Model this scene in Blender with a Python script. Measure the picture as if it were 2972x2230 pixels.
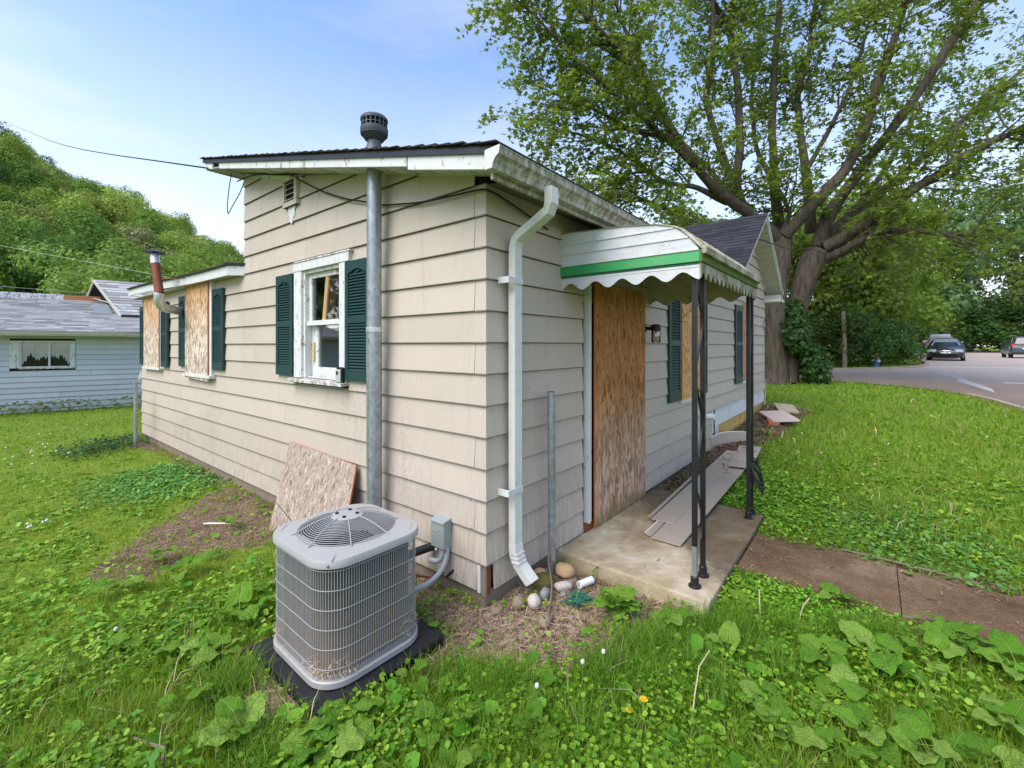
import bpy, bmesh, math, random
import numpy as np
from mathutils import Vector, Matrix, noise as mnoise

scene = bpy.context.scene
for o in list(bpy.data.objects):
    bpy.data.objects.remove(o)
R = math.radians
rnd = random.Random(7)
rng = np.random.default_rng(7)

# ------------------------------------------------------------------ camera
CAM = Vector((-2.389, -2.165, 1.884))
AZ = R(38.83)                                     # view direction, measured from the porch wall
cam = bpy.data.cameras.new('camera')
cam.sensor_width = 36; cam.lens = 15.71; cam.shift_y = -0.0377
cam.clip_start = 0.05; cam.clip_end = 3000
camo = bpy.data.objects.new('camera', cam); scene.collection.objects.link(camo)
camo.location = CAM
fwv = Vector((math.cos(AZ), math.sin(AZ), 0)); rtv = Vector((math.sin(AZ), -math.cos(AZ), 0))
camo.rotation_euler = (R(90), 0, AZ - R(90))
scene.camera = camo

# ------------------------------------------------------------------ sky, sun, exposure
SUN_DIR = Vector((-0.80, 0.12, 1.0)).normalized()     # towards the sun
W = bpy.data.worlds.new('World'); scene.world = W; W.use_nodes = True
wn = W.node_tree; wn.nodes.clear()
def wnode(t, **k):
    n = wn.nodes.new(t)
    for a, b in k.items():
        if hasattr(n, a): setattr(n, a, b)
        else: n.inputs[a.replace('_', ' ')].default_value = b
    return n
sky = wnode('ShaderNodeTexSky'); sky.sky_type = 'NISHITA'; sky.sun_disc = False
sky.sun_elevation = math.asin(SUN_DIR.z); sky.sun_rotation = math.atan2(SUN_DIR.x, SUN_DIR.y)
sky.air_density = 1.0; sky.dust_density = 0.2; sky.ozone_density = 3.0
tc = wnode('ShaderNodeTexCoord')
mp = wnode('ShaderNodeMapping'); mp.inputs['Scale'].default_value = (0.9, 0.9, 3.2); mp.inputs['Rotation'].default_value = (0.12, 0.1, 0.5)
nz = wnode('ShaderNodeTexNoise', Scale=1.7, Detail=6.0, Roughness=0.58)
rampc = wnode('ShaderNodeValToRGB')
rampc.color_ramp.elements[0].position = 0.47; rampc.color_ramp.elements[0].color = (0.02, 0.02, 0.02, 1)
rampc.color_ramp.elements[1].position = 0.80; rampc.color_ramp.elements[1].color = (0.34, 0.34, 0.34, 1)
mixc = wnode('ShaderNodeMix'); mixc.data_type = 'RGBA'
CLOUD = (4.05, 3.85, 3.95, 1)
mixc.inputs[7].default_value = CLOUD
bg = wnode('ShaderNodeBackground', Strength=0.110)
wo = wnode('ShaderNodeOutputWorld')
lk = wn.links.new
lk(tc.outputs['Generated'], mp.inputs[0]); lk(mp.outputs[0], nz.inputs['Vector'])
# thin haze thickening towards the horizon
sep = wnode('ShaderNodeSeparateXYZ'); lk(tc.outputs['Generated'], sep.inputs[0])
hz_ = wnode('ShaderNodeMapRange'); hz_.inputs['From Min'].default_value = 0.0; hz_.inputs['From Max'].default_value = 0.55; hz_.inputs['To Min'].default_value = 0.68; hz_.inputs['To Max'].default_value = 0.0
lk(sep.outputs[2], hz_.inputs['Value'])
addc = wnode('ShaderNodeMath'); addc.operation = 'ADD'; addc.use_clamp = True
lk(nz.outputs['Fac'], rampc.inputs[0]); lk(rampc.outputs[0], addc.inputs[0]); lk(hz_.outputs[0], addc.inputs[1]); lk(addc.outputs[0], mixc.inputs[0])
lk(sky.outputs[0], mixc.inputs[6]); lk(mixc.outputs[2], bg.inputs['Color']); lk(bg.outputs[0], wo.inputs[0])

sl = bpy.data.lights.new('sun', 'SUN'); sl.energy = 1.5; sl.angle = R(48); sl.color = (1.0, 0.945, 0.86)
slo = bpy.data.objects.new('sun', sl); scene.collection.objects.link(slo)
slo.rotation_euler = SUN_DIR.to_track_quat('Z', 'Y').to_euler(); slo.location = (0, 0, 30)

vs = scene.view_settings
vs.view_transform = 'Standard'; vs.look = 'None'; vs.gamma = 1; vs.use_curve_mapping = False; vs.exposure = 1.58
scene.cycles.max_bounces = 8; scene.cycles.transparent_max_bounces = 12

# ------------------------------------------------------------------ materials
def mat(name):
    m = bpy.data.materials.new(name); m.use_nodes = True
    nt = m.node_tree; nt.nodes.clear()
    return m, nt
class G:
    """small node-graph helper"""
    def __init__(s, name):
        s.m, s.nt = mat(name); s.out = s.nt.nodes.new('ShaderNodeOutputMaterial')
        s._tc = None
    def n(s, t, **k):
        n = s.nt.nodes.new(t)
        for a, b in k.items():
            if a.startswith('_'): setattr(n, a[1:], b)
            else:
                v = b
                inp = n.inputs[a.replace('_', ' ')] if not a.isdigit() else n.inputs[int(a)]
                if isinstance(v, bpy.types.NodeSocket): s.nt.links.new(v, inp)
                else:
                    try: inp.default_value = v
                    except Exception: inp.default_value = (*v, 1)
        return n
    def obj(s, scale=(1, 1, 1), rot=(0, 0, 0)):
        if s._tc is None: s._tc = s.nt.nodes.new('ShaderNodeTexCoord')
        mp = s.n('ShaderNodeMapping', Vector=s._tc.outputs['Object'], Scale=scale, Rotation=rot)
        return mp.outputs[0]
    def noise(s, sc, det=4, rough=.55, vec=None, dist=0):
        return s.n('ShaderNodeTexNoise', Vector=vec or s.obj(), Scale=sc, Detail=det, Roughness=rough, Distortion=dist).outputs['Fac']
    def ramp(s, f, *st):
        r = s.n('ShaderNodeValToRGB', Fac=f); e = r.color_ramp.elements
        while len(e) < len(st): e.new(.5)
        for q, (p, c) in zip(e, st):
            q.position = p; q.color = (*c, 1) if hasattr(c, '__len__') else (c, c, c, 1)
        return r.outputs[0]
    def mix(s, f, a, b, mode='MIX'):
        r = s.n('ShaderNodeMix', _data_type='RGBA', _blend_type=mode)
        for i, v in ((0, f), (6, a), (7, b)):
            if isinstance(v, bpy.types.NodeSocket): s.nt.links.new(v, r.inputs[i])
            else: r.inputs[i].default_value = (*v, 1) if hasattr(v, '__len__') else v
        return r.outputs[2]
    def math(s, op, a, b=0.0):
        r = s.n('ShaderNodeMath', _operation=op)
        for i, v in ((0, a), (1, b)):
            if isinstance(v, bpy.types.NodeSocket): s.nt.links.new(v, r.inputs[i])
            else: r.inputs[i].default_value = v
        return r.outputs[0]
    def orand(s): return s.n('ShaderNodeObjectInfo').outputs['Random']
    def irand(s): return s.n('ShaderNodeNewGeometry').outputs['Random Per Island']
    def z(s):
        return s.n('ShaderNodeSeparateXYZ', Vector=s.obj()).outputs[2]
    def bump(s, h, st=.3, d=.01):
        return s.n('ShaderNodeBump', Height=h, Strength=st, Distance=d).outputs[0]
    def vary(s, col, fac, amt):
        """brightness variation of a colour by a 0..1 factor"""
        hsv = s.n('ShaderNodeHueSaturation', Color=col, Value=s.math('MULTIPLY_ADD', fac, amt * 2))
        hsv.inputs['Value'].links[0].from_node.inputs[2].default_value = 1 - amt
        return hsv.outputs[0]
    def end(s, col, rough=.7, metal=0, normal=None, spec=.35, **k):
        b = s.n('ShaderNodeBsdfPrincipled', Base_Color=col, Roughness=rough, Metallic=metal)
        b.inputs['Specular IOR Level'].default_value = spec
        if normal is not None: s.nt.links.new(normal, b.inputs['Normal'])
        for a, v in k.items(): b.inputs[a.replace('_', ' ')].default_value = v
        s.nt.links.new(b.outputs[0], s.out.inputs[0]); return s.m

def plain(name, col, rough=.6, metal=0, var=.12, nscale=9, spec=.35, bump=0):
    g = G(name); f = g.noise(nscale, 5, .6)
    c = g.vary(g.mix(0, col, col), f, var)
    return g.end(c, rough, metal, g.bump(f, bump, .01) if bump else None, spec)

def siding_mat(name, col, dirty=.5, z0=.312, exp=.2275):
    g = G(name)
    f1 = g.noise(1.3, 4, .6); f2 = g.noise(6, 5, .65, g.obj((6, 6, .7)))
    st = g.noise(2.2, 5, .7, g.obj((5, 5, .35)))
    c = g.vary(g.mix(0, col, col), g.orand(), .045)
    c = g.vary(c, f1, .07)
    c = g.mix(g.math('MULTIPLY', g.ramp(st, (.55, 0.), (.8, 1.)), .35 * dirty), c, tuple(v * .55 for v in col))
    low = g.ramp(g.z(), (0.0, 1.), (.9, 0.))
    c = g.mix(g.math('MULTIPLY', g.math('MULTIPLY', low, g.ramp(f2, (.42, 0.), (.62, 1.))), .55 * dirty), c, (.22, .175, .13))
    mil = g.math('MULTIPLY', g.ramp(g.noise(.9, 5, .7, g.obj((1, 1, .6))), (.50, 0.), (.68, 1.)), g.ramp(g.noise(30, 4, .7), (.45, 0.), (.65, 1.)))
    c = g.mix(g.math('MULTIPLY', mil, .38 * dirty), c, (.20, .18, .14))
    dot = g.n('ShaderNodeTexVoronoi', Vector=g.obj((1, 1, 1)), Scale=5.5); c = g.mix(g.ramp(dot.outputs['Distance'], (.028, .85), (.04, 0.)), c, (.06, .05, .04))
    chip = g.ramp(g.noise(55, 2, .5, g.obj((1, 1, .6))), (.735, 0.), (.755, 1.))
    c = g.mix(g.math('MULTIPLY', chip, .8), c, (.72, .71, .68))
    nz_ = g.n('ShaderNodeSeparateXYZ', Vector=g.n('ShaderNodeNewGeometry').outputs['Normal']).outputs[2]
    c = g.mix(g.ramp(g.math('MULTIPLY', nz_, -1.0), (.6, 0.), (.8, .9)), c, (.045, .035, .028))  # faces turned down are coloured dark, painting shade under each lap
    # lap shadow painted as a dark line along the lower edge of every board
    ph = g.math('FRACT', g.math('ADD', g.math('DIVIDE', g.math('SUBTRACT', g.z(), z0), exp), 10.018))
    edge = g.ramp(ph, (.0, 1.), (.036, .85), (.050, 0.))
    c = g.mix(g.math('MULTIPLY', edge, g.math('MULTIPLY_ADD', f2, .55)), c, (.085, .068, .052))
    fine = g.noise(90, 3, .6, g.obj((2, 2, .12)))
    return g.end(c, .62, 0, g.bump(fine, .12, .004), .3)

def peeling_white(name, amount=.5, wood=(.33, .27, .21), white=(.64, .64, .625)):
    g = G(name)
    v = g.noise(16, 6, .7, g.obj((1, 1, .5)), .6); v2 = g.noise(70, 3, .6, g.obj((1, 1, .25)))
    mask = g.ramp(g.math('ADD', v, g.math('MULTIPLY', v2, .22)), (.62 + .2 * (1 - amount) - .08, 0.), (.64 + .2 * (1 - amount) - .06, 1.))
    w = g.vary(g.mix(0, white, white), g.noise(5, 4), .10)
    c = g.mix(mask, w, g.vary(g.mix(0, wood, wood), v2, .4))
    h = g.math('SUBTRACT', 1.0, mask)
    return g.end(c, .62, 0, g.bump(h, .5, .004), .3)

def osb_mat(name, base, pale, dark, vertical=False, fade=None, moss=None, zr=(0, 2.4), fscale=1.0):
    g = G(name)
    sets = []
    rots = ((0, 0, 0), (.6, .5, .4), (1.2, .9, 1.1)) if not vertical else ((0, 0, 0), (.34, .3, 0), (-.3, .36, 0))
    stretch = (22, 22, 8) if not vertical else (26, 26, 5.2)
    for i, r in enumerate(rots):
        v = g.n('ShaderNodeTexVoronoi', Vector=g.obj(tuple(q * fscale for q in stretch), r), Scale=1.0 + .35 * i, Randomness=1.0)
        sets.append(v)
    bw = lambda o: g.n('ShaderNodeRGBToBW', Color=o).outputs[0]
    f = [bw(v.outputs['Color']) for v in sets]
    sel = g.noise(9 * fscale, 3, .5)
    a = g.mix(g.ramp(sel, (.42, 0.), (.48, 1.)), f[0], f[1])
    a = g.mix(g.ramp(g.noise(7 * fscale, 3, .5, g.obj((1, 1, 1), (.3, 1, 2))), (.5, 0.), (.56, 1.)), a, f[2])
    c = g.ramp(a, (.12, dark), (.42, base), (.62, base), (.9, pale))
    c = g.vary(c, g.noise(60, 3, .6, g.obj((1, 1, .3) if vertical else (1, .5, .4))), .14)
    if fade:
        z = g.n('ShaderNodeMapRange', Value=g.z(), From_Min=zr[0], From_Max=zr[1]).outputs[0]
        n = g.math('ADD', z, g.math('MULTIPLY', g.math('SUBTRACT', g.noise(4, 5, .6), .5), .5))
        w = g.ramp(n, (.40, .92), (.95, .0))
        gc = g.ramp(a, (.12, tuple(v * .42 for v in fade)), (.5, fade), (.9, tuple(min(1, v * 1.65) for v in fade)))
        c = g.mix(w, c, gc)
    if moss:
        z = g.n('ShaderNodeMapRange', Value=g.z(), From_Min=zr[0], From_Max=zr[1]).outputs[0]
        n = g.math('ADD', z, g.math('MULTIPLY', g.math('SUBTRACT', g.noise(7, 5, .6), .5), .14))
        c = g.mix(g.ramp(n, (.03, .75), (.16, 0.)), c, moss)
    return g.end(c, .8, 0, g.bump(a, .45, .006), .2)

def metal_galv(name, col=(.33, .35, .37)):
    g = G(name)
    v = g.n('ShaderNodeTexVoronoi', Vector=g.obj((1, 1, .6)), Scale=46.0)
    bw = g.n('ShaderNodeRGBToBW', Color=v.outputs['Color']).outputs[0]
    n = g.noise(9, 5, .65, g.obj((1, 1, .3)))
    c = g.vary(g.vary(g.mix(0, col, col), bw, .22), n, .2)
    return g.end(c, g.ramp(n, (.3, .38), (.7, .6)), .65, None, .4)

def leaf_mat(name, c1, c2, c3, trans=.35, rough=.55, islands=True, ovar=.16, patch=None):
    g = G(name)
    r = g.irand() if islands else g.orand()
    o = g.orand()
    c = g.ramp(r, (0., c1), (.55, c2), (1., c3))
    c = g.vary(c, o, ovar)
    if patch:
        w = g.ramp(g.noise(patch[0], 4, .6), (.42, 0.), (.66, 1.)); c = g.mix(g.math('MULTIPLY', w, patch[2]), c, patch[1])
        c = g.mix(g.ramp(r, (.93, 0.), (.935, .8)), c, (.40, .33, .15))
    hs = g.n('ShaderNodeHueSaturation', Color=c, Hue=g.math('MULTIPLY_ADD', o, .03))
    hs.inputs['Hue'].links[0].from_node.inputs[2].default_value = .485
    c = hs.outputs[0]
    p = g.n('ShaderNodeBsdfPrincipled', Base_Color=c, Roughness=rough); p.inputs['Specular IOR Level'].default_value = .3
    t = g.n('ShaderNodeBsdfTranslucent', Color=g.mix(.5, c, (.35, .45, .05), 'MIX'))
    mx = g.n('ShaderNodeMixShader', Fac=trans)
    g.nt.links.new(p.outputs[0], mx.inputs[1]); g.nt.links.new(t.outputs[0], mx.inputs[2])
    g.nt.links.new(mx.outputs[0], g.out.inputs[0]); return g.m

MT = {}
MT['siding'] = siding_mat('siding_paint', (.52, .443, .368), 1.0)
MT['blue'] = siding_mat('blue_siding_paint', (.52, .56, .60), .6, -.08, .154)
MT['white'] = plain('white_paint', (.64, .64, .63), .45, 0, .08, 6)
MT['trim_grey'] = plain('weathered_trim', (.50, .475, .42), .65, 0, .2, 8)
MT['peel'] = peeling_white('peeling_white', .26)
MT['peel_low'] = peeling_white('chipped_white', .10)
MT['peel_wood'] = peeling_white('bare_sill', .80)
MT['shutter'] = plain('shutter_green', (.014, .048, .046), .42, 0, .16, 5, .45)
MT['osb_fade'] = osb_mat('osb_weathered', (.56, .30, .13), (.72, .50, .28), (.30, .13, .05), False, (.54, .44, .36), None, (1.35, 2.85))
MT['osb_door'] = osb_mat('osb_door', (.41, .185, .066), (.56, .295, .125), (.20, .075, .025), True, (.42, .29, .20), (.16, .13, .045), (.05, 1.5))
MT['osb_warm'] = osb_mat('osb_window', (.66, .35, .145), (.80, .50, .25), (.38, .15, .05))
MT['osb_red'] = osb_mat('osb_reddish', (.52, .25, .135), (.66, .37, .22), (.28, .11, .05))
MT['osb_grey'] = osb_mat('osb_greyed', (.36, .28, .225), (.54, .455, .385), (.19, .13, .095), True, None, None, (0, 1), 1.5)
MT['osb_edge'] = plain('osb_edge', (.50, .13, .045), .8, 0, .3, 40)
MT['galv'] = metal_galv('galvanised')
MT['galv_new'] = metal_galv('bright_duct', (.62, .63, .64))
MT['flue_grey'] = plain('flue_cap_grey', (.095, .10, .115), .5, .25, .25, 8)
MT['rust'] = plain('rusty_pipe', (.20, .065, .032), .7, .25, .45, 12, .3)
MT['dark'] = plain('dark_void', (.012, .011, .010), .9, 0, .1)
MT['black'] = plain('black_metal', (.014, .014, .015), .42, .1, .4, 14, .45)
MT['cable'] = plain('black_cable', (.016, .016, .016), .55)
MT['pvc'] = plain('white_plastic', (.80, .80, .78), .35, 0, .05)
MT['alu'] = plain('mast_alloy', (.42, .43, .44), .4, .7)
MT['ac_grey'] = plain('unit_grey', (.385, .375, .36), .45, .05, .07, 5, .4)
MT['ac_wire'] = plain('guard_wire', (.34, .335, .33), .5, .1, .08)
MT['pad'] = plain('pad_black', (.018, .018, .020), .6, 0, .35, 25, .35, .3)
MT['box_grey'] = plain('switch_box_grey', (.30, .34, .335), .45, .05, .07)
MT['conduit'] = plain('conduit_grey', (.36, .38, .40), .5)
MT['lumber'] = plain('new_lumber', (.66, .40, .20), .7, 0, .15, 20)
MT['amber'] = plain('amber_plastic', (.68, .52, .23), .4)
MT['silver'] = plain('silver_plastic', (.55, .56, .57), .35, .3)
MT['soil'] = plain('soil', (.13, .085, .055), .95, 0, .4, 14)
MT['foundation'] = plain('foundation_block', (.235, .185, .14), .9, 0, .3, 7, .2, .4)
MT['plywood'] = osb_mat('osb_yellow', (.60, .40, .14), (.72, .52, .24), (.42, .24, .07))
MT['old_brick'] = plain('salmon_brick', (.56, .37, .29), .9, 0, .25, 12)
MT['terracotta'] = plain('terracotta', (.42, .14, .08), .85, 0, .25)
# ------------------------------------------------------------------ more materials
def gutter_mat():
    g = G('stained_gutter'); n = g.noise(3.2, 6, .7, g.obj((1.6, 1, 1))); n2 = g.noise(26, 5, .7, g.obj((1, .5, .4)))
    x = g.n('ShaderNodeSeparateXYZ', Vector=g.obj()).outputs[0]
    xf = g.n('ShaderNodeMapRange', Value=x, From_Min=-.4, From_Max=3.5).outputs[0]
    m = g.ramp(g.math('ADD', g.math('MULTIPLY_ADD', n, .8), g.math('MULTIPLY', xf, .35)), (.48, 0.), (.72, 1.))
    m2 = g.math('MULTIPLY', m, g.ramp(n2, (.35, .3), (.6, 1.)))
    c = g.mix(m2, (.74, .73, .69), (.20, .185, .11))
    return g.end(c, .5, 0, None, .35)
MT['gutter'] = gutter_mat()
def awning_mat(name, col, grime, amt, gcol=(.10, .095, .05), rough=.45):
    g = G(name); n = g.noise(5, 6, .7, g.obj((1, 1, 1.4))); n2 = g.noise(95, 3, .6)
    sp = g.math('MULTIPLY', g.ramp(n2, (.60, 0.), (.66, 1.)), g.ramp(n, (.42, 0.), (.62, 1.)))
    c = g.mix(g.math('MULTIPLY', g.ramp(n, (.48 - amt * .2, 0.), (.75 - amt * .15, 1.)), amt), g.vary(g.mix(0, col, col), g.noise(2, 3), .1), grime)
    c = g.mix(g.math('MULTIPLY', sp, .75), c, gcol)
    return g.end(c, rough, 0, None, .4 if rough < .6 else .08)
MT['awn_white'] = awning_mat('awning_white', (.62, .62, .64), (.42, .40, .33), .3)
MT['awn_green'] = awning_mat('awning_green', (.020, .30, .085), (.22, .26, .12), .25)
MT['awn_moss_green'] = awning_mat('awning_green_mossy', (.045, .15, .035), (.17, .165, .05), .85, rough=.85)
MT['awn_moss_white'] = awning_mat('awning_white_mossy', (.55, .54, .46), (.19, .165, .075), .95, rough=.85)
MT['awn_under'] = awning_mat('awning_underside', (.52, .49, .38), (.20, .18, .09), .5)
def shingle_mat(name, col, v=.3):
    g = G(name); n = g.noise(120, 3, .6); n2 = g.noise(3, 4)
    c = g.vary(g.vary(g.vary(g.mix(0, col, col), g.orand(), v), n, .25), n2, .15)
    return g.end(c, .9, 0, g.bump(n, .3, .004), .2)
MT['shingle_dark'] = shingle_mat('charcoal_shingle', (.034, .034, .041), .28)
MT['shingle_grey'] = shingle_mat('grey_shingle', (.35, .342, .342), .34)
MT['shingle_edge'] = shingle_mat('shingle_edge', (.045, .036, .034), .3)
MT['shingle_moss'] = shingle_mat('mossy_shingle', (.05, .055, .035), .3)
def concrete_mat():
    g = G('porch_concrete'); n = g.noise(2.2, 6, .65); n2 = g.noise(160, 2, .5); n3 = g.noise(9, 5, .7)
    sx = g.n('ShaderNodeSeparateXYZ', Vector=g.obj()); x, y = sx.outputs[0], sx.outputs[1]
    c = g.ramp(n, (.3, (.27, .20, .12)), (.5, (.42, .335, .215)), (.70, (.62, .55, .43)))
    c = g.vary(g.vary(c, n2, .7), n3, .28)
    wet = g.math('ADD', g.math('SUBTRACT', x, 1.65), g.math('MULTIPLY', g.math('SUBTRACT', n3, .5), .9))
    wet = g.math('SUBTRACT', wet, g.math('MULTIPLY', g.math('ADD', y, .80), 1.1))
    wm = g.ramp(wet, (.0, 0.), (.22, 1.))
    c = g.mix(g.math('MULTIPLY', wm, .78), c, g.vary(g.ramp(n3, (.3, (.085, .06, .036)), (.7, (.15, .11, .07))), n2, .3))
    return g.end(c, .85, 0, g.bump(n2, .5, .006), .1)
MT['concrete'] = concrete_mat()
def path_mat():
    g = G('soiled_path'); n = g.noise(1.6, 6, .7); n2 = g.noise(150, 2, .5); n3 = g.noise(7, 5, .7)
    c = g.ramp(n, (.3, (.095, .056, .030)), (.55, (.175, .112, .066)), (.75, (.30, .215, .145)))
    c = g.vary(g.vary(c, n2, .75), n3, .35)
    c = g.mix(g.ramp(g.noise(70, 3, .6), (.64, 0.), (.70, .7)), c, (.36, .29, .225))
    return g.end(c, .9, 0, g.bump(n2, .6, .006), .08)
MT['path'] = path_mat()
def asphalt_mat():
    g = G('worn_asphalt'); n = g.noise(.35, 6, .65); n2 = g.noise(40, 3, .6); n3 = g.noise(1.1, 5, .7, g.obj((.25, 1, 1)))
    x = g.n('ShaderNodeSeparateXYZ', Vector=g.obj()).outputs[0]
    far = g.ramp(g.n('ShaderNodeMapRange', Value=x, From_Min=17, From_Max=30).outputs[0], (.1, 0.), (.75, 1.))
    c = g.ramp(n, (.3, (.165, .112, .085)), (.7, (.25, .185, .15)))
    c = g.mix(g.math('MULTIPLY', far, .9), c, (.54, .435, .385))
    c = g.vary(g.vary(c, n2, .2), n3, .22)
    return g.end(c, .55, 0, g.bump(n2, .2, .004), .2)
MT['asphalt'] = asphalt_mat()
MT['kerb'] = plain('kerb_concrete', (.36, .28, .21), .9, 0, .35, 3)
MT['marking'] = plain('road_paint', (.78, .78, .78), .6, 0, .1)
MT['patch'] = plain('pale_road_sealant', (.40, .37, .36), .5, 0, .25, 3)
def ground_mat():
    g = G('lawn_soil')
    a = g.n('ShaderNodeAttribute', _attribute_name='dirt').outputs['Fac']
    ch = g.n('ShaderNodeAttribute', _attribute_name='chips').outputs['Fac']
    n = g.noise(2.5, 6, .65); n2 = g.noise(22, 5, .7); n3 = g.noise(.35, 4, .6)
    gr = g.ramp(n2, (.3, (.10, .15, .016)), (.6, (.17, .25, .026)), (.8, (.24, .32, .04)))
    gr = g.vary(gr, n3, .25)
    so = g.ramp(g.math('ADD', g.math('MULTIPLY', n, .5), g.math('MULTIPLY', n2, .5)), (.32, (.10, .062, .042)), (.55, (.19, .125, .09)), (.75, (.30, .22, .165)))
    m = g.ramp(g.math('ADD', a, g.math('MULTIPLY', g.math('SUBTRACT', n2, .5), .55)), (.38, 0.), (.58, 1.))
    c = g.mix(m, gr, so)
    hay = g.noise(30, 4, .7, g.obj((1, 5, 1), (0, 0, .6)))
    c = g.mix(ch, c, g.ramp(hay, (.3, (.15, .10, .07)), (.55, (.40, .285, .205)), (.75, (.58, .45, .345))))
    return g.end(c, .95, 0, g.bump(n2, .7, .03), .15)
MT['ground'] = ground_mat()
def bark_mat(name, c1, c2, moss=(.09, .10, .045)):
    g = G(name); n = g.noise(9, 6, .7, g.obj((1, 1, .16)), .4); n2 = g.noise(1.2, 4)
    c = g.ramp(n, (.3, c1), (.7, c2)); c = g.mix(g.math('MULTIPLY', g.ramp(n2, (.5, 0.), (.7, 1.)), .4), c, moss)
    return g.end(c, .9, 0, g.bump(n, 1.0, .05), .15)
MT['bark'] = bark_mat('maple_bark', (.035, .026, .020), (.165, .130, .10))
MT['bark2'] = bark_mat('thin_bark', (.06, .05, .035), (.17, .14, .10))
MT['leaf_maple'] = leaf_mat('maple_leaf', (.05, .105, .012), (.12, .195, .02), (.27, .32, .035), .48)
MT['leaf_hedge'] = leaf_mat('hedge_leaf', (.022, .06, .014), (.045, .11, .02), (.11, .20, .035), .3)
MT['leaf_small'] = leaf_mat('small_tree_leaf', (.08, .15, .018), (.16, .255, .03), (.28, .36, .055), .42)
MT['leaf_far'] = leaf_mat('far_tree_leaf', (.065, .125, .04), (.10, .175, .055), (.16, .245, .085), .3)
def hill_mat():
    g = G('hill_leaf'); o = g.orand(); r = g.irand()
    o2 = g.math('FRACT', g.math('MULTIPLY', o, 7.31))
    c = g.ramp(o, (0., (.095, .18, .045)), (.35, (.17, .28, .05)), (.7, (.28, .38, .07)), (1., (.38, .43, .13)))
    c = g.vary(g.vary(c, r, .30), o2, .30)
    p = g.n('ShaderNodeBsdfDiffuse', Color=c); t = g.n('ShaderNodeBsdfTranslucent', Color=c); mx = g.n('ShaderNodeMixShader', Fac=.25)
    g.nt.links.new(p.outputs[0], mx.inputs[1]); g.nt.links.new(t.outputs[0], mx.inputs[2]); g.nt.links.new(mx.outputs[0], g.out.inputs[0]); return g.m
MT['leaf_hill'] = hill_mat()
MT['leaf_bright'] = leaf_mat('bright_maple_leaf', (.09, .18, .03), (.17, .285, .05), (.28, .40, .09), .4)
MT['leaf_cream'] = leaf_mat('cream_blossom_leaf', (.14, .18, .06), (.26, .28, .12), (.42, .40, .22), .3)
MT['grass'] = leaf_mat('grass_blade', (.085, .20, .010), (.17, .31, .014), (.30, .42, .04), .48, .5, True, .16, (.9, (.26, .34, .03), .6))
MT['grass_yel'] = leaf_mat('lawn_blade', (.16, .28, .010), (.26, .40, .014), (.42, .50, .05), .48, .5, True, .16, (.55, (.40, .42, .05), .7))
MT['clover'] = leaf_mat('weed_leaf', (.08, .22, .014), (.18, .38, .025), (.34, .52, .05), .3, .5)
def burdock_mat():
    g = G('burdock_leaf'); o = g.orand()
    s = g.n('ShaderNodeSeparateXYZ', Vector=g.obj()); x, y = s.outputs[0], s.outputs[1]; ay = g.math('ABSOLUTE', y)
    wv = g.math('SINE', g.math('MULTIPLY', g.math('SUBTRACT', x, g.math('MULTIPLY', ay, .85)), 40.0))
    vein = g.math('MAXIMUM', g.ramp(wv, (.86, 0.), (.99, 1.)), g.ramp(ay, (.012, 1.), (.03, 0.)))
    c = g.ramp(o, (0., (.13, .33, .025)), (.6, (.21, .43, .04)), (1., (.34, .52, .09)))
    c = g.vary(c, g.noise(6, 5, .65), .28)
    c = g.mix(g.math('MULTIPLY', vein, .45), c, (.46, .60, .18))
    hole = g.ramp(g.noise(15, 3, .6), (.70, 0.), (.73, .6)); c = g.mix(hole, c, (.30, .22, .07))
    p = g.n('ShaderNodeBsdfPrincipled', Base_Color=c, Roughness=.55, Normal=g.bump(g.math('SUBTRACT', g.noise(11, 4, .6), g.math('MULTIPLY', vein, .35)), .8, .05)); p.inputs['Specular IOR Level'].default_value = .12
    t = g.n('ShaderNodeBsdfTranslucent', Color=g.mix(.5, c, (.35, .50, .06))); mx = g.n('ShaderNodeMixShader', Fac=.28)
    g.nt.links.new(p.outputs[0], mx.inputs[1]); g.nt.links.new(t.outputs[0], mx.inputs[2]); g.nt.links.new(mx.outputs[0], g.out.inputs[0]); return g.m
MT['burdock'] = burdock_mat()
MT['weed_broad'] = leaf_mat('broad_weed', (.06, .18, .012), (.13, .31, .02), (.26, .45, .05), .35, .5)
MT['creeper'] = leaf_mat('bluish_creeper', (.07, .20, .03), (.12, .28, .05), (.19, .37, .09), .25)
MT['ivy'] = leaf_mat('ivy_leaf', (.014, .045, .010), (.028, .085, .015), (.06, .14, .025), .2)
MT['stem'] = plain('plant_stem', (.12, .20, .06), .6)
MT['dry'] = leaf_mat('dry_litter', (.20, .11, .055), (.38, .23, .13), (.55, .40, .27), .1, .8)
MT['mulch'] = leaf_mat('wood_chips', (.10, .055, .035), (.235, .145, .10), (.40, .27, .20), .05, .85)
MT['straw'] = leaf_mat('straw', (.38, .255, .16), (.55, .39, .255), (.68, .53, .37), .1, .8)
MT['twig'] = plain('dead_twig', (.20, .145, .10), .85, 0, .3, 20)
MT['straw_stem'] = plain('dry_stem', (.55, .40, .24), .8, 0, .15)
MT['yellow'] = plain('yellow_petal', (.85, .52, .015), .6)
MT['puff'] = plain('seed_head', (.62, .58, .52), .9)
MT['clover_white'] = plain('clover_bloom', (.70, .70, .64), .8)
def rock_mat(name, c):
    g = G(name); n = g.noise(8, 6, .7); c_ = g.vary(g.vary(g.mix(0, c, c), n, .35), g.noise(60, 3), .2)
    return g.end(c_, .85, 0, g.bump(n, .4, .02), .25)
MT['rock_tan'] = rock_mat('sandstone', (.42, .27, .155)); MT['rock_pale'] = rock_mat('pale_cobble', (.50, .44, .38))
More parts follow.
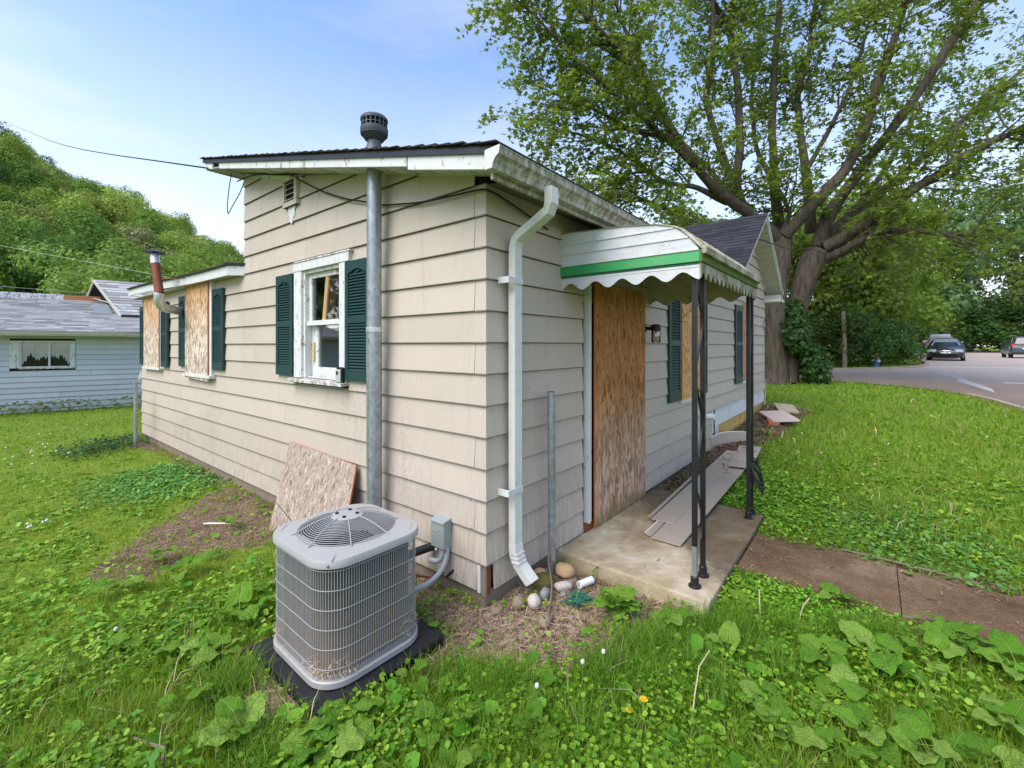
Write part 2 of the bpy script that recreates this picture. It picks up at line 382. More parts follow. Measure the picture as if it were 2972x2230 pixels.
MT['rock_brown'] = rock_mat('brown_cobble', (.26, .20, .14)); MT['rock_grey'] = rock_mat('slate_grey_stone', (.25, .25, .255)); MT['rock_moss'] = rock_mat('mossy_stone', (.13, .115, .035))
MT['board_scrap'] = plain('siding_scrap', (.40, .335, .265), .7, 0, .12, 6)
MT['blue_hyd'] = plain('hydrant_blue', (.045, .13, .26), .5); MT['red_hyd'] = plain('hydrant_rust', (.42, .11, .06), .6); MT['white_hyd'] = plain('hydrant_white', (.6, .6, .58), .5)
MT['car_black'] = plain('car_black', (.016, .018, .021), .22, .1, .03, 3, .6)
MT['car_grey'] = plain('car_slate', (.045, .055, .062), .25, .35, .03, 3, .6)
MT['car_silver'] = plain('car_silver', (.55, .57, .60), .28, .4, .03, 3, .5)
MT['car_pink'] = plain('car_maroon', (.36, .20, .20), .3, .2, .03, 3, .5)
MT['car_glass'] = plain('car_glass', (.16, .20, .22), .08, .0, .02, 3, .8)
MT['car_glass_dark'] = plain('car_glass_dark', (.012, .016, .018), .08, .0, .02, 3, .8)
MT['chrome'] = plain('chrome', (.7, .7, .72), .15, 1, .02)
MT['lamp_clear'] = plain('headlight', (.62, .64, .66), .15, .2, .05, 3, .7)
MT['lamp_red'] = plain('tail_light', (.55, .02, .015), .25, 0, .05, 3, .6)
MT['tyre'] = plain('tyre', (.014, .014, .014), .8)
MT['curtain'] = plain('lace_curtain', (.72, .71, .70), .9, 0, .3, 14)
MT['shelf_orange'] = plain('bare_sheathing', (.50, .22, .10), .8, 0, .25, 10)
MT['ridge_white'] = peeling_white('weathered_ridge', .55, (.22, .20, .21), (.60, .58, .60))
MT['wood_post'] = plain('timber_pole', (.23, .19, .12), .9, 0, .3, 4)
MT['mast_glass'] = None
def glass_mat(name, tint=(.9, .93, .92), refl=1.0, base=.05):
    g = G(name)
    fr = g.n('ShaderNodeFresnel', IOR=1.5).outputs[0]
    t = g.n('ShaderNodeBsdfTransparent', Color=tint); gl = g.n('ShaderNodeBsdfGlossy', Roughness=.02)
    mx = g.n('ShaderNodeMixShader', Fac=g.math('ADD', g.math('MULTIPLY', fr, refl), base))
    g.nt.links.new(t.outputs[0], mx.inputs[1]); g.nt.links.new(gl.outputs[0], mx.inputs[2]); g.nt.links.new(mx.outputs[0], g.out.inputs[0]); return g.m
MT['glass'] = glass_mat('window_glass', (.92, .94, .93), .8)
MT['old_glass'] = glass_mat('dusty_glass', (.9, .9, .9), .25, .012)
MT['lantern_glass'] = glass_mat('lantern_glass', (.88, .87, .82), 1.6)

# ------------------------------------------------------------------ geometry helpers
COL = scene.collection
def link(name, me, m=None, parent=None, smooth=False):
    o = bpy.data.objects.new(name, me); COL.objects.link(o)
    if m is not None and not me.materials: me.materials.append(MT[m] if isinstance(m, str) else m)
    if parent is not None:
        o.parent = parent
        base = parent
        off = Vector((0, 0, 0))
        while base is not None: off += base.location; base = base.parent
        o.location = -off                       # meshes are modelled in world coordinates
    if smooth:
        me.polygons.foreach_set('use_smooth', [True] * len(me.polygons))
    return o
def empty(name, loc=(0, 0, 0)):
    o = bpy.data.objects.new(name, None); COL.objects.link(o); o.location = loc; o.empty_display_size = .1; return o
def tag(o, label, cat, group=None):
    o['label'] = label; o['category'] = cat
    if group: o['group'] = group
    return o
def struct(o): o['kind'] = 'structure'; return o
def stuff(o): o['kind'] = 'stuff'; return o
class MB:
    def __init__(s): s.v = []; s.f = []
    def add(s, v, f):
        b = len(s.v); s.v += [tuple(q) for q in v]; s.f += [[i + b for i in q] for q in f]; return s
    def hexa(s, p):                               # 8 points: bottom 4, top 4
        return s.add(p, [(0, 3, 2, 1), (4, 5, 6, 7), (0, 1, 5, 4), (1, 2, 6, 5), (2, 3, 7, 6), (3, 0, 4, 7)])
    def box(s, a, b):
        (x0, y0, z0), (x1, y1, z1) = a, b
        return s.hexa([(x0, y0, z0), (x1, y0, z0), (x1, y1, z0), (x0, y1, z0), (x0, y0, z1), (x1, y0, z1), (x1, y1, z1), (x0, y1, z1)])
    def obox(s, c, size, rot=None):               # oriented box
        m = Matrix.Identity(3) if rot is None else rot
        h = [q / 2 for q in size]
        p = [Vector(c) + m @ Vector((sx * h[0], sy * h[1], sz * h[2])) for sz in (-1, 1) for sx, sy in ((-1, -1), (1, -1), (1, 1), (-1, 1))]
        return s.hexa(p)
    def prism(s, poly, ext):                      # planar polygon (3-D points) swept by ext
        n = len(poly); e = Vector(ext); a = [Vector(q) for q in poly]; b = [q + e for q in a]
        return s.add(a + b, [list(range(n))[::-1], list(range(n, 2 * n))] + [(i, (i + 1) % n, n + (i + 1) % n, n + i) for i in range(n)])
    def tube(s, pts, r, n=8, cap=True):
        pts = [Vector(p) for p in pts]; k = len(pts)
        rs = r if hasattr(r, '__len__') else [r] * k
        rings = []; up = None
        for i, p in enumerate(pts):
            t = (pts[min(i + 1, k - 1)] - pts[max(i - 1, 0)])
            if t.length < 1e-9: t = Vector((0, 0, 1))
            t.normalize()
            if up is None:
                up = Vector((0, 0, 1)) if abs(t.z) < .9 else Vector((1, 0, 0))
            u = t.cross(up)
            if u.length < 1e-6: u = t.orthogonal()
            u.normalize(); w = u.cross(t); up = w
            rings.append([p + (u * math.cos(2 * math.pi * j / n) + w * math.sin(2 * math.pi * j / n)) * rs[i] for j in range(n)])
        v = [q for rg in rings for q in rg]
        f = [(i * n + j, i * n + (j + 1) % n, (i + 1) * n + (j + 1) % n, (i + 1) * n + j) for i in range(k - 1) for j in range(n)]
        if cap: f += [list(range(n))[::-1], [(k - 1) * n + j for j in range(n)]]
        return s.add(v, f)
    def lathe(s, c, prof, n=24, ax=Vector((0, 0, 1))):
        ax = Vector(ax).normalized(); u = ax.orthogonal().normalized(); w = ax.cross(u); c = Vector(c)
        v = [c + ax * z + (u * math.cos(2 * math.pi * j / n) + w * math.sin(2 * math.pi * j / n)) * r for r, z in prof for j in range(n)]
        k = len(prof)
        f = [(i * n + j, i * n + (j + 1) % n, (i + 1) * n + (j + 1) % n, (i + 1) * n + j) for i in range(k - 1) for j in range(n)]
        f += [list(range(n))[::-1], [(k - 1) * n + j for j in range(n)]]
        return s.add(v, f)
    def build(s, name, m=None, parent=None, smooth=False, bevel=0, recalc=True):
        me = bpy.data.meshes.new(name)
        bm = bmesh.new()
        vs_ = [bm.verts.new(q) for q in s.v]
        for q in s.f:
            try: bm.faces.new([vs_[i] for i in q])
            except ValueError: pass
        if recalc: bmesh.ops.recalc_face_normals(bm, faces=bm.faces)
        if bevel:
            es = [e for e in bm.edges if len(e.link_faces) == 2 and e.calc_face_angle(0) > .6]
            bmesh.ops.bevel(bm, geom=es, offset=bevel, segments=2, affect='EDGES', profile=.6)
        bm.to_mesh(me); bm.free()
        o = link(name, me, m, parent)
        if smooth:
            for p in me.polygons: p.use_smooth = True
            try: me.set_sharp_from_angle(angle=R(38))
            except Exception: pass
        return o
def clip(poly, nx, ny, c):
    """keep the part of a 2-D polygon where nx*x+ny*y <= c"""
    out = []
    for i in range(len(poly)):
        a, b = poly[i], poly[(i + 1) % len(poly)]
        da, db = nx * a[0] + ny * a[1] - c, nx * b[0] + ny * b[1] - c
        if da <= 0: out.append(a)
        if (da < 0 < db) or (db < 0 < da):
            t = da / (da - db); out.append((a[0] + t * (b[0] - a[0]), a[1] + t * (b[1] - a[1])))
    return out
def LW(y, z, o=0.0): return (-o, y, z)            # the long side wall: y along, o outwards
def PW(x, z, o=0.0): return (x, -o, z)            # the porch wall: x along, o outwards
def wbox(mb, F, a0, a1, z0, z1, o0, o1):
    return mb.hexa([F(a0, z0, o0), F(a1, z0, o0), F(a1, z0, o1), F(a0, z0, o1), F(a0, z1, o0), F(a1, z1, o0), F(a1, z1, o1), F(a0, z1, o1)])
def np_mesh(name, V, F, m, parent=None):
    """big meshes straight from numpy: V (n,3), F list of (faces array with k columns)"""
    me = bpy.data.meshes.new(name)
    me.vertices.add(len(V)); me.vertices.foreach_set('co', np.ascontiguousarray(V, np.float32).ravel())
    loops = np.concatenate([f.ravel() for f in F]).astype(np.int32)
    tot = np.concatenate([np.full(len(f), f.shape[1], np.int32) for f in F])
    st = np.concatenate([[0], np.cumsum(tot)[:-1]]).astype(np.int32)
    me.loops.add(len(loops)); me.loops.foreach_set('vertex_index', loops)
    me.polygons.add(len(tot)); me.polygons.foreach_set('loop_start', st)
    me.update(calc_edges=True); me.validate()
    return link(name, me, m, parent)
def scatter_mesh(name, tmpl_v, tmpl_f, M3, pos, m, parent=None):
    """one joined mesh: a template placed n times with 3x3 matrices M3 (n,3,3) and positions pos (n,3)"""
    tv = np.asarray(tmpl_v, np.float32); n = len(pos); k = len(tv)
    V = (np.einsum('nij,kj->nki', M3, tv) + pos[:, None, :]).reshape(-1, 3)
    off = (np.arange(n) * k)[:, None, None]
    by = {}
    for f in tmpl_f: by.setdefault(len(f), []).append(f)
    F = [(np.asarray(fs)[None] + off).reshape(-1, c) for c, fs in by.items()]
    return np_mesh(name, V, F, m, parent)
def rotz(a): c, s = np.cos(a), np.sin(a); z = np.zeros_like(c); o = np.ones_like(c); return np.stack([np.stack([c, -s, z], -1), np.stack([s, c, z], -1), np.stack([z, z, o], -1)], -2)
def roty(a): c, s = np.cos(a), np.sin(a); z = np.zeros_like(c); o = np.ones_like(c); return np.stack([np.stack([c, z, s], -1), np.stack([z, o, z], -1), np.stack([-s, z, c], -1)], -2)
def rotx(a): c, s = np.cos(a), np.sin(a); z = np.zeros_like(c); o = np.ones_like(c); return np.stack([np.stack([o, z, z], -1), np.stack([z, c, -s], -1), np.stack([z, s, c], -1)], -2)
def rand_rot(n, tilt): return rotz(rng.uniform(0, 2 * np.pi, n)) @ rotx(rng.normal(0, tilt, n)) @ rotz(rng.uniform(0, 2 * np.pi, n))

# ------------------------------------------------------------------ the lie of the land
GX = [-1e4, 2, 5, 10.5, 16, 24, 30, 1e4]; GZ = [0, 0, .08, .29, .45, .65, .9, .9]
def gh(x, y): return np.interp(x, GX, GZ)
# ------------------------------------------------------------------ ground
def axis(parts):
    out = []
    for a, b, n in parts: out += list(np.linspace(a, b, n, endpoint=False))
    return np.array(out + [parts[-1][1]])
def geo(a, b, n): return list(np.geomspace(a, b, n))
ax_ = np.array([-v for v in geo(4, 500, 26)][::-1] + list(np.arange(-3.92, 6.0, .08)) + geo(6.1, 700, 60))
ay_ = np.array([-v for v in geo(4.1, 500, 30)][::-1] + list(np.arange(-4.02, 9.0, .08)) + geo(9.1, 500, 34))
GXX, GYY = np.meshgrid(ax_, ay_)
def in_poly(px, py, poly):
    inside = np.zeros(px.shape, bool); n = len(poly)
    for i in range(n):
        x0, y0 = poly[i]; x1, y1 = poly[(i + 1) % n]
        c = ((y0 > py) != (y1 > py)) & (px < (x1 - x0) * (py - y0) / (y1 - y0 + 1e-12) + x0)
        inside ^= c
    return inside
DIRT = [[(-1.75, 2.85), (-1.35, 3.35), (-.95, 3.75), (-.45, 4.35), (.02, 4.55), (.02, 2.6), (-.55, 2.3), (-1.05, 2.6), (-1.5, 2.35)],
        [(-1.5, 1.05), (-1.25, 1.0), (-1.02, .80), (-1.35, .75)], [(-.34, -1.42), (-.18, -1.38), (-.12, -1.62), (-.3, -1.72)],
        [(2.55, -1.35), (2.8, -1.8), (2.75, -2.6), (2.9, -3.6), (2.55, -3.6), (2.5, -1.5)],
        [(1.45, -1.9), (1.68, -1.75), (1.68, -2.9), (1.45, -2.7)], [(.55, -1.25), (.9, -1.3), (.95, -1.5), (.6, -1.45)],
        [(-.02, 4.6), (-.25, 4.8), (-.12, 7.6), (-.4, 8.6), (.02, 9.5)]]
CHIPS = [[(.02, 1.75), (-.42, 1.35), (-.42, .55), (-.38, .0), (-.62, -.12), (-.40, -.60), (-.12, -.92), (.36, -.88), (.78, -1.14), (.92, -1.14), (.92, .05), (.02, .05)],
         [(-1.32, .82), (-1.22, -.02), (-1.42, .15), (-1.48, .62)]]
MULCH = [[(3.0, .02), (3.0, -.32), (3.6, -.55), (5.2, -.75), (6.3, -.62), (7.6, -.75), (10.6, -1.0), (10.9, -.1), (10.6, .02)]]
def region(px, py, polys, jit=.12, seed=0):
    r = np.random.default_rng(seed)
    jx, jy = px + r.normal(0, jit, px.shape), py + r.normal(0, jit, px.shape)
    m = np.zeros(px.shape, bool)
    for p in polys: m |= in_poly(jx, jy, p)
    return m
def soft(px, py, polys):
    acc = np.zeros(px.shape)
    for k in range(7): acc += region(px + .06 * math.cos(k * .9), py + .06 * math.sin(k * .9), polys, .05, k)
    return acc / 7
GZZ = gh(GXX, GYY) + .0
near = np.exp(-((GXX - 0) ** 2 + (GYY - 1) ** 2) / 60)
bumpy = np.array([[mnoise.noise((x * .9, y * .9, 0)) for x in ax_] for y in ay_])
keep_flat = np.clip(np.minimum(np.abs(GXX - 2) / 1.5, 1) * 1.0, .15, 1)
GZZ = GZZ + bumpy * .028 * near * keep_flat - .012
GZZ[(GXX > .05) & (GXX < 10.4) & (GYY > .05) & (GYY < 9.2)] -= .02
ny_, nx_ = GXX.shape
V = np.stack([GXX, GYY, GZZ], -1).reshape(-1, 3)
ii = np.arange(nx_ * ny_).reshape(ny_, nx_)
F = np.stack([ii[:-1, :-1], ii[:-1, 1:], ii[1:, 1:], ii[1:, :-1]], -1).reshape(-1, 4)
ground = struct(np_mesh('ground', V, [F], 'ground'))
ground.data.polygons.foreach_set('use_smooth', [True] * len(ground.data.polygons))
d1 = np.clip(soft(GXX, GYY, DIRT) + soft(GXX, GYY, MULCH), 0, 1); c1 = soft(GXX, GYY, CHIPS)
for nm_, arr in (('dirt', np.maximum(d1, c1)), ('chips', c1)):
    at = ground.data.attributes.new(nm_, 'FLOAT', 'POINT'); at.data.foreach_set('value', arr.ravel().astype(np.float32))
def gz(x, y):
    x = np.asarray(x, float); y = np.asarray(y, float)
    ix = np.clip(np.searchsorted(ax_, x) - 1, 0, nx_ - 2); iy = np.clip(np.searchsorted(ay_, y) - 1, 0, ny_ - 2)
    tx = np.clip((x - ax_[ix]) / (ax_[ix + 1] - ax_[ix]), 0, 1); ty = np.clip((y - ay_[iy]) / (ay_[iy + 1] - ay_[iy]), 0, 1)
    return (GZZ[iy, ix] * (1 - tx) + GZZ[iy, ix + 1] * tx) * (1 - ty) + (GZZ[iy + 1, ix] * (1 - tx) + GZZ[iy + 1, ix + 1] * tx) * ty

# ------------------------------------------------------------------ roads, kerbs
def drape(name, poly, m, lift, step=1.0, parent=None):
    me = bpy.data.meshes.new(name); bm = bmesh.new()
    bm.faces.new([bm.verts.new((x, y, 0)) for x, y in poly])
    xs = [p[0] for p in poly]; ys = [p[1] for p in poly]
    for lo, hi, nrm in ((min(xs), max(xs), (1, 0, 0)), (min(ys), max(ys), (0, 1, 0))):
        t = lo + step
        while t < hi:
            bmesh.ops.bisect_plane(bm, geom=bm.verts[:] + bm.edges[:] + bm.faces[:], plane_co=[q * t for q in nrm], plane_no=nrm); t += step * (1 if t < 45 else 6)
    bmesh.ops.triangulate(bm, faces=bm.faces)
    for v in bm.verts: v.co.z = float(gh(v.co.x, v.co.y)) + lift
    bmesh.ops.recalc_face_normals(bm, faces=bm.faces)
    if sum(f.normal.z for f in bm.faces) < 0: bmesh.ops.reverse_faces(bm, faces=bm.faces)
    bm.to_mesh(me); bm.free(); return link(name, me, m, parent)
NEAR_EDGE = [(19.6, 6.0), (19.4, 2.0), (18.81, -.27), (18.21, -1.81), (17.6, -3.0), (16.81, -3.84), (15.79, -4.32), (14.61, -4.67), (13.4, -4.88), (11.5, -5.35), (6, -7.0), (-6, -11)]
FAR_KERB = [(22.6, 6.0), (22.9, 2.2), (23.3, .77), (24.29, -.67), (25.32, -2.22), (26.13, -3.23), (27.2, -4.0), (28.6, -4.38), (31, -4.40), (36.14, -4.60), (60, -5.6), (120, -9)]
FAR_EDGE = [(120, -17.5), (94.8, -16.2), (79, -15.3), (66, -15.2), (40, -17.5), (10, -22), (-6, -24)]
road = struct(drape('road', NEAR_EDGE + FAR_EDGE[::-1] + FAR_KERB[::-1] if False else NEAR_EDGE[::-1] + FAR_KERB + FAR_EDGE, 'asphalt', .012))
def kerb(name, pts, w=.16, hgt=.13):
    mb = MB(); k = len(pts)
    P3 = [Vector((x, y, float(gh(x, y)))) for x, y in pts]; v = []
    for i, p in enumerate(P3):
        t = (P3[min(i + 1, k - 1)] - P3[max(i - 1, 0)]); t.z = 0; t.normalize(); nrm = Vector((-t.y, t.x, 0))
        for s_, zz in ((-1, -.1), (-.85, hgt), (.85, hgt), (1, -.1)): v.append(p + nrm * (w / 2 * s_) + Vector((0, 0, zz)))
    f = [(i * 4 + j, i * 4 + j + 1, i * 4 + 5 + j, i * 4 + 4 + j) for i in range(k - 1) for j in range(3)] + [(0, 1, 2, 3), (k * 4 - 4, k * 4 - 3, k * 4 - 2, k * 4 - 1)]
    return struct(mb.add(v, f).build(name, 'kerb'))
def dense(pts, st=.5):
    out = []
    for a, b in zip(pts, pts[1:]):
        n = max(1, int(math.dist(a, b) / st)); out += [(a[0] + (b[0] - a[0]) * i / n, a[1] + (b[1] - a[1]) * i / n) for i in range(n)]
    return out + [pts[-1]]
kerb('kerb', dense(FAR_KERB[:-2])); kerb('kerb', dense(NEAR_EDGE[6:10]), .15, .07); kerb('kerb', dense(FAR_EDGE[:4], 2), .2)
struct(drape('road_marking', [(27.75, -4.55), (28.1, -7.6), (28.1, -12), (28.32, -12), (28.32, -7.6), (27.95, -4.55)], 'marking', .017))
struct(drape('road_marking', [(20.4, -5.75), (20.55, -6.4), (20.5, -9), (20.66, -9), (20.72, -6.4), (20.6, -5.75)], 'marking', .017))
struct(drape('road_patch', [(26.2, -4.25), (25.3, -4.75), (23.9, -4.72), (22.4, -4.95), (20.7, -4.92), (19.4, -5.05), (18.0, -5.12), (16.8, -5.0), (18.0, -4.88), (19.2, -4.74), (20.6, -4.6), (21.8, -4.78), (23.6, -4.5), (24.8, -4.35), (25.6, -4.0)], 'patch', .0165))
struct(drape('road_patch', [(29.2, -4.62), (28.0, -4.9), (27.6, -4.7), (28.6, -4.5)], 'patch', .0165))

# ------------------------------------------------------------------ the house
S = 1.115
HOUSE = empty('house', (0, 0, 0))
tag(HOUSE, 'small abandoned beige lap sided house with boarded windows and dark green shutters', 'house')
EXP = .2275
def course_z(n): return .114 if n == 0 else .312 + (n - 1) * EXP
zt_main = lambda y: 3.135 + .232 * y               # wall height under the shed roof
YU, YL, ZL = 4.256, 9.42, 2.86                     # tall part, low part, low wall height
WIN = (1.80, 2.75, 1.536, 2.72)                     # opening y0,y1,z0,z1 in the long wall
# backing walls
mb = MB()
T = .12
def wall_piece(F, poly): mb.prism([F(a, z, -.004) for a, z in poly], Vector(F(0, 0, -T)) - Vector(F(0, 0, -.004)))
wall_piece(LW, [(0, .05), (WIN[0], .05), (WIN[0], zt_main(WIN[0])), (0, zt_main(0))])
wall_piece(LW, [(WIN[0], .05), (WIN[1], .05), (WIN[1], WIN[2]), (WIN[0], WIN[2])])
wall_piece(LW, [(WIN[0], WIN[3]), (WIN[1], WIN[3]), (WIN[1], zt_main(WIN[1])), (WIN[0], zt_main(WIN[0]))])
wall_piece(LW, [(WIN[1], .05), (YU, .05), (YU, zt_main(YU)), (WIN[1], zt_main(WIN[1]))])
wall_piece(LW, [(YU, .05), (YL, .05), (YL, ZL), (YU, ZL)])
XR = 10.65; RX, RZ, RS = 8.69, 4.75, .66           # porch wall end; gable ridge x, z, pitch
GL, GR = RX - 2.15, XR
wall_piece(PW, [(T, .05), (5.6, .05), (5.6, .45), (XR, .45), (XR, 2.98), (RX, 4.45), (GL, 3.03), (T, 3.03)])
mb.box((XR - T, T, .45), (XR, 8.0, 3.0)); mb.box((T, YL - T, .05), (XR, YL, 2.8)); mb.box((0, YU, 2.88), (.1, YU + .02, zt_main(YU)))
mb.prism([(.1, YU - .1, 2.8), (.1, YU - .0, 2.8), (.1, YU, 4.1), (.1, YU - .1, 4.1)], (7, 0, 0))
mb.build('wall', MT['dark'], HOUSE)
# dark room behind the real window
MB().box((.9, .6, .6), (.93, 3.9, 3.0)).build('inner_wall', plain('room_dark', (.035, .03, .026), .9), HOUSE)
# siding boards
bmeshes = []
def board(F, poly, z0, joint=0.0, m='siding', wob=0.0, name='siding_board'):
    """one lap board: polygon in wall coordinates, thin wedge leaning out at its foot"""
    th = .012
    zt = z0 + EXP
    off = lambda z: .003 + .020 * max(0, min(1, (zt + .012 - z) / (EXP + .012)))
    v = [F(a, z, off(z)) for a, z in poly] + [F(a, z, off(z) + th) for a, z in poly]
    n = len(poly)
    f = [list(range(n))[::-1], list(range(n, 2 * n))] + [(i, (i + 1) % n, n + (i + 1) % n, n + i) for i in range(n)]
    return MB().add(v, f).build(name, m, HOUSE)
def courses(F, nmin, nmax, a0f, a1f, clips, joints, holes=(), seed=1, L=4.4):
    r = random.Random(seed)
    for n in range(nmin, nmax):
        z0 = course_z(n); z1 = course_z(n + 1) + .014
        a0, a1 = a0f(n), a1f(n)
        cuts = [a0]; t = a0 + (L * r.uniform(.25, 1.0))
        while t < a1 - .4: cuts.append(t); t += L * r.choice((1, 1, .8))
        cuts.append(a1)
        for k in range(len(cuts) - 1):
            segs = [(cuts[k] + .0012, cuts[k + 1] - .0012)]
            for h in holes:
                if h[2] < z1 and h[3] > z0:
                    ns = []
                    for s0, s1 in segs:
                        if h[0] > s0: ns.append((s0, min(s1, h[0])))
                        if h[1] < s1: ns.append((max(s0, h[1]), s1))
                    segs = [q for q in ns if q[1] - q[0] > .02]
            for s0, s1 in segs:
                dz = r.uniform(-.0012, .0012); dz2 = r.uniform(-.0012, .0012)
                poly = [(s0, z0 + dz), (s1, z0 + dz2), (s1, z1), (s0, z1)]
                for c in clips(n): poly = clip(poly, *c)
                if len(poly) >= 3: board(F, poly, z0)
CAPW = .085
# long wall: tall part above the low roof, and everything below it
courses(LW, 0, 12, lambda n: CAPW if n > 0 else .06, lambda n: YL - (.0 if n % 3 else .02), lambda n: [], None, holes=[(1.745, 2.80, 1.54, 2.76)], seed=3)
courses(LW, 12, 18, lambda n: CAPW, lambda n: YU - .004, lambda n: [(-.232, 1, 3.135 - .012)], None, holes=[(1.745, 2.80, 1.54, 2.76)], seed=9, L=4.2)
# a sprung board on the far corner of the tall part
for n_, off_ in ((13, .10), (14, .03), (15, .05), (16, .05)):
    z0 = course_z(n_) - .01
    MB().hexa([(.02, YU + .004, z0), (.03, YU + .004 + off_, z0), (.5, YU + .004 + off_, z0), (.5, YU + .004, z0), (.02, YU + .004, z0 + EXP), (.03, YU + .016, z0 + EXP), (.5, YU + .016, z0 + EXP), (.5, YU + .004, z0 + EXP)]).build('siding_board', 'siding', HOUSE)
for n_, off_ in ((0, .07), (1, .02), (2, .08), (3, .03), (4, .02), (5, .04)):
    z0 = course_z(n_) - .01
    MB().hexa([(-.012, YL + .004, z0), (-.012, YL + .004 + off_, z0), (.5, YL + .004 + off_, z0), (.5, YL + .004, z0), (-.012, YL + .004, z0 + EXP), (-.012, YL + .016, z0 + EXP), (.5, YL + .016, z0 + EXP), (.5, YL + .004, z0 + EXP)]).build('siding_board', 'siding', HOUSE)
# loose wedge of siding beside the far corner
MB().prism([(-.03, YL + .02, 1.42), (-.03, YL + .30, 1.18), (-.03, YL + .02, 1.20)], (.10, 0, 0)).build('loose_siding_piece', 'siding', HOUSE)
# porch wall
def p_end(n): return XR - .002
def p_clip(n):
    return [(RS, 1, 4.75 - .10 + RS * RX), (-RS, 1, 4.75 - .10 - RS * RX)] if n >= 12 else []
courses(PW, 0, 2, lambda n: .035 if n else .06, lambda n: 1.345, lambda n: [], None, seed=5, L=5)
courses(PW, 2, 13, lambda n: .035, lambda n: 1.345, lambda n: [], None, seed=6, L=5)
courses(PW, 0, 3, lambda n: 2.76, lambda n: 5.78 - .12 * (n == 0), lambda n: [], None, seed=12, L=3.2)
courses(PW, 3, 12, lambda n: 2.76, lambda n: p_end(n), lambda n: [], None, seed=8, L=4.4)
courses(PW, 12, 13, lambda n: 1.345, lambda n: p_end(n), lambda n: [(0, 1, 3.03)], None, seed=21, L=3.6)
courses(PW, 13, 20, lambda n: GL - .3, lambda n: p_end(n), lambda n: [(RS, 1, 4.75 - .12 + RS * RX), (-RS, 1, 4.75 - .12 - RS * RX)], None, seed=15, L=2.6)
MB().hexa([PW(1.345, 2.30, 0), PW(2.76, 2.30, 0), PW(2.76, 2.30, .012), PW(1.345, 2.30, .012), PW(1.345, 2.84, 0), PW(2.76, 2.84, 0), PW(2.76, 2.84, .008), PW(1.345, 2.84, .008)]).build('siding_board', 'siding', HOUSE)
# a board end that has slipped and cracked beside the porch
MB().hexa([PW(4.62, .335, .03), PW(5.62, .335, .03), PW(5.62, .335, .042), PW(4.62, .345, .042), PW(4.58, .56, .022), PW(5.62, .555, .022), PW(5.62, .555, .030), PW(4.58, .56, .030)]).build('siding_board', 'siding', HOUSE)
# folded corner pieces, one to a course
for n in range(1, 13):
    z0 = course_z(n) - .004; z1 = min(course_z(n + 1) + .004, 3.10); r1, r2 = CAPW + rnd.uniform(-.006, .012), .036
    o0, o1 = .036, .020
    v = []
    for z, o in ((z0, o0), (z1, o1)): v += [(0, r1, z), (-o + .001, r1, z), (-o, -o, z), (r2, -o + .001, z), (r2, 0, z)]
    f = [(i, i + 1, 5 + i + 1, 5 + i) for i in range(4)] + [(0, 1, 2, 3, 4), (5, 6, 7, 8, 9), (4, 0, 5, 9)]
    MB().add(v, f).build('corner_piece', 'siding', HOUSE)
# exposed bottom corner: white strip and bare board ends
MB().box((-.03, .030, .10), (-.004, .055, .31)).build('corner_strip', 'white', HOUSE)
MB().box((-.016, -.012, .08), (.0, .029, .31)).build('corner_core', 'foundation', HOUSE)
MB().box((.0, -.018, .09), (.034, -.004, .31)).build('corner_core', 'rust', HOUSE)
# foundation
mb = MB()
mb.box((-.003, .002, -.15), (.15, YL - .03, .112)); mb.box((.0, -.003, -.15), (5.9, .14, .112))
mb.build('foundation', 'foundation', HOUSE)
# white clapboard skirting laid bare where siding has come off, old brick corner, raw sheathing below
for i, (z0, z1) in enumerate(((.70, .77), (.635, .70), (.575, .635), (.51, .575), (.455, .51))):
    a = 5.5; sl_ = .0 
    xs_ = [5.5, 5.92, 5.95, 7.0, 7.02, 8.4, 8.42, 9.9, 9.92, XR - .05]
    for x0, x1 in zip(xs_[::2], xs_[1::2]):
        if x0 < 5.6 : zz0 = z0 - .1 * (i > 3)
        else: zz0 = z0
        MB().hexa([PW(x0, zz0, -.002), PW(x1, zz0, -.002), PW(x1, zz0, .011), PW(x0, zz0, .011), PW(x0, z1 + .006, -.002), PW(x1, z1 + .006, -.002), PW(x1, z1 + .006, .005), PW(x0, z1 + .006, .005)]).build('skirting_board', 'peel_low', HOUSE)
MB().box((5.92, -.02, .14), (5.955, .0, .76)).build('skirting_gap', 'dark', HOUSE)
for k in range(9): MB().box((XR + .004, -.03, .36 + k * .072), (XR + .10, .12, .425 + k * .072)).build('brick', 'old_brick', HOUSE, bevel=.006)
MB().box((XR - .14, -.012, .80), (XR - .05, -.004, 1.02)).build('trim_board', 'white', HOUSE)
MB().prism([(6.3, .03, .12), (XR - .1, .03, .2), (XR - .1, .03, .5), (6.3, .03, .46)], (0, .03, 0)).build('sheathing', 'plywood', HOUSE)
MB().box((8.1, .0, .2), (8.22, .028, .47)).build('sheathing_stud', 'plywood', HOUSE)
MB().prism([(5.5, .02, .05), (6.34, .02, .05), (6.34, .02, .46), (5.5, .02, .46)], (0, .03, 0)).build('skirting_panel', 'peel_low', HOUSE)
mb = MB(); mb.lathe((5.46, -.01, .70), [(.052, 0), (.052, .13), (.04, .132)], 14, (0, -1, 0)); mb.build('pipe_stub', 'pvc', HOUSE, True)
# vent low on wall behind post
MB().box((5.02, -.04, .50), (5.09, -.03, .95)).build('trim_strip', 'pvc', HOUSE)

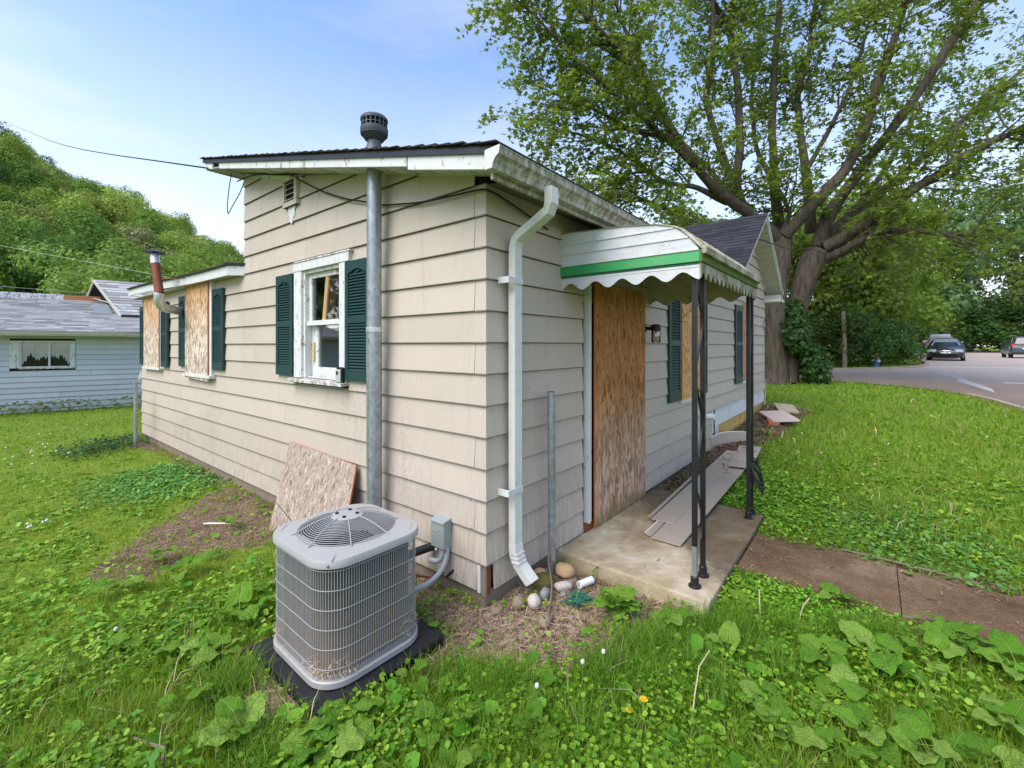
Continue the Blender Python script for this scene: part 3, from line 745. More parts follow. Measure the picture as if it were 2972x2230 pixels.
# ---- shed roof over the main part
ROX, ROY = -.335, -.387
def zr(y): return 3.107 + .244 * (y - ROY)
Y1 = 4.73
def slab_pts(x0, x1, y0, y1, dz0, dz1): return [(x0, y0, zr(y0) + dz0), (x1, y0, zr(y0) + dz0), (x1, y1, zr(y1) + dz0), (x0, y1, zr(y1) + dz0), (x0, y0, zr(y0) + dz1), (x1, y0, zr(y0) + dz1), (x1, y1, zr(y1) + dz1), (x0, y1, zr(y1) + dz1)]
MB().hexa(slab_pts(ROX + .03, 6.9, ROY + .03, Y1 - .02, -.055, -.022)).build('roof_deck', 'trim_grey', HOUSE)
MB().hexa(slab_pts(ROX - .012, 6.9, ROY - .01, Y1, -.020, -.008)).build('roof_felt', 'shingle_edge', HOUSE)
# black drip edge along the rake and shingle courses that step along it
MB().hexa(slab_pts(ROX - .016, ROX - .004, ROY - .02, Y1, -.058, -.022)).build('drip_edge', plain('drip_edge', (.04, .04, .048), .4, .2, .1), HOUSE)
nrow = 38
for k in range(nrow):
    y0 = ROY - .03 + k * (Y1 + .05 - ROY) / nrow; y1 = y0 + .16; th = rnd.uniform(.008, .014)
    x0 = ROX - .028 - rnd.uniform(0, .014)
    MB().hexa([(x0, y0, zr(y0) + .004), (6.9, y0, zr(y0) + .004), (6.9, y1, zr(y1) - .006), (x0, y1, zr(y1) - .006), (x0, y0, zr(y0) + .004 + th), (6.9, y0, zr(y0) + .004 + th), (6.9, y1, zr(y1) - .001), (x0, y1, zr(y1) - .001)]).build('shingle_course', 'shingle_edge', HOUSE)
# rake fascia: tall clean board at the low end, narrow peeling board above, broken stub at the tip
def fascia(y0, y1, d0, d1, m, tx=.022, cut=0.0):
    x0 = ROX + .0
    MB().hexa([(x0, y0 , zr(y0) - d1), (x0 + tx, y0, zr(y0) - d1), (x0 + tx, y1 - cut, zr(y1) - d1), (x0, y1 - cut, zr(y1) - d1), (x0, y0, zr(y0) - d0), (x0 + tx, y0, zr(y0) - d0), (x0 + tx, y1, zr(y1) - d0), (x0, y1, zr(y1) - d0)]).build('rake_fascia', m, HOUSE)
fascia(ROY + .05, .46, .058, .152, 'peel_low', .024); fascia(.475, 4.18, .056, .128, 'peel', .022); fascia(4.42, Y1 - .03, .056, .135, 'peel_low', .022, .05)
# soffit boards under the rake overhang, run up the slope
for k in range(44):
    y0 = -.30 + k * .11; y1 = y0 + rnd.uniform(.100, .107)
    if y1 > 4.4: break
    dz = rnd.uniform(0, .006)
    MB().hexa([(ROX + .03, y0, zr(y0) - .095 - dz), (.02, y0, zr(y0) - .095 - dz), (.02, y1, zr(y1) - .095 - dz), (ROX + .03, y1, zr(y1) - .095 - dz), (ROX + .03, y0, zr(y0) - .08), (.02, y0, zr(y0) - .08), (.02, y1, zr(y1) - .08), (ROX + .03, y1, zr(y1) - .08)]).build('soffit_board', 'peel' if rnd.random() < .6 else 'trim_grey', HOUSE)
MB().hexa([(-.03, .0, 3.10), (-.005, .0, 3.10), (-.005, .75, 3.275), (-.03, .75, 3.275), (-.03, .0, 3.135), (-.005, .0, 3.135), (-.005, .75, 3.31), (-.03, .75, 3.31)]).build('frieze_board', 'peel', HOUSE)
MB().hexa([(-.04, 2.65, zr(2.65) - .18), (-.01, 2.65, zr(2.65) - .18), (-.01, 4.15, zr(4.15) - .15), (-.04, 4.15, zr(4.15) - .15), (-.04, 2.65, zr(2.65) - .135), (-.01, 2.65, zr(2.65) - .135), (-.01, 4.15, zr(4.15) - .11), (-.04, 4.15, zr(4.15) - .11)]).build('frieze_board', 'peel', HOUSE)
# high eave: boxed soffit and fascia running back
MB().hexa([(ROX + .02, 4.26, zr(4.26) - .115), (3.5, 4.26, zr(4.26) - .115), (3.5, Y1 - .04, zr(Y1) - .14), (ROX + .02, Y1 - .04, zr(Y1) - .14), (ROX + .02, 4.26, zr(4.26) - .1), (3.5, 4.26, zr(4.26) - .1), (3.5, Y1 - .04, zr(Y1) - .125), (ROX + .02, Y1 - .04, zr(Y1) - .125)]).build('soffit_panel', 'trim_grey', HOUSE)
MB().box((ROX + .023, Y1 - .04, zr(Y1) - .15), (6.5, Y1 - .015, zr(Y1) - .03)).build('eave_fascia', 'peel_low', HOUSE)
# low eave: fascia, soffit and the big ogee gutter
MB().box((ROX + .03, ROY + .045, zr(ROY) - .19), (6.3, ROY + .07, zr(ROY) - .03)).build('eave_fascia', 'gutter', HOUSE)
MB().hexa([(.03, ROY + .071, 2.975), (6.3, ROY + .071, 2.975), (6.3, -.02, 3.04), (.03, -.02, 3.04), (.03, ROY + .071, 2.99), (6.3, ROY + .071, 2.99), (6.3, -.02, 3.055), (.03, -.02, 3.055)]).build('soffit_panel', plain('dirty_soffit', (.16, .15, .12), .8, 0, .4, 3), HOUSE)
gp = [(0, 0), (0, -.115), (-.055, -.115), (-.062, -.085), (-.085, -.055), (-.108, -.04), (-.112, -.004), (-.118, .0), (-.118, .006), (-.106, .006), (-.104, -.034), (-.080, -.050), (-.056, -.08), (-.05, -.109), (-.006, -.109), (-.006, 0)]
gy, gzz = ROY + .043, zr(ROY) - .045
MB().prism([(ROX - .05, gy + a, gzz + b) for a, b in gp], (6.3, 0, 0)).build('gutter', 'gutter', HOUSE)
MB().prism([(ROX - .056, gy + a, gzz + b) for a, b in [(0, 0), (0, -.118), (-.058, -.118), (-.066, -.085), (-.088, -.057), (-.112, -.042), (-.12, .006)]], (.005, 0, 0)).build('gutter_end_cap', 'white', HOUSE)
# ---- low addition roof
LX, LY0, LY1 = -.18, 4.40, 9.72
def zl(y): return 2.925 + (y - LY0) * .0178
mb = MB(); ys = np.linspace(LY0, LY1, 12)
for a, b in zip(ys, ys[1:]):
    sg = lambda y: -.012 * math.sin((y - LY0) / (LY1 - LY0) * 3.1 * 2)
    mb.hexa([(LX, a, zl(a) - .125 + sg(a)), (LX + .022, a, zl(a) - .125 + sg(a)), (LX + .022, b, zl(b) - .125 + sg(b)), (LX, b, zl(b) - .125 + sg(b)), (LX, a, zl(a) + sg(a)), (LX + .022, a, zl(a) + sg(a)), (LX + .022, b, zl(b) + sg(b)), (LX, b, zl(b) + sg(b))])
mb.build('eave_fascia', 'peel_low', HOUSE)
mb = MB()
for a, b in zip(ys, ys[1:]):
    sg = lambda y: -.012 * math.sin((y - LY0) / (LY1 - LY0) * 3.1 * 2)
    mb.hexa([(LX - .03, a, zl(a) + .002 + sg(a)), (4.0, a, zl(a) + .22), (4.0, b, zl(b) + .22), (LX - .03, b, zl(b) + .002 + sg(b)), (LX - .03, a, zl(a) + .028 + sg(a)), (4.0, a, zl(a) + .25), (4.0, b, zl(b) + .25), (LX - .03, b, zl(b) + .028 + sg(b))])
mb.build('low_roof', 'shingle_moss', HOUSE)
MB().hexa([(LX, LY0 - .016, 2.80), (0, LY0 - .19, 2.80), (0, LY0 - .17, 2.80), (LX, LY0, 2.80), (LX, LY0 - .016, 2.925), (0, LY0 - .19, 2.925), (0, LY0 - .17, 2.925), (LX, LY0, 2.925)]).build('eave_end_board', 'peel', HOUSE)
MB().hexa([(LX - .03, LY0 - .03, 2.932), (.0, LY0 - .21, 2.932), (.3, LY0, 2.932), (LX - .03, LY0, 2.932), (LX - .03, LY0 - .03, 2.962), (.0, LY0 - .21, 2.962), (.3, LY0, 2.962), (LX - .03, LY0, 2.962)]).build('roof_flashing', 'shingle_dark', HOUSE)
MB().box((LX + .022, LY0, 2.82), (.0, LY1 - .1, 2.835)).build('soffit_panel', 'trim_grey', HOUSE)
# ---- cross gable: dark tabs on the slope that faces the camera
GY0, GY1 = -.38, 6.5
def gzl(x): return RZ - RS * abs(x - RX)
XE = 5.95
for sgn, xe in ((-1, XE), (1, XR + .32)):
    x0, x1 = (RX, xe)
    MB().hexa([(x0, GY0 + .02, RZ - .05), (x1, GY0 + .02, gzl(x1) - .05), (x1, GY1, gzl(x1) - .05), (x0, GY1, RZ - .05), (x0, GY0 + .02, RZ - .012), (x1, GY0 + .02, gzl(x1) - .012), (x1, GY1, gzl(x1) - .012), (x0, GY1, RZ - .012)]).build('gable_roof_deck', 'shingle_edge', HOUSE)
sl_len = (RX - XE) * math.hypot(1, RS); rows = 21; rr_ = sl_len / rows; tabw = .30
dirx = Vector((1, 0, RS)).normalized(); nrm_ = Vector((-RS, 0, 1)).normalized()
tab_me = None; ntab = 0
for k in range(rows):
    basept = Vector((XE, 0, gzl(XE))) + dirx * (k * rr_)
    y = GY0 - .02 - rnd.uniform(0, .008)
    while y < 3.6 and ntab < 290:
        if tab_me is None:
            o = MB().hexa([(0, 0, .004), (rr_ * 1.25, 0, -.004), (rr_ * 1.25, tabw - .006, -.004), (0, tabw - .006, .004), (0, 0, .012), (rr_ * 1.25, 0, .001), (rr_ * 1.25, tabw - .006, .001), (0, tabw - .006, .012)]).build('shingle', 'shingle_dark', HOUSE)
            tab_me = o.data
        else:
            o = bpy.data.objects.new('shingle', tab_me); COL.objects.link(o); o.parent = HOUSE
        p = basept + nrm_ * rnd.uniform(0, .003); o.location = (p.x, y, p.z); o.rotation_euler = (0, -math.atan(RS), 0)
        sc_ = .55 if (k % 2 and y < GY0) else 1.0; o.scale = (1, sc_, 1)
        ntab += 1; y += tabw * sc_
MB().hexa([(XE, 3.6, gzl(XE) - .01), (RX, 3.6, RZ - .01), (RX, GY1, RZ - .01), (XE, GY1, gzl(XE) - .01), (XE, 3.6, gzl(XE)), (RX, 3.6, RZ), (RX, GY1, RZ), (XE, GY1, gzl(XE))]).build('gable_roof_covering', 'shingle_dark', HOUSE)
MB().hexa([(RX, GY0 - .02, RZ - .01), (XR + .34, GY0 - .02, gzl(XR + .34) - .01), (XR + .34, GY1, gzl(XR + .34) - .01), (RX, GY1, RZ - .01), (RX, GY0 - .02, RZ + .008), (XR + .34, GY0 - .02, gzl(XR + .34) + .008), (XR + .34, GY1, gzl(XR + .34) + .008), (RX, GY1, RZ + .008)]).build('gable_roof_covering', 'shingle_dark', HOUSE)
for k in range(14):
    y0 = GY0 - .02 + k * .3
    MB().add([(RX - .13, y0, RZ - .085 + .016), (RX, y0, RZ + .018), (RX + .13, y0, RZ - .085 + .016), (RX - .13, y0 + .31, RZ - .085 + .010), (RX, y0 + .31, RZ + .012), (RX + .13, y0 + .31, RZ - .085 + .010)], [(0, 1, 4, 3), (1, 2, 5, 4), (0, 2, 1)]).build('ridge_shingle', 'shingle_dark', HOUSE)
# gable rake boards, soffit planks, eave return
for sgn in (-1, 1):
    xe = XE + .1 if sgn < 0 else XR + .31
    q = lambda d, y: [(RX, y, RZ - .02 - d), (xe, y, gzl(xe) - .02 - d)]
    for (y0, y1, d0, d1, m, nm2) in ((GY0, GY0 + .022, .0, .105, 'trim_grey' if sgn < 0 else 'peel_low', 'rake_fascia'), (GY0 - .022, GY0 - .002, -.004, .045, 'white' if sgn > 0 else 'trim_grey', 'rake_trim')):
        a, b = q(d1, y0); c, d = q(d0, y0)
        MB().prism([a, b, d, c], (0, y1 - y0, 0)).build(nm2, m, HOUSE)
    L_ = abs(xe - RX); nb = 13
    for i in range(nb):                                     # short soffit planks, across the overhang
        xa = RX + (xe - RX) * (i + .04) / nb; xb = RX + (xe - RX) * (i + .90) / nb
        MB().hexa([(xa, GY0 + .025, gzl(xa) - .125), (xb, GY0 + .025, gzl(xb) - .125), (xb, -.004, gzl(xb) - .125), (xa, -.004, gzl(xa) - .125), (xa, GY0 + .025, gzl(xa) - .105), (xb, GY0 + .025, gzl(xb) - .105), (xb, -.004, gzl(xb) - .105), (xa, -.004, gzl(xa) - .105)]).build('soffit_plank', 'trim_grey', HOUSE)
    MB().prism([(RX, -.045, RZ - .175), (xe, -.045, gzl(xe) - .175), (xe, -.045, gzl(xe) - .125), (RX, -.045, RZ - .125)], (0, .018, 0)).build('frieze_board', 'trim_grey', HOUSE)
MB().box((XR - .12, GY0 - .02, 2.985), (XR + .40, .0, 3.055)).build('eave_return', 'white', HOUSE)
MB().box((XR - .02, GY0 + .0, 3.06), (XR + .31, .0, 3.16)).build('eave_return', 'trim_grey', HOUSE)

# ---- gable-end attic vent with slats
VY0, VY1, VZ0, VZ1 = 2.73, 3.06, 3.44, 3.74
mb = MB()
for (a0, a1, z0, z1) in ((VY0, VY0 + .06, VZ0, VZ1), (VY1 - .035, VY1, VZ0, VZ1), (VY0 + .06, VY1 - .035, VZ0, VZ0 + .055), (VY0 + .06, VY1 - .035, VZ1 - .02, VZ1)): wbox(mb, LW, a0, a1, z0, z1, .0, .065)
vent = mb.build('attic_vent', 'siding', HOUSE)
wbox(MB(), LW, VY0 + .06, VY1 - .035, VZ0 + .055, VZ1 - .02, .0, .036).build('vent_void', 'dark', vent)
for k in range(4):
    z = VZ0 + .075 + k * .058
    MB().hexa([LW(VY0 + .062, z, .058), LW(VY1 - .037, z, .058), LW(VY1 - .037, z + .02, .03), LW(VY0 + .062, z + .02, .03), LW(VY0 + .062, z + .007, .058), LW(VY1 - .037, z + .007, .058), LW(VY1 - .037, z + .027, .03), LW(VY0 + .062, z + .027, .03)]).build('slat', 'siding', vent)
wbox(MB(), LW, 2.80, 2.97, 3.25, 3.43, .026, .0285).build('paint_patch', 'white', HOUSE) if False else None
MB().prism([LW(2.80, 3.435, .0335), LW(2.98, 3.44, .0335), LW(2.975, 3.36, .0335), LW(2.945, 3.33, .0335), LW(2.95, 3.29, .0345), LW(2.905, 3.245, .0365), LW(2.875, 3.26, .0365), LW(2.865, 3.31, .0345), LW(2.825, 3.34, .0335), LW(2.83, 3.39, .0335)], (-.003, 0, 0)).build('paint_patch', 'white', HOUSE)
# ------------------------------------------------------------------ the real window in the long wall
def sub(o, parent):  # helper for readability
    return o
win = MB()
for (a0, a1, z0, z1, o0, o1) in ((1.764, 1.876, 1.535, 2.688, -.02, .056), (2.640, 2.806, 1.535, 2.688, -.02, .056)): wbox(win, LW, a0, a1, z0, z1, o0, o1)
wbox(win, LW, 1.80, 2.75, 1.5355, 1.548, -.02, .0)
WINO = win.build('window', 'peel', HOUSE, bevel=.003)
wbox(MB(), LW, 1.70, 2.812, 2.690, 2.782, -.02, .062).build('head_casing', 'peel', WINO, bevel=.003)
wbox(MB(), LW, 1.675, 2.80, 2.7825, 2.797, .0, .070).build('head_cap', 'peel_wood', WINO)
MB().hexa([LW(1.735, 1.500, -.08), LW(2.862, 1.500, -.08), LW(2.862, 1.490, .115), LW(1.735, 1.490, .115), LW(1.735, 1.535, -.08), LW(2.862, 1.535, -.08), LW(2.862, 1.522, .115), LW(1.735, 1.522, .115)]).build('sill', 'peel_wood', WINO, bevel=.003)
mb = MB()
wbox(mb, LW, 2.60, 2.639, 1.535, 2.688, -.11, .03); wbox(mb, LW, 1.877, 1.895, 1.535, 2.688, -.11, .03); wbox(mb, LW, 1.895, 2.60, 2.655, 2.688, -.11, .03)
mb.build('jamb', 'peel', WINO)
def sash(z0, z1, st, rb, rt, o):
    m2 = MB(); a0, a1 = 1.897, 2.598
    for q in ((a0, a0 + st * .35, z0, z1), (a1 - st, a1, z0, z1), (a0 + st * .35, a1 - st, z0, z0 + rb), (a0 + st * .35, a1 - st, z1 - rt, z1)): wbox(m2, LW, *q, o - .032, o)
    s_ = m2.build('sash', 'peel', WINO, bevel=.002)
    wbox(MB(), LW, a0 + st * .35 - .004, a1 - st + .004, z0 + rb - .004, z1 - rt + .004, o - .020, o - .016).build('pane', 'glass', s_)
    return s_
sash(2.105, 2.653, .065, .045, .05, -.010)
sash(1.537, 2.128, .135, .115, .03, -.045)
MB().hexa([LW(1.90, 2.098, -.01), LW(2.60, 2.098, -.01), LW(2.60, 2.098, .012), LW(1.90, 2.098, .012), LW(1.90, 2.145, -.01), LW(2.60, 2.145, -.01), LW(2.60, 2.145, .012), LW(1.90, 2.145, .012)]).build('meeting_rail', 'peel_low', WINO)
# strip of curled paint
MB().hexa([LW(1.97, 2.075, -.03), LW(2.18, 2.07, -.03), LW(2.16, 2.062, .0), LW(1.99, 2.06, .0), LW(1.97, 2.095, -.03), LW(2.2, 2.095, -.03), LW(2.2, 2.09, .0), LW(1.97, 2.09, .0)]).build('curled_paint', 'white', WINO)
# timber block leaning inside the glass
rot = Matrix.Rotation(R(9), 3, 'X') @ Matrix.Rotation(R(38), 3, 'Z')
tag(MB().obox((.068, 2.235, 2.42), (.05, .13, .58), rot).build('timber_block', 'lumber', bevel=.003), 'short fresh timber block leaning behind the upper glass of the peeling window', 'timber')
# thermometer strip and key lockbox
t_ = tag(wbox(MB(), LW, 2.525, 2.56, 1.72, 1.925, -.04, -.025).build('thermometer', 'amber', bevel=.006), 'narrow amber wall thermometer fixed to the left window jamb', 'thermometer')
for k in range(7): wbox(MB(), LW, 2.534, 2.551, 1.75 + k * .022, 1.754 + k * .022, -.025, -.0242).build('tick_mark', 'twig', t_)
lb = empty('key_lockbox', (-.10, 1.80, 1.525)); tag(lb, 'small silver and black key lockbox sitting on the window sill corner', 'lockbox')
wbox(MB(), LW, 1.765, 1.872, 1.524, 1.675, .058, .088).build('case', 'black', lb, bevel=.012)
wbox(MB(), LW, 1.776, 1.862, 1.53, 1.655, .0885, .104).build('face_cover', 'silver', lb, bevel=.01)
mb = MB(); mb.lathe(LW(1.825, 1.62, .105), [(.017, 0), (.017, .004), (.011, .006)], 14, (-1, 0, 0)); mb.build('dial', 'black', lb, True)

# ------------------------------------------------------------------ louvred shutters
slat_cache = {}
def shutter(F, a0, a1, z0, z1, o=.034, lean=0.0, fine=True, th=.030):
    w = a1 - a0; H = z1 - z0; st = .052
    def FF(a, z, oo): return F(a, z, oo + lean * (a - a0) / w)
    m2 = MB(); mid = z0 + H * .50
    wbox(m2, FF, a0, a0 + st, z0, z1, o, o + th); wbox(m2, FF, a1 - st, a1, z0, z1, o, o + th)
    rails = ((z0, z0 + H * .085), (mid - H * .018, mid + H * .028))
    for q0, q1 in rails: wbox(m2, FF, a0 + st, a1 - st, q0, q1, o, o + th)
    top0 = z1 - H * .105                                    # top rail with the cathedral arch cut in its lower edge
    n = 10; arch = [(a0 + st + (w - 2 * st) * i / n, top0 + H * .035 * max(0, math.sin(math.pi * i / n)) ** 1.4) for i in range(n + 1)]
    for i in range(n):
        (p0, q0), (p1, q1) = arch[i], arch[i + 1]
        m2.hexa([FF(p0, q0, o), FF(p1, q1, o), FF(p1, q1, o + th), FF(p0, q0, o + th), FF(p0, z1, o), FF(p1, z1, o), FF(p1, z1, o + th), FF(p0, z1, o + th)])
    sh = m2.build('shutter', 'shutter', HOUSE)
    wbox(MB(), FF, a0 + st, a1 - st, z0 + .02, z1 - .02, o + .001, o + .005).build('back_panel', 'shutter', sh)
    ext = ((z0 + H * .085, mid - H * .018), (mid + H * .028, top0 + H * .03))
    pitch = .0275 * (H / 1.13)
    allm = MB()
    for (q0, q1) in ext:
        k = int((q1 - q0) / pitch); p = (q1 - q0) / k
        for i in range(k):
            z = q0 + i * p; aa, bb = a0 + st + .001, a1 - st - .001
            if z + p > top0:                                # shorten the slats under the arch
                f = max(.12, 1 - (z + p - top0) / (H * .04)); c_ = (aa + bb) / 2; aa, bb = c_ - (c_ - aa) * f, c_ + (bb - c_) * f
            pts = [(z + .001, o + th - .003), (z + .006, o + th - .001), (z + p * 1.02, o + .008), (z + p * .8, o + .006)]
            m3 = MB(); m3.add([FF(aa, zz, oo) for zz, oo in pts] + [FF(bb, zz, oo) for zz, oo in pts], [(0, 1, 2, 3), (7, 6, 5, 4), (0, 4, 5, 1), (1, 5, 6, 2), (2, 6, 7, 3), (3, 7, 4, 0)])
            if fine: m3.build('slat', 'shutter', sh)
            else: allm.add(m3.v, m3.f)
    if not fine: allm.build('slats', 'shutter', sh)
    for zc in (z0 + .1, mid, z1 - .1):
        for ac in (a0 + .02, a1 - .02):
            pass
    return sh
shutter(LW, 2.835, 3.235, 1.548, 2.682)
shutter(LW, 1.365, 1.762, 1.548, 2.682)
shutter(LW, 4.885, 5.295, 1.535, 2.690, .040)
shutter(LW, 6.475, 6.875, 1.540, 2.695, .034, 0, True)
shutter(LW, 7.47, 7.86, 1.50, 2.66, .05, 0, False)
shutter(LW, 9.075, 9.41, 1.50, 2.665, .034, 0, False)
shutter(PW, 3.60, 4.02, 1.108, 2.70, .030, .015)
shutter(PW, 4.97, 5.37, 1.108, 2.70, .030, 0, False)
shutter(PW, 7.34, 7.80, 1.114, 2.70, .034, .03, False)

# ------------------------------------------------------------------ boarded openings
def boarded(F, a0, a1, z0, z1, m, o0, o1, skew=0.0, casing=None, sill=True, label=None):
    if casing:
        c0, c1, d0, d1 = casing; m2 = MB()
        for q in ((c0, c0 + .09, d0, d1), (c1 - .09, c1, d0, d1), (c0 + .09, c1 - .09, d1 - .09, d1)): wbox(m2, F, *q, .012, o0 - .002)
        m2.build('window_casing', 'peel_low', HOUSE)
        if sill: wbox(MB(), F, c0 - .03, c1 + .03, d0 - .04, d0, .012, o1 + .02).build('window_sill', 'peel_low', HOUSE)
    p = [F(a0, z0 + skew, o0), F(a1, z0, o0), F(a1, z0, o1), F(a0, z0 + skew, o1), F(a0, z1 + skew, o0), F(a1, z1, o0), F(a1, z1, o1), F(a0, z1 + skew, o1)]
    b = MB().hexa(p).build('chipboard_panel', m, HOUSE)
    if label: b['label'] = label
    e0 = min(a0, a1) - .0015 if F is LW else max(a0, a1) + .0005
    if F is LW: wbox(MB(), F, e0 - .002, e0 + .001, z0 + .001, z1 - .001, o0, o1).build('panel_edge', 'osb_edge', b)
    else: wbox(MB(), F, min(a0, a1) - .003, min(a0, a1) - .0005, z0 + .001, z1 - .001, o0, o1).build('panel_edge', 'osb_edge', b)
    return b
boarded(LW, 5.395, 6.42, 1.375, 2.835, 'osb_fade', .075, .094, -.02, (5.30, 6.46, 1.44, 2.83), True, 'weathered chipboard panel, grey below and orange at its top')
boarded(LW, 8.01, 9.06, 1.42, 2.86, 'osb_fade', .055, .072, .0, (7.95, 9.06, 1.47, 2.84))
boarded(PW, 1.505, 2.735, .095, 2.50, 'osb_door', .055, .072, 0, None, False, 'full height brown chipboard sheet over the doorway')
boarded(PW, 4.105, 4.96, 1.085, 2.76, 'osb_warm', .045, .060, 0, (4.06, 5.0, 1.10, 2.72))
boarded(PW, 7.93, 8.80, 1.125, 2.80, 'osb_red', .045, .060, 0, (7.88, 8.86, 1.13, 2.80))
mb = MB(); wbox(mb, PW, 1.395, 1.47, .18, 2.52, .0, .05); wbox(mb, PW, 1.395, 1.425, .18, 2.52, .0502, .064)
mb.build('door_casing', 'peel_low', HOUSE, bevel=.002)
wbox(MB(), PW, 1.345, 1.505, .085, .178, .0, .045).build('rotten_threshold', 'rust', HOUSE)
wbox(MB(), PW, 1.345, 2.77, .05, .62, -.01, -.001).build('door_void', 'dark', HOUSE)

# ------------------------------------------------------------------ downspout
pts = [(.165, -.452, 2.965), (.168, -.452, 2.86), (.178, -.425, 2.81), (.196, -.30, 2.755), (.212, -.165, 2.70), (.22, -.115, 2.665), (.222, -.095, 2.61)]
def rect_tube(path, w, d, ridges=True):
    m2 = MB(); sec = []
    nr = 6
    for i in range(nr * 2):                                   # fluted front
        sec.append((-w / 2 + w * i / (nr * 2 - 1), -d / 2 - (.0035 if i % 2 else 0)))
    sec += [(w / 2, d / 2), (-w / 2, d / 2)]
    P_ = [Vector(p) for p in path]; v = []; n = len(sec)
    for i, p in enumerate(P_):
        t = (P_[min(i + 1, len(P_) - 1)] - P_[max(i - 1, 0)]).normalized()
        u = Vector((1, 0, 0)); wv = t.cross(u).normalized(); 
        if wv.y < 0: wv = -wv
        v += [p + u * a + wv * b for a, b in sec]
    f = [(i * n + j, i * n + (j + 1) % n, (i + 1) * n + (j + 1) % n, (i + 1) * n + j) for i in range(len(P_) - 1) for j in range(n)] + [list(range(n))[::-1], [len(P_) * n - n + j for j in range(n)]]
    return m2.add(v, f)
ds = rect_tube(pts + [(.222, -.092, 2.3), (.224, -.092, .62), (.225, -.093, .40)], .084, .056).build('downspout', 'peel_low' if False else 'gutter', HOUSE)
ds.data.materials.clear(); ds.data.materials.append(awning_mat('downspout_white', (.66, .645, .61), (.40, .39, .32), .22))
rect_tube([(.225, -.094, .405), (.226, -.10, .33), (.238, -.125, .26), (.258, -.175, .185), (.272, -.215, .135)], .088, .062).build('downspout_shoe', ds.data.materials[0], HOUSE)
for z in (.345, .315, .285): rect_tube([(.228, -.105 - (.345 - z) * .3, z), (.229, -.106 - (.345 - z) * .3, z - .010)], .096, .068).build('crimp_ring', ds.data.materials[0], HOUSE)
for z in (2.36, .81):
    MB().box((.100, -.130, z - .022), (.275, -.124, z + .024)).build('downspout_strap', 'white', HOUSE, bevel=.002)
    MB().box((.100, -.124, z - .022), (.116, -.03, z + .024)).build('downspout_strap', 'white', HOUSE)

# ------------------------------------------------------------------ galvanised mast pipe through the eave, with its cap
FL = empty('flue_pipe', (-.15, 1.155, 0)); tag(FL, 'tall galvanised flue pipe up the long wall ending in a dark grilled cap', 'flue pipe')
fx, fy = -.15, 1.150
mb = MB(); mb.lathe((fx, fy, 0), [(.0645, .02), (.0645, 2.03)], 20); mb.lathe((fx, fy, 0), [(.062, 2.03), (.062, 3.42)], 20); mb.build('pipe', 'galv', FL, True)
MB().box((fx - .066, fy - .010, .05), (fx - .062, fy + .004, 2.02)).build('pipe_seam', 'galv', FL)
mb = MB(); mb.lathe((fx, fy, 2.0), [(.0665, 0), (.0665, .04)], 20); mb.build('pipe_joint', 'galv_new', FL, True)
zc = zr(fy)
def cap_lathe(z, prof, name, m, n=26):
    k_ = .62; q = MB(); q.lathe((fx, fy, zc + z * k_), [(r * k_, h * k_) for r, h in prof], n); return q.build(name, m, FL, True)
cap_lathe(-.03, [(.165, 0), (.155, .05), (.098, .21), (.094, .21)], 'flashing_cone', 'flue_grey')
cap_lathe(.17, [(.094, 0), (.090, .10), (.088, .11)], 'neck', 'flue_grey')
cap_lathe(.235, [(.085, .0), (.125, .015), (.168, .075), (.180, .08), (.180, .085), (.172, .09)], 'lower_bowl', 'flue_grey')
cap_lathe(.29, [(.150, .0), (.186, .05), (.186, .115), (.178, .12)], 'middle_band', 'flue_grey')
cap_lathe(.40, [(.125, 0), (.125, .12)], 'grille_core', 'dark')
mb = MB()
for k in range(18):
    a = 2 * math.pi * k / 18; mb.obox((fx + .105 * math.cos(a), fy + .105 * math.sin(a), zc + .282), (.008, .009, .075), Matrix.Rotation(a, 3, 'Z'))
mb.lathe((fx, fy, zc + .279), [(.100, 0), (.1085, 0), (.1085, .006), (.100, .006)], 26)
mb.build('grille_bars', 'flue_grey', FL)
cap_lathe(.505, [(.170, 0), (.184, .004), (.184, .035), (.16, .062), (.09, .082), (.0, .088)], 'cap', 'flue_grey')

# ------------------------------------------------------------------ rusty stove pipe leaving the low addition
SP = empty('stove_pipe', (0, 6.78, 2.4)); tag(SP, 'rusty stove pipe with foil elbow and black conical rain cap beside the shutters', 'stove pipe')
def arc(p0, p1, p2, n=7): return [Vector(p0) * (1 - t) ** 2 + Vector(p1) * 2 * t * (1 - t) + Vector(p2) * t * t for t in np.linspace(0, 1, n)]
wall_pt, elb, up_ = Vector((.02, 6.78, 2.44)), Vector((-.47, 6.34, 2.50)), Vector((-.46, 6.30, 2.66))
def corrugated(path, r): return [r * (1 + .06 * (i % 2)) for i in range(len(path))]
pa = [wall_pt.lerp(Vector((-.30, 6.48, 2.46)), t) for t in np.linspace(0, 1, 12)] + arc((-.30, 6.48, 2.46), (-.49, 6.29, 2.47), (-.455, 6.28, 2.68), 12)[1:]
mb = MB(); mb.tube(pa, corrugated(pa, .064), 16); mb.build('elbow', 'galv_new', SP, True)
mb = MB(); mb.tube([(-.455, 6.28, 2.665), (-.45, 6.53, 3.16)], .060, 16); mb.build('rusty_section', 'rust', SP, True)
mb = MB(); mb.tube([(-.45, 6.525, 3.15), (-.45, 6.585, 3.30)], .064, 16); mb.build('collar', 'galv_new', SP, True)
mb = MB(); mb.tube([(-.45, 6.585, 3.30), (-.45, 6.605, 3.36)], .030, 8); mb.build('cap_stem', 'black', SP, True)
mb = MB(); mb.lathe((-.45, 6.61, 3.335), [(.150, .0), (.154, .006), (.085, .034), (.015, .046), (.0, .047)], 22); mb.build('rain_cap', 'black', SP, True)
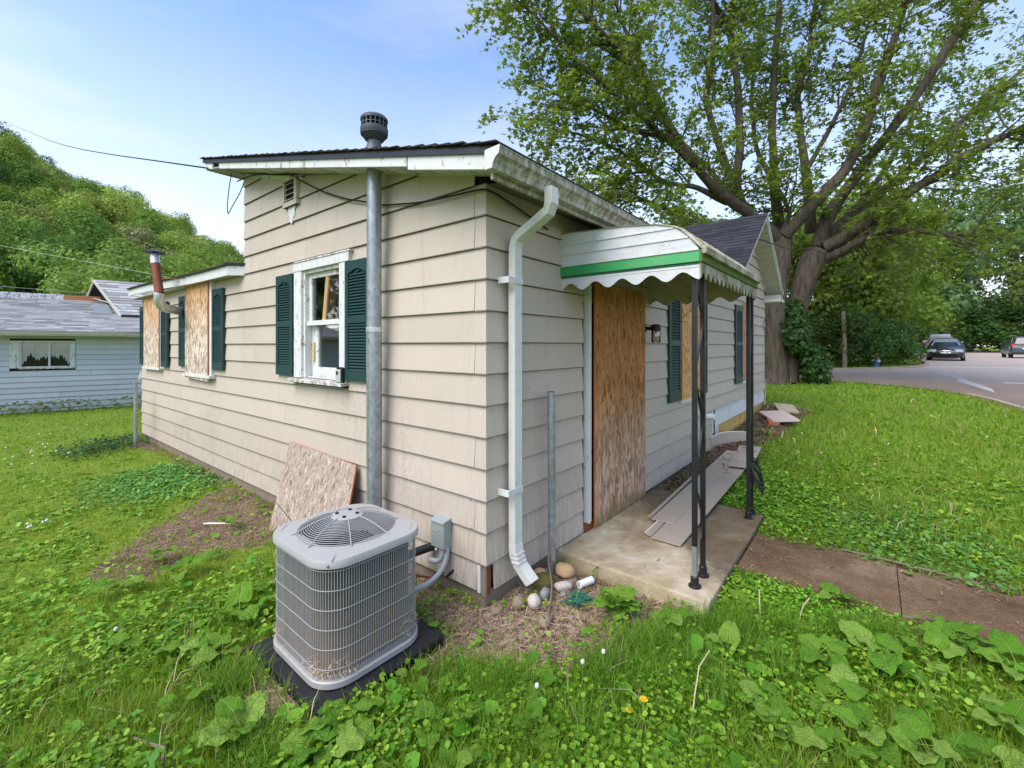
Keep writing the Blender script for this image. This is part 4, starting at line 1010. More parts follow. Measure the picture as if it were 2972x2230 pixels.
mb = MB(); mb.tube([(-.452, 6.40, 2.90), (-.30, 6.18, 2.91), (-.18, 6.10, 2.92)], .008, 6); mb.lathe((-.453, 6.40, 2.89), [(.064, 0), (.064, .02)], 16); mb.build('support_strap', 'rust', SP)

# ------------------------------------------------------------------ wires on the walls
def wire(name, pts, r, label, m='cable', cat='cable', sub_=4, n=5):
    P_ = [Vector(p) for p in pts]; out = []
    for i in range(len(P_) - 1):
        p0, p1, p2, p3 = P_[max(i - 1, 0)], P_[i], P_[i + 1], P_[min(i + 2, len(P_) - 1)]
        for t in np.linspace(0, 1, sub_, endpoint=False):
            out.append(.5 * ((2 * p1) + (p2 - p0) * t + (2 * p0 - 5 * p1 + 4 * p2 - p3) * t * t + (-p0 + 3 * p1 - 3 * p2 + p3) * t ** 3))
    out.append(P_[-1]); mb = MB(); mb.tube(out, r, n); o = mb.build(name, m, None, True)
    return tag(o, label, cat)
wire('wall_cable', [(-.09, 4.30, 4.03), (-.06, 3.9, 4.02), (-.06, 3.09, 3.87), (-.06, 2.57, 3.63), (-.06, 2.18, 3.45), (-.06, 1.76, 3.29), (-.06, 1.39, 3.18), (-.055, 1.16, 3.11), (-.055, .98, 3.08), (-.055, .64, 3.03), (-.055, .34, 3.01), (-.055, .0, 2.99), (-.01, -.06, 2.975), (.10, -.06, 2.965), (.3, -.06, 2.93), (.7, -.06, 2.85)], .008, 'black cable sagging across the upper long wall under the eave')
wire('loose_cable', [(-.02, 4.25, 4.05), (-.03, 4.36, 3.92), (-.05, 4.55, 3.78), (-.06, 4.66, 3.70), (-.07, 4.68, 3.69), (-.10, 4.60, 3.80), (-.13, 4.45, 3.98), (-.14, 4.34, 4.13)], .006, 'short dangling cable loop at the high corner of the shed roof')
# ------------------------------------------------------------------ porch slab and walk
def skew_slab(name, poly, z0, z1, m, parent=None, bev=.012):
    n = len(poly); zt = z1 if hasattr(z1, '__len__') else [z1] * n
    v = [(x, y, z0) for x, y in poly] + [(x, y, z) for (x, y), z in zip(poly, zt)]
    f = [list(range(n))[::-1], list(range(n, 2 * n))] + [(i, (i + 1) % n, n + (i + 1) % n, n + i) for i in range(n)]
    return MB().add(v, f).build(name, m, parent, bevel=bev)
struct(skew_slab('porch_slab', [(.885, .03), (.872, -1.29), (3.02, -1.27), (3.14, .03)], -.12, [.105, .10, .075, .085], 'concrete', None, .015))
PATH = empty('path'); struct(PATH)
def ragged(x0, x1, y0, y1, amp, seed):
    r = random.Random(seed); n = 12; a = [(x0 + r.uniform(-amp, amp), y0 + (y1 - y0) * i / n) for i in range(n + 1)]
    b = [(x1 + r.uniform(-amp, amp), y1 + (y0 - y1) * i / n) for i in range(n + 1)]
    return a + b
for i, (y0, y1, a, b, z) in enumerate(((-1.292, -2.323, 1.65, 2.52, .052), (-2.328, -3.55, 1.66, 2.50, .044), (-3.57, -4.8, 1.68, 2.54, .04))):
    skew_slab('path_slab', ragged(a, b, y0, y1, .035, i), -.06, z, 'path', PATH, .006)

# ------------------------------------------------------------------ awning
AW = empty('porch_awning', (.97, 0, 2.4)); tag(AW, 'white and green metal porch awning with scalloped edge on black posts', 'awning')
AX0, AX1, AYF = .97, 2.955, -1.20
curve = [(0, 2.868), (-.30, 2.852), (-.62, 2.835), (-.88, 2.806), (-1.0, 2.772), (-1.06, 2.742), (-1.12, 2.685), (-1.16, 2.635), (-1.203, 2.572)]
def side_panel(x, mirror):
    def zt(y):
        return float(np.interp(-y, [-c[0] for c in curve], [c[1] for c in curve]))
    def ymax(z):
        return float(np.interp(z, [c[1] for c in curve][::-1], [c[0] for c in curve][::-1]))
    d = -1 if not mirror else 1
    top = [2.868, 2.758, 2.672, 2.572]; bot = [2.757, 2.671, 2.571]
    def slope(zb, y): return zb + .0 * y
    names = []
    bands = [(2.762, None), (2.676, 2.756), (2.578, 2.670)]
    for i, (z0, z1) in enumerate(bands):
        yf0 = ymax(z0)
        if z1 is None:
            poly = [(0, z0)] + [(yf0, z0)] + [(y, z) for y, z in curve[::-1] if z > z0 + .004]
        else:
            yf1 = ymax(z1); poly = [(0, z0), (yf0, z0), (yf1, z1), (0, z1)]
        lean = .012
        th = .008
        v = [(x + d * (lean * max(0, (2.868 - z) / .1 % 1) * 0), y, z) for y, z in poly]
        MB().prism([(x, y, z) for y, z in poly], (d * th, 0, 0)).build('side_slat', 'awn_white' if not mirror else 'awn_under', AW, bevel=.002)
        # rolled foot of each slat stands proud
        MB().box((min(x, x + d * .016), yf0 * .995, z0 - .006), (max(x, x + d * .016), -.002, z0 + .004)).build('slat_lip', 'trim_grey' if mirror else 'awn_white', AW)
    bx = x - d * .004 if not mirror else x + d * .010
    MB().prism([(bx, 0, 2.56), (bx, -1.19, 2.56)] + [(bx, yy, zz - .006) for yy, zz in curve[::-1]], (d * .003, 0, 0)).build('side_backing', 'awn_under', AW)
    # green band leans out a little, then the scalloped valance
    w = .020
    MB().hexa([(x, AYF, 2.490), (x + d * w, AYF, 2.490), (x + d * w, 0, 2.490), (x, 0, 2.490), (x, AYF, 2.572), (x + d * .008, AYF, 2.572), (x + d * .008, 0, 2.572), (x, 0, 2.572)]).build('green_band', 'awn_green' if not mirror else 'awn_under', AW, bevel=.002)
    MB().box((min(x, x + d * .004), AYF, 2.468), (max(x, x + d * .004), 0, 2.490)).build('dark_channel', plain('channel_green', (.06, .14, .10), .5) if not mirror else 'awn_under', AW)
    n = 90; pts = []
    for i in range(n + 1):
        y = AYF + (0 - AYF) * i / n; pts.append((y, 2.392 + .030 * math.cos(2 * math.pi * (y - AYF) / .24 + math.pi)))
    m2 = MB(); xa, xb = (x, x + d * .007)
    for (y0, z0), (y1, z1) in zip(pts, pts[1:]): m2.hexa([(xa, y0, z0 + .0), (xb, y0, z0), (xb, y1, z1), (xa, y1, z1), (xa, y0, 2.468), (xb, y0, 2.468), (xb, y1, 2.468), (xa, y1, 2.468)])
    m2.build('scalloped_valance', 'awn_white' if not mirror else 'awn_under', AW)
    MB().box((min(xb, xb + d * .003), AYF, 2.452), (max(xb, xb + d * .003), 0, 2.456)).build('valance_crease', 'awn_white' if not mirror else 'awn_under', AW)
side_panel(AX0, False); side_panel(AX1, True)
# ribbed roof pans running down the slope, each its own part
npan = 11; pw = (AX1 - AX0 + .04) / npan
for k in range(npan):
    x0 = AX0 - .02 + k * pw; m2 = MB(); sec = [(0, 0), (pw * .46, 0), (pw * .52, .020), (pw * .94, .020), (pw * 1.0, 0)]
    v = []
    for y, z in [(.0, 2.872)] + curve[1:-1] + [(-1.213, 2.582)]:
        v += [(x0 + a, y, z + .004 + b) for a, b in sec] + [(x0 + a, y, z + .001 + b) for a, b in sec[::-1]]
    c = 10; kk = len(curve)
    f = [(i * c + j, i * c + (j + 1) % c, (i + 1) * c + (j + 1) % c, (i + 1) * c + j) for i in range(kk - 1) for j in range(c)] + [list(range(c))[::-1], [(kk - 1) * c + j for j in range(c)]]
    m2.add(v, f).build('roof_pan', 'awn_moss_white', AW)
MB().box((AX0, AYF - .045, 2.545), (AX1 + .05, AYF - .008, 2.600)).build('front_gutter', 'awn_moss_white', AW, bevel=.006)
MB().hexa([(AX0 - .018, AYF - .022, 2.488), (AX1 + .018, AYF - .022, 2.488), (AX1 + .018, AYF, 2.488), (AX0 - .018, AYF, 2.488), (AX0 - .01, AYF - .012, 2.575), (AX1 + .01, AYF - .012, 2.575), (AX1 + .01, AYF, 2.575), (AX0 - .01, AYF, 2.575)]).build('front_band', 'awn_moss_green', AW, bevel=.002)
m2 = MB(); npt = 160
for i in range(npt):
    xa = AX0 - .006 + (AX1 - AX0 + .012) * i / npt; xb = AX0 - .006 + (AX1 - AX0 + .012) * (i + 1) / npt
    fz = lambda x: 2.398 + .028 * math.cos(2 * math.pi * (x - AX0) / .128 + math.pi)
    m2.hexa([(xa, AYF - .008, fz(xa)), (xb, AYF - .008, fz(xb)), (xb, AYF - .001, fz(xb)), (xa, AYF - .001, fz(xa)), (xa, AYF - .008, 2.487), (xb, AYF - .008, 2.487), (xb, AYF - .001, 2.487), (xa, AYF - .001, 2.487)])
m2.build('scalloped_valance', 'awn_moss_white', AW)
MB().box((AX0, AYF + .002, 2.43), (AX1, AYF + .03, 2.57)).build('front_beam', 'awn_under', AW)
for yb in (-.05, -.62): MB().box((AX0, yb - .02, 2.81 if yb < -.3 else 2.83), (AX1, yb + .02, 2.832 if yb < -.3 else 2.86)).build('rafter', 'awn_under', AW)
# posts: two flat-sided bars with a snaking scroll between, cast shoes below
def post(x, y, z0, z1, gap, label=None, sleeve=False):
    for i, dx in enumerate((0, gap)):
        zb = z0 + .05
        if sleeve and i == 0:
            MB().box((x - .0175, y - .0175, z0 + .30), (x + .0175, y + .0175, z1)).build('post_bar', 'black', AW, bevel=.003)
            MB().box((x - .0165, y - .0165, zb), (x + .0165, y + .0165, z0 + .30)).build('bare_sleeve', 'alu', AW)
        else: MB().box((x + dx - .0175, y - .0175, zb), (x + dx + .0175, y + .0175, z1)).build('post_bar', 'black', AW, bevel=.003)
        mb = MB(); mb.lathe((x + dx, y, z0), [(.046, 0), (.046, .010), (.031, .020), (.029, .072), (.022, .080)], 14); mb.build('post_shoe', 'black', AW, True)
    pts = []; n = 90; H = z1 - z0 - .45
    for i in range(n + 1):
        t = i / n; pts.append((x + gap / 2 + (gap / 2 - .02) * math.sin(t * math.pi * 5.0 + .6), y, z0 + .30 + H * t))
    mb = MB(); mb.tube(pts, .0105, 6); mb.build('scroll', 'black', AW, True)
    for zz in (z0 + .55, z0 + 1.35, z0 + 2.0):
        pp = [(x + gap / 2 + (gap / 2 - .012) * math.cos(a), y, zz + .09 * math.sin(a)) for a in np.linspace(0, math.pi, 12)]
        mb = MB(); mb.tube(pp, .008, 6); mb.build('scroll_loop', 'black', AW, True)
post(1.035, -1.145, .10, 2.46, .205, sleeve=True)
post(2.80, -1.160, .07, 2.46, .165)
# tangle of black cable round the far post
pts = []
for i in range(130):
    t = i / 130; a = t * 2 * math.pi * 5; pts.append((2.93 + .085 * math.cos(a) + .02 * math.sin(3.1 * a), -1.20 + .06 * math.sin(a * 1.02) - .02, .50 + .105 * math.sin(a + .6) + .03 * math.sin(a * .37) + .06 * math.cos(a * .5)))
mb = MB(); mb.tube(pts, .009, 6); tag(mb.build('cable_coil', 'cable', None, True), 'tangled black cable coil hung low on the far awning post', 'cable')
# wire coat hanger hanging from the awning
hx, hz = 2.90, 2.36
pts = [(hx - .0, -.60, 2.40), (hx, -.60, 2.20), (hx + .02, -.60, 2.17), (hx - .0, -.60, 2.14), (hx - .20, -.60, 2.03)]
wire('wire_hanger', [(5.3, -.22, 2.66), (5.3, -.22, 2.50), (5.33, -.22, 2.47), (5.28, -.22, 2.44), (5.02, -.22, 2.31), (4.90, -.22, 2.27)], .004, 'bent wire coat hanger dangling under the awning edge', 'cable', 'hanger') if False else None
HG = empty('wire_hanger', (2.60, -1.02, 2.40)); tag(HG, 'bent wire coat hanger dangling under the far side of the awning', 'hanger')
for nm_, pp in (('hook', [(2.95, -.52, 2.47), (2.95, -.52, 2.33), (2.965, -.52, 2.31), (2.95, -.52, 2.285)]), ('frame', [(2.95, -.52, 2.285), (2.93, -.44, 2.21), (2.91, -.36, 2.17)]), ('frame', [(2.95, -.52, 2.285), (2.97, -.60, 2.22), (2.985, -.66, 2.175)]), ('frame', [(2.91, -.36, 2.17), (2.95, -.50, 2.155)])):
    mb = MB(); mb.tube(pp, .0028, 5); mb.build(nm_, 'cable', HG)
# jar lantern beside the boarded door
LN = empty('wall_lantern', (2.80, 0, 2.08)); tag(LN, 'black wall lantern with clear glass jar shade beside the chipboard doorway', 'lantern')
mb = MB(); mb.lathe((2.80, -.022, 2.09), [(.065, 0), (.06, .018), (.03, .03)], 16, (0, -1, 0)); mb.build('wall_plate', 'black', LN, True)
mb = MB(); mb.tube([(2.80, -.04, 2.09), (2.80, -.10, 2.085), (2.80, -.165, 2.11)], .022, 10); mb.build('arm', 'black', LN, True)
mb = MB(); mb.lathe((2.80, -.175, 2.055), [(.058, 0), (.058, .055), (.05, .075), (.02, .08)], 18); mb.build('lid', 'black', LN, True)
mb = MB(); mb.lathe((2.80, -.175, 1.915), [(.045, 0), (.054, .012), (.054, .11), (.048, .14), (.044, .14), (.05, .11), (.05, .014), (.043, .004)], 18); mb.build('glass_jar', 'lantern_glass', LN, True)
mb = MB(); mb.lathe((2.80, -.175, 1.96), [(.012, 0), (.026, .025), (.026, .045), (.014, .075), (.014, .1)], 14); mb.build('bulb', 'pvc', LN, True)

# ------------------------------------------------------------------ steel stub by the porch, wooden fence stub far left
def pipe_thing(name, x, y, z0, z1, r, m, label, cat, lean=(0, 0)):
    E_ = empty(name, (x, y, z0)); tag(E_, label, cat)
    mb = MB(); mb.tube([(x, y, z0), (x + lean[0], y + lean[1], z1)], r, 16); mb.build('tube', m, E_, True)
    mb = MB(); mb.tube([(x + lean[0] * .998, y + lean[1] * .998, z1 - .004), (x + lean[0], y + lean[1], z1 + .0015)], r * .82, 14); mb.build('open_end', 'dark', E_, True)
pipe_thing('steel_post', .672, -.125, -.05, 1.505, .032, 'galv', 'plain galvanised steel pipe standing upright beside the porch slab', 'post', (-.018, .0))
pipe_thing('fence_post', -.30, 8.51, -.05, 1.205, .034, 'galv', 'rusty grey fence post standing in the lawn at the far house corner', 'post')
bpy.data.objects['fence_post'].children[0].data.materials.clear(); bpy.data.objects['fence_post'].children[0].data.materials.append(plain('rusty_post', (.17, .13, .115), .75, .2, .5, 9))

# ------------------------------------------------------------------ scraps of siding lying on the porch
def scrap(pts4, z, th, label, tilt=(0, 0, 0, 0), strip=None):
    E_ = empty('siding_scrap', (pts4[0][0], pts4[0][1], z)); tag(E_, label, 'board', 'siding scraps lying on the porch')
    zz = [z + t for t in tilt]
    MB().hexa([(x, y, q) for (x, y), q in zip(pts4, zz)] + [(x, y, q + th) for (x, y), q in zip(pts4, zz)]).build('plank', 'board_scrap', E_)
    if strip:
        a, b, w = strip
        p = [Vector((*pts4[a], zz[a] + th)), Vector((*pts4[b], zz[b] + th))]; d = (p[1] - p[0]); nrm = Vector((-d.y, d.x, 0)).normalized() * w
        MB().hexa([p[0], p[1], p[1] + nrm, p[0] + nrm] + [q + Vector((0, 0, .007)) for q in (p[0], p[1], p[1] + nrm, p[0] + nrm)]).build('pale_edge', 'peel_low', E_)
    return E_
scrap([(1.62, -.585), (1.615, -.85), (4.9, -.80), (4.9, -.53)], .108, .012, 'lower wide beige siding scrap with a broken end near the front post', (0, 0, .08, .08))
scrap([(1.665, -.515), (1.66, -.575), (4.0, -.50), (4.0, -.44)], .106, .016, 'narrow pale edged siding strip sticking out beside the lower wide scrap', (0, 0, .03, .03), (0, 3, .012))
scrap([(2.0, -.435), (2.02, -.655), (5.3, -.60), (5.25, -.38)], .130, .012, 'upper beige siding scrap laid on the others nearest the wall', (0, 0, .085, .085))
scrap([(2.03, -.39), (2.035, -.42), (3.75, -.36), (3.75, -.325)], .134, .014, 'thin white edged batten along the wall side of the upper scrap', (0, 0, .03, .03))
scrap([(4.3, -.62), (4.35, -.90), (5.75, -.78), (5.65, -.48)], .215, .012, 'far beige siding scrap with brown leaves on it beyond the porch', (0, 0, .02, .02))
# board hanging off the wall past the porch
E_ = empty('fallen_board', (5.75, 0, .2)); tag(E_, 'curved beige siding board sprung off the porch wall beyond the posts', 'board')
v = []; n = 12
for i in range(n + 1):
    t = i / n; x = 5.66 + .98 * t; y = -.03 - .40 * t * t; zt_ = .30 + .04 * math.sin(t * 3.1); zb = .075 + .09 * t
    v += [(x, y, zb), (x, y - .012, zb), (x + .0, y - .012, zt_), (x, y + .012, zt_)]
f = [(i * 4 + j, i * 4 + (j + 1) % 4, i * 4 + 4 + (j + 1) % 4, i * 4 + 4 + j) for i in range(n) for j in range(4)] + [(3, 2, 1, 0), (n * 4, n * 4 + 1, n * 4 + 2, n * 4 + 3)]
MB().add(v, f).build('plank', 'board_scrap', E_)
mb = MB(); mb.tube([(5.66 + .98 * t, -.03 - .40 * t * t - .001, .302 + .04 * math.sin(t * 3.1)) for t in np.linspace(0, 1, 12)], .010, 6); mb.build('white_edge', 'white', E_)
# pale paving slabs dumped at the far corner on broken bricks
def dump(name, c, size, rz, tilt, m, label, cat):
    r_ = Matrix.Rotation(rz, 3, 'Z') @ Matrix.Rotation(tilt[0], 3, 'X') @ Matrix.Rotation(tilt[1], 3, 'Y')
    return tag(MB().obox(c, size, r_).build(name, m, None, bevel=.006), label, cat)
dump('concrete_slab', (8.72, -.60, .36), (.95, .50, .035), .45, (R(-4), R(-4)), plain('pale_slab', (.56, .44, .39), .85, 0, .18, 12), 'flat pinkish paving slab propped on broken brick at the house corner', 'slab')
dump('concrete_slab', (10.2, -.55, .36), (.80, .42, .05), .3, (R(4), R(-6)), plain('rough_slab', (.46, .37, .26), .9, 0, .3, 12), 'rough sandy stone slab lying in the grass beyond the pinkish one', 'slab')
dump('brick_stack', (8.35, -.55, .26), (.30, .20, .12), .3, (0, 0), 'terracotta', 'broken red brick under the pinkish paving slab', 'brick')
dump('broken_brick', (7.55, -.62, .20), (.22, .11, .07), .9, (.1, .1), 'terracotta', 'loose red brick piece in the weeds by the far post', 'brick')
dump('timber_offcut', (7.4, -.85, .19), (.62, .03, .03), .1, (0, 0), 'straw_stem', 'short pale timber offcut in the grass past the far post', 'timber')
# ------------------------------------------------------------------ leaning chipboard offcut
TL, TR, BL = Vector((-.052, 2.87, .81)), Vector((-.052, 1.56, .765)), Vector((-.36, 2.67, -.02)); BR = TR + (BL - TL) * .98
nn = (TR - TL).cross(BL - TL).normalized()
if nn.x > 0: nn = -nn
nn *= .016
E_ = empty('leaning_panel', (-.2, 2.1, 0)); tag(E_, 'greyed chipboard offcut leaning on the long wall behind the air conditioner', 'chipboard')
pan = MB().hexa([BL, BR, TR, TL, BL + nn, BR + nn, TR + nn, TL + nn]).build('panel', 'osb_grey', E_)
for a, b in ((TR, BR), (TL, TR)):
    d = (b - a).normalized(); out = d.cross(nn).normalized() * .002
    c_ = (TL + TR + BL + BR) / 4
    if out.dot(a - c_) < 0: out = -out
    MB().hexa([a, b, b + nn, a + nn, a + out, b + out, b + nn + out, a + nn + out]).build('panel_edge', 'osb_edge', E_)
MB().hexa([BL + nn * 1.02 + (TL - BL) * .30, BL + nn * 1.02 + (TL - BL) * .30 + (TR - TL) * .52 - (TL - BL) * .16, BL + nn * 1.02 + (TL - BL) * .307 + (TR - TL) * .52 - (TL - BL) * .16, BL + nn * 1.02 + (TL - BL) * .307] + [q for q in [BL + nn * 1.1 + (TL - BL) * .30, BL + nn * 1.1 + (TL - BL) * .30 + (TR - TL) * .52 - (TL - BL) * .16, BL + nn * 1.1 + (TL - BL) * .307 + (TR - TL) * .52 - (TL - BL) * .16, BL + nn * 1.1 + (TL - BL) * .307]]).build('split', 'dark', E_)

# ------------------------------------------------------------------ air conditioner on its pad
def rrect(cx, cy, wx, wy, r, yaw=0.0, n=8):
    out = []
    for sx, sy, a0 in ((1, 1, 0), (-1, 1, 90), (-1, -1, 180), (1, -1, 270)):
        for i in range(n + 1):
            a = R(a0 + 90 * i / n); x, y = sx * (wx / 2 - r) + r * math.cos(a), sy * (wy / 2 - r) + r * math.sin(a)
            out.append((cx + math.cos(yaw) * x - math.sin(yaw) * y, cy + math.sin(yaw) * x + math.cos(yaw) * y))
    return out
def loft(rings, cap0=True, cap1=True):
    n = len(rings[0]); v = [p for rg in rings for p in rg]
    f = [(i * n + j, i * n + (j + 1) % n, (i + 1) * n + (j + 1) % n, (i + 1) * n + j) for i in range(len(rings) - 1) for j in range(n)]
    if cap0: f.append(list(range(n))[::-1])
    if cap1: f.append([(len(rings) - 1) * n + j for j in range(n)])
    return MB().add(v, f)
ACX, ACY, AWX, AWY, YAW = -.853, .40, .69, .75, -.02
pad = tag(skew_slab('equipment_pad', [(-1.262, -.055), (-1.27, .80), (-.40, .80), (-.44, -.045)], -.06, .045, 'pad', None, .012), 'black plastic equipment pad under the air conditioner', 'pad')
AC = empty('air_conditioner', (ACX, ACY, .045)); tag(AC, 'grey outdoor air conditioner with wire guard and round fan grille on top', 'air conditioner')
z0, z1 = .05, .738
rg = lambda d, z, r=.17: [(x, y, z) for x, y in rrect(ACX, ACY, AWX - 2 * d, AWY - 2 * d, r - d * .6, YAW)]
loft([rg(.012, z0), rg(.0, z0 + .006), rg(.0, z0 + .036), rg(.006, z0 + .042), rg(.03, z0 + .042)], True, True).build('base_pan', 'ac_grey', AC, True)
coil = loft([rg(.05, z0 + .055), rg(.05, z1 - .05)], True, False).build('coil', None, AC, True)
def coil_mat():
    g = G('coil_fins'); f = g.n('ShaderNodeTexWave', Vector=g.obj((0, 0, 1)), Scale=55.0, _bands_direction='Z').outputs['Fac']
    n = g.noise(5, 5, .65); z = g.z()
    c = g.ramp(f, (.2, (.035, .032, .03)), (.8, (.10, .093, .086)))
    dirt = g.ramp(g.math('ADD', z, g.math('MULTIPLY', g.math('SUBTRACT', n, .5), .45)), (.08, .95), (.55, 0.))
    c = g.mix(dirt, c, (.27, .185, .125)); return g.end(g.vary(c, n, .25), .7)
coil.data.materials.append(coil_mat())
# wire guard: uprights round the shell and six hoops
per = rrect(ACX, ACY, AWX - .03, AWY - .03, .16, YAW, 10); per.append(per[0])
def along(perim, step):
    out = []; acc = 0.0
    for a, b in zip(perim, perim[1:]):
        L_ = math.dist(a, b); t = acc
        while t < L_: out.append((a[0] + (b[0] - a[0]) * t / L_, a[1] + (b[1] - a[1]) * t / L_)); t += step
        acc = t - L_
    return out
mb = MB()
for i, (x, y) in enumerate(along(per, .0150)): mb.tube([(x, y, z0 + .055), (x, y, z1 - .03)], .0022, 5, False)
guard = mb.build('guard_uprights', 'ac_wire', AC); stuff(guard)
for k in range(6):
    z = z0 + .10 + k * .105
    mb = MB(); mb.tube([((x - ACX) * 1.006 + ACX, (y - ACY) * 1.006 + ACY, z) for x, y in per], .0023, 6); mb.build('guard_hoop', 'ac_wire', AC, True)
# lid with a round throat
zt = z1
lid_o = rrect(ACX, ACY, AWX + .006, AWY + .006, .172, YAW, 12); n = len(lid_o)
ang = [math.atan2(y - ACY, x - ACX) for x, y in lid_o]
RT = .285
circ = [(ACX + RT * math.cos(a), ACY + RT * math.sin(a)) for a in ang]
ringz = [[(x, y, zt - .042) for x, y in lid_o], [(x, y, zt - .012) for x, y in lid_o],
         [((x - ACX) * .985 + ACX, (y - ACY) * .985 + ACY, zt) for x, y in lid_o], [(x * .25 + cx * .75, y * .25 + cy * .75, zt + .010) for (x, y), (cx, cy) in zip(lid_o, circ)],
         [(x, y, zt + .012) for x, y in circ], [(ACX + (x - ACX) * .98, ACY + (y - ACY) * .98, zt - .02) for x, y in circ], [(ACX + (x - ACX) * .97, ACY + (y - ACY) * .97, zt - .14) for x, y in circ]]
loft(ringz, False, False).build('lid', 'ac_grey', AC, True)
for px, py in ((ACX - AWX / 2 + .09, ACY - .30), (ACX + AWX / 2 - .09, ACY - .30), (ACX - AWX / 2 + .09, ACY + .30)):
    MB().obox((px, py, zt + .003), (.10, .006, .008), Matrix.Rotation(R(45), 3, 'Z')).build('lid_rib', 'ac_grey', AC)
for x, y in [lid_o[k] for k in (6, 18, 19 + 13, 32, 44)]:
    dx, dy = x - ACX, y - ACY; L_ = math.hypot(dx, dy)
    mb = MB(); mb.lathe((x, y, zt - .025), [(.007, 0), (.007, .004), (.003, .006)], 8, (dx / L_, dy / L_, 0)); mb.build('screw', 'alu', AC)
loft([[(ACX + .277 * math.cos(a), ACY + .277 * math.sin(a), z) for a in np.linspace(0, 2 * math.pi, 32, endpoint=False)] for z in (zt - .20, zt - .13)], True, False).build('fan_shroud', 'dark', AC)
fan = MB()
for k in range(4):
    a = k * math.pi / 2 + .5; v = []
    for i in range(5):
        r_ = .05 + .21 * i / 4
        for s_ in (-1, 1): aa = a + s_ * (.38 + .02 * i); v.append((ACX + r_ * math.cos(aa), ACY + r_ * math.sin(aa), zt - .13 + s_ * .022))
    fan.add(v, [(2 * i, 2 * i + 1, 2 * i + 3, 2 * i + 2) for i in range(4)])
fan.lathe((ACX, ACY, zt - .15), [(.06, 0), (.06, .06), (.03, .07)], 16)
fan.build('fan', plain('fan_dark', (.05, .05, .055), .5, .2), AC)
# domed fan grille: rings, radial wires and a hub plate
def dome(r): return zt + .010 + .085 * (1 - (r / .30) ** 2)
mb = MB()
for k in range(17):
    r_ = .098 + .0118 * k
    mb.tube([(ACX + r_ * math.cos(a), ACY + r_ * math.sin(a), dome(r_)) for a in np.linspace(0, 2 * math.pi, 41)], .0021, 5, False)
mb.build('grille_rings', 'ac_wire', AC, True)
for k in range(8):
    a = k * math.pi / 4 + .32
    mb = MB(); mb.tube([(ACX + r_ * math.cos(a), ACY + r_ * math.sin(a), dome(r_) + .003) for r_ in (.085, .15, .20, .25, .285)] + [(ACX + .315 * math.cos(a), ACY + .315 * math.sin(a), zt + .011)], .0036, 6); mb.build('grille_spoke', 'ac_wire', AC, True)
mb = MB(); mb.lathe((ACX, ACY, dome(.11) - .004), [(.096, 0), (.096, .005), (.086, .009), (.05, .013), (0, .014)], 30); mb.build('grille_hub', 'ac_grey', AC, True)
for k in range(4):
    a = k * math.pi / 2 + .75
    mb = MB(); mb.lathe((ACX + .062 * math.cos(a), ACY + .062 * math.sin(a), dome(.11) + .008), [(.011, 0), (.011, .007), (.004, .009)], 10); mb.build('hub_bolt', 'black', AC)
# straw caught behind the guard
pts_, mats = [], []
for k in range(420):
    i = rnd.randrange(len(per) - 1); t = rnd.random(); x = per[i][0] * (1 - t) + per[i + 1][0] * t; y = per[i][1] * (1 - t) + per[i + 1][1] * t
    pts_.append(((x - ACX) * .985 + ACX, (y - ACY) * .985 + ACY, z0 + .06 + abs(rnd.gauss(0, .035)) * (1.8 if (x > ACX + .15 and y < ACY - .2) else 1)))
stuff(scatter_mesh('straw_debris', [(-.03, -.0012, 0), (.03, -.0012, .004), (.03, .0012, .004), (-.03, .0012, 0)], [(0, 1, 2, 3)], rand_rot(420, .9).astype(np.float32), np.array(pts_, np.float32), 'straw', AC))
# refrigerant line and whip conduit
LB = empty('disconnect_box', (-.06, .40, .35)); tag(LB, 'small grey electrical disconnect box on the beige wall near the corner', 'switch box')
MB().box((-.108, .325, .352), (-.030, .470, .555)).build('case', 'box_grey', LB, bevel=.004)
MB().hexa([(-.118, .322, .545), (-.026, .322, .558), (-.026, .474, .558), (-.118, .474, .545), (-.114, .322, .556), (-.026, .322, .572), (-.026, .474, .572), (-.114, .474, .556)]).build('rain_lip', 'box_grey', LB)
for a, b in (((-.1095, .36, .492), (-.1095, .42, .475)), ((-.1095, .36, .458), (-.1095, .42, .475)), ((-.1095, .42, .478), (-.1095, .455, .50))):
    mb = MB(); mb.tube([a, b], .0028, 5); mb.build('embossed_mark', 'box_grey', LB)
for z in (.39, .50): MB().box((-.085, .320, z), (-.06, .326, z + .03)).build('knockout', 'box_grey', LB)
mb = MB(); mb.tube([(-.112, .41, .35), (-.116, .41, .340), (-.112, .405, .333), (-.110, .40, .343)], .005, 6); mb.build('hasp', 'pvc', LB)
mb = MB(); mb.tube(arc((-.075, .365, .355), (-.075, .36, .22), (-.11, .46, .24), 9) + [Vector((-.10, .48, .235))], .020, 10); mb.build('upper_conduit', 'conduit', LB, True)
mb = MB(); mb.tube(arc((-.062, .335, .355), (-.065, .33, .17), (-.24, .38, .13), 10) + arc((-.24, .38, .13), (-.36, .41, .11), (-.52, .42, .17), 6)[1:], .019, 10); mb.build('whip_conduit', 'conduit', LB, True)
RL = empty('refrigerant_line', (-.1, .6, .3)); tag(RL, 'black insulated refrigerant line entering the wall behind the air conditioner', 'pipe')
mb = MB(); mb.tube([(.0, .50, .31), (-.06, .53, .305), (-.22, .62, .27), (-.40, .66, .25)], .032, 12); mb.build('foam_sleeve', 'cable', RL, True)
mb = MB(); mb.tube([(-.03, .40, .135), (-.12, .44, .115), (-.34, .62, .19)], .008, 6); mb.build('copper_tube', 'rust', RL, True)
mb = MB(); mb.tube([(-.02, .30, .185), (-.06, .345, .13), (-.05, .35, .12)], .010, 6); mb.build('valve_stub', 'black', RL, True)

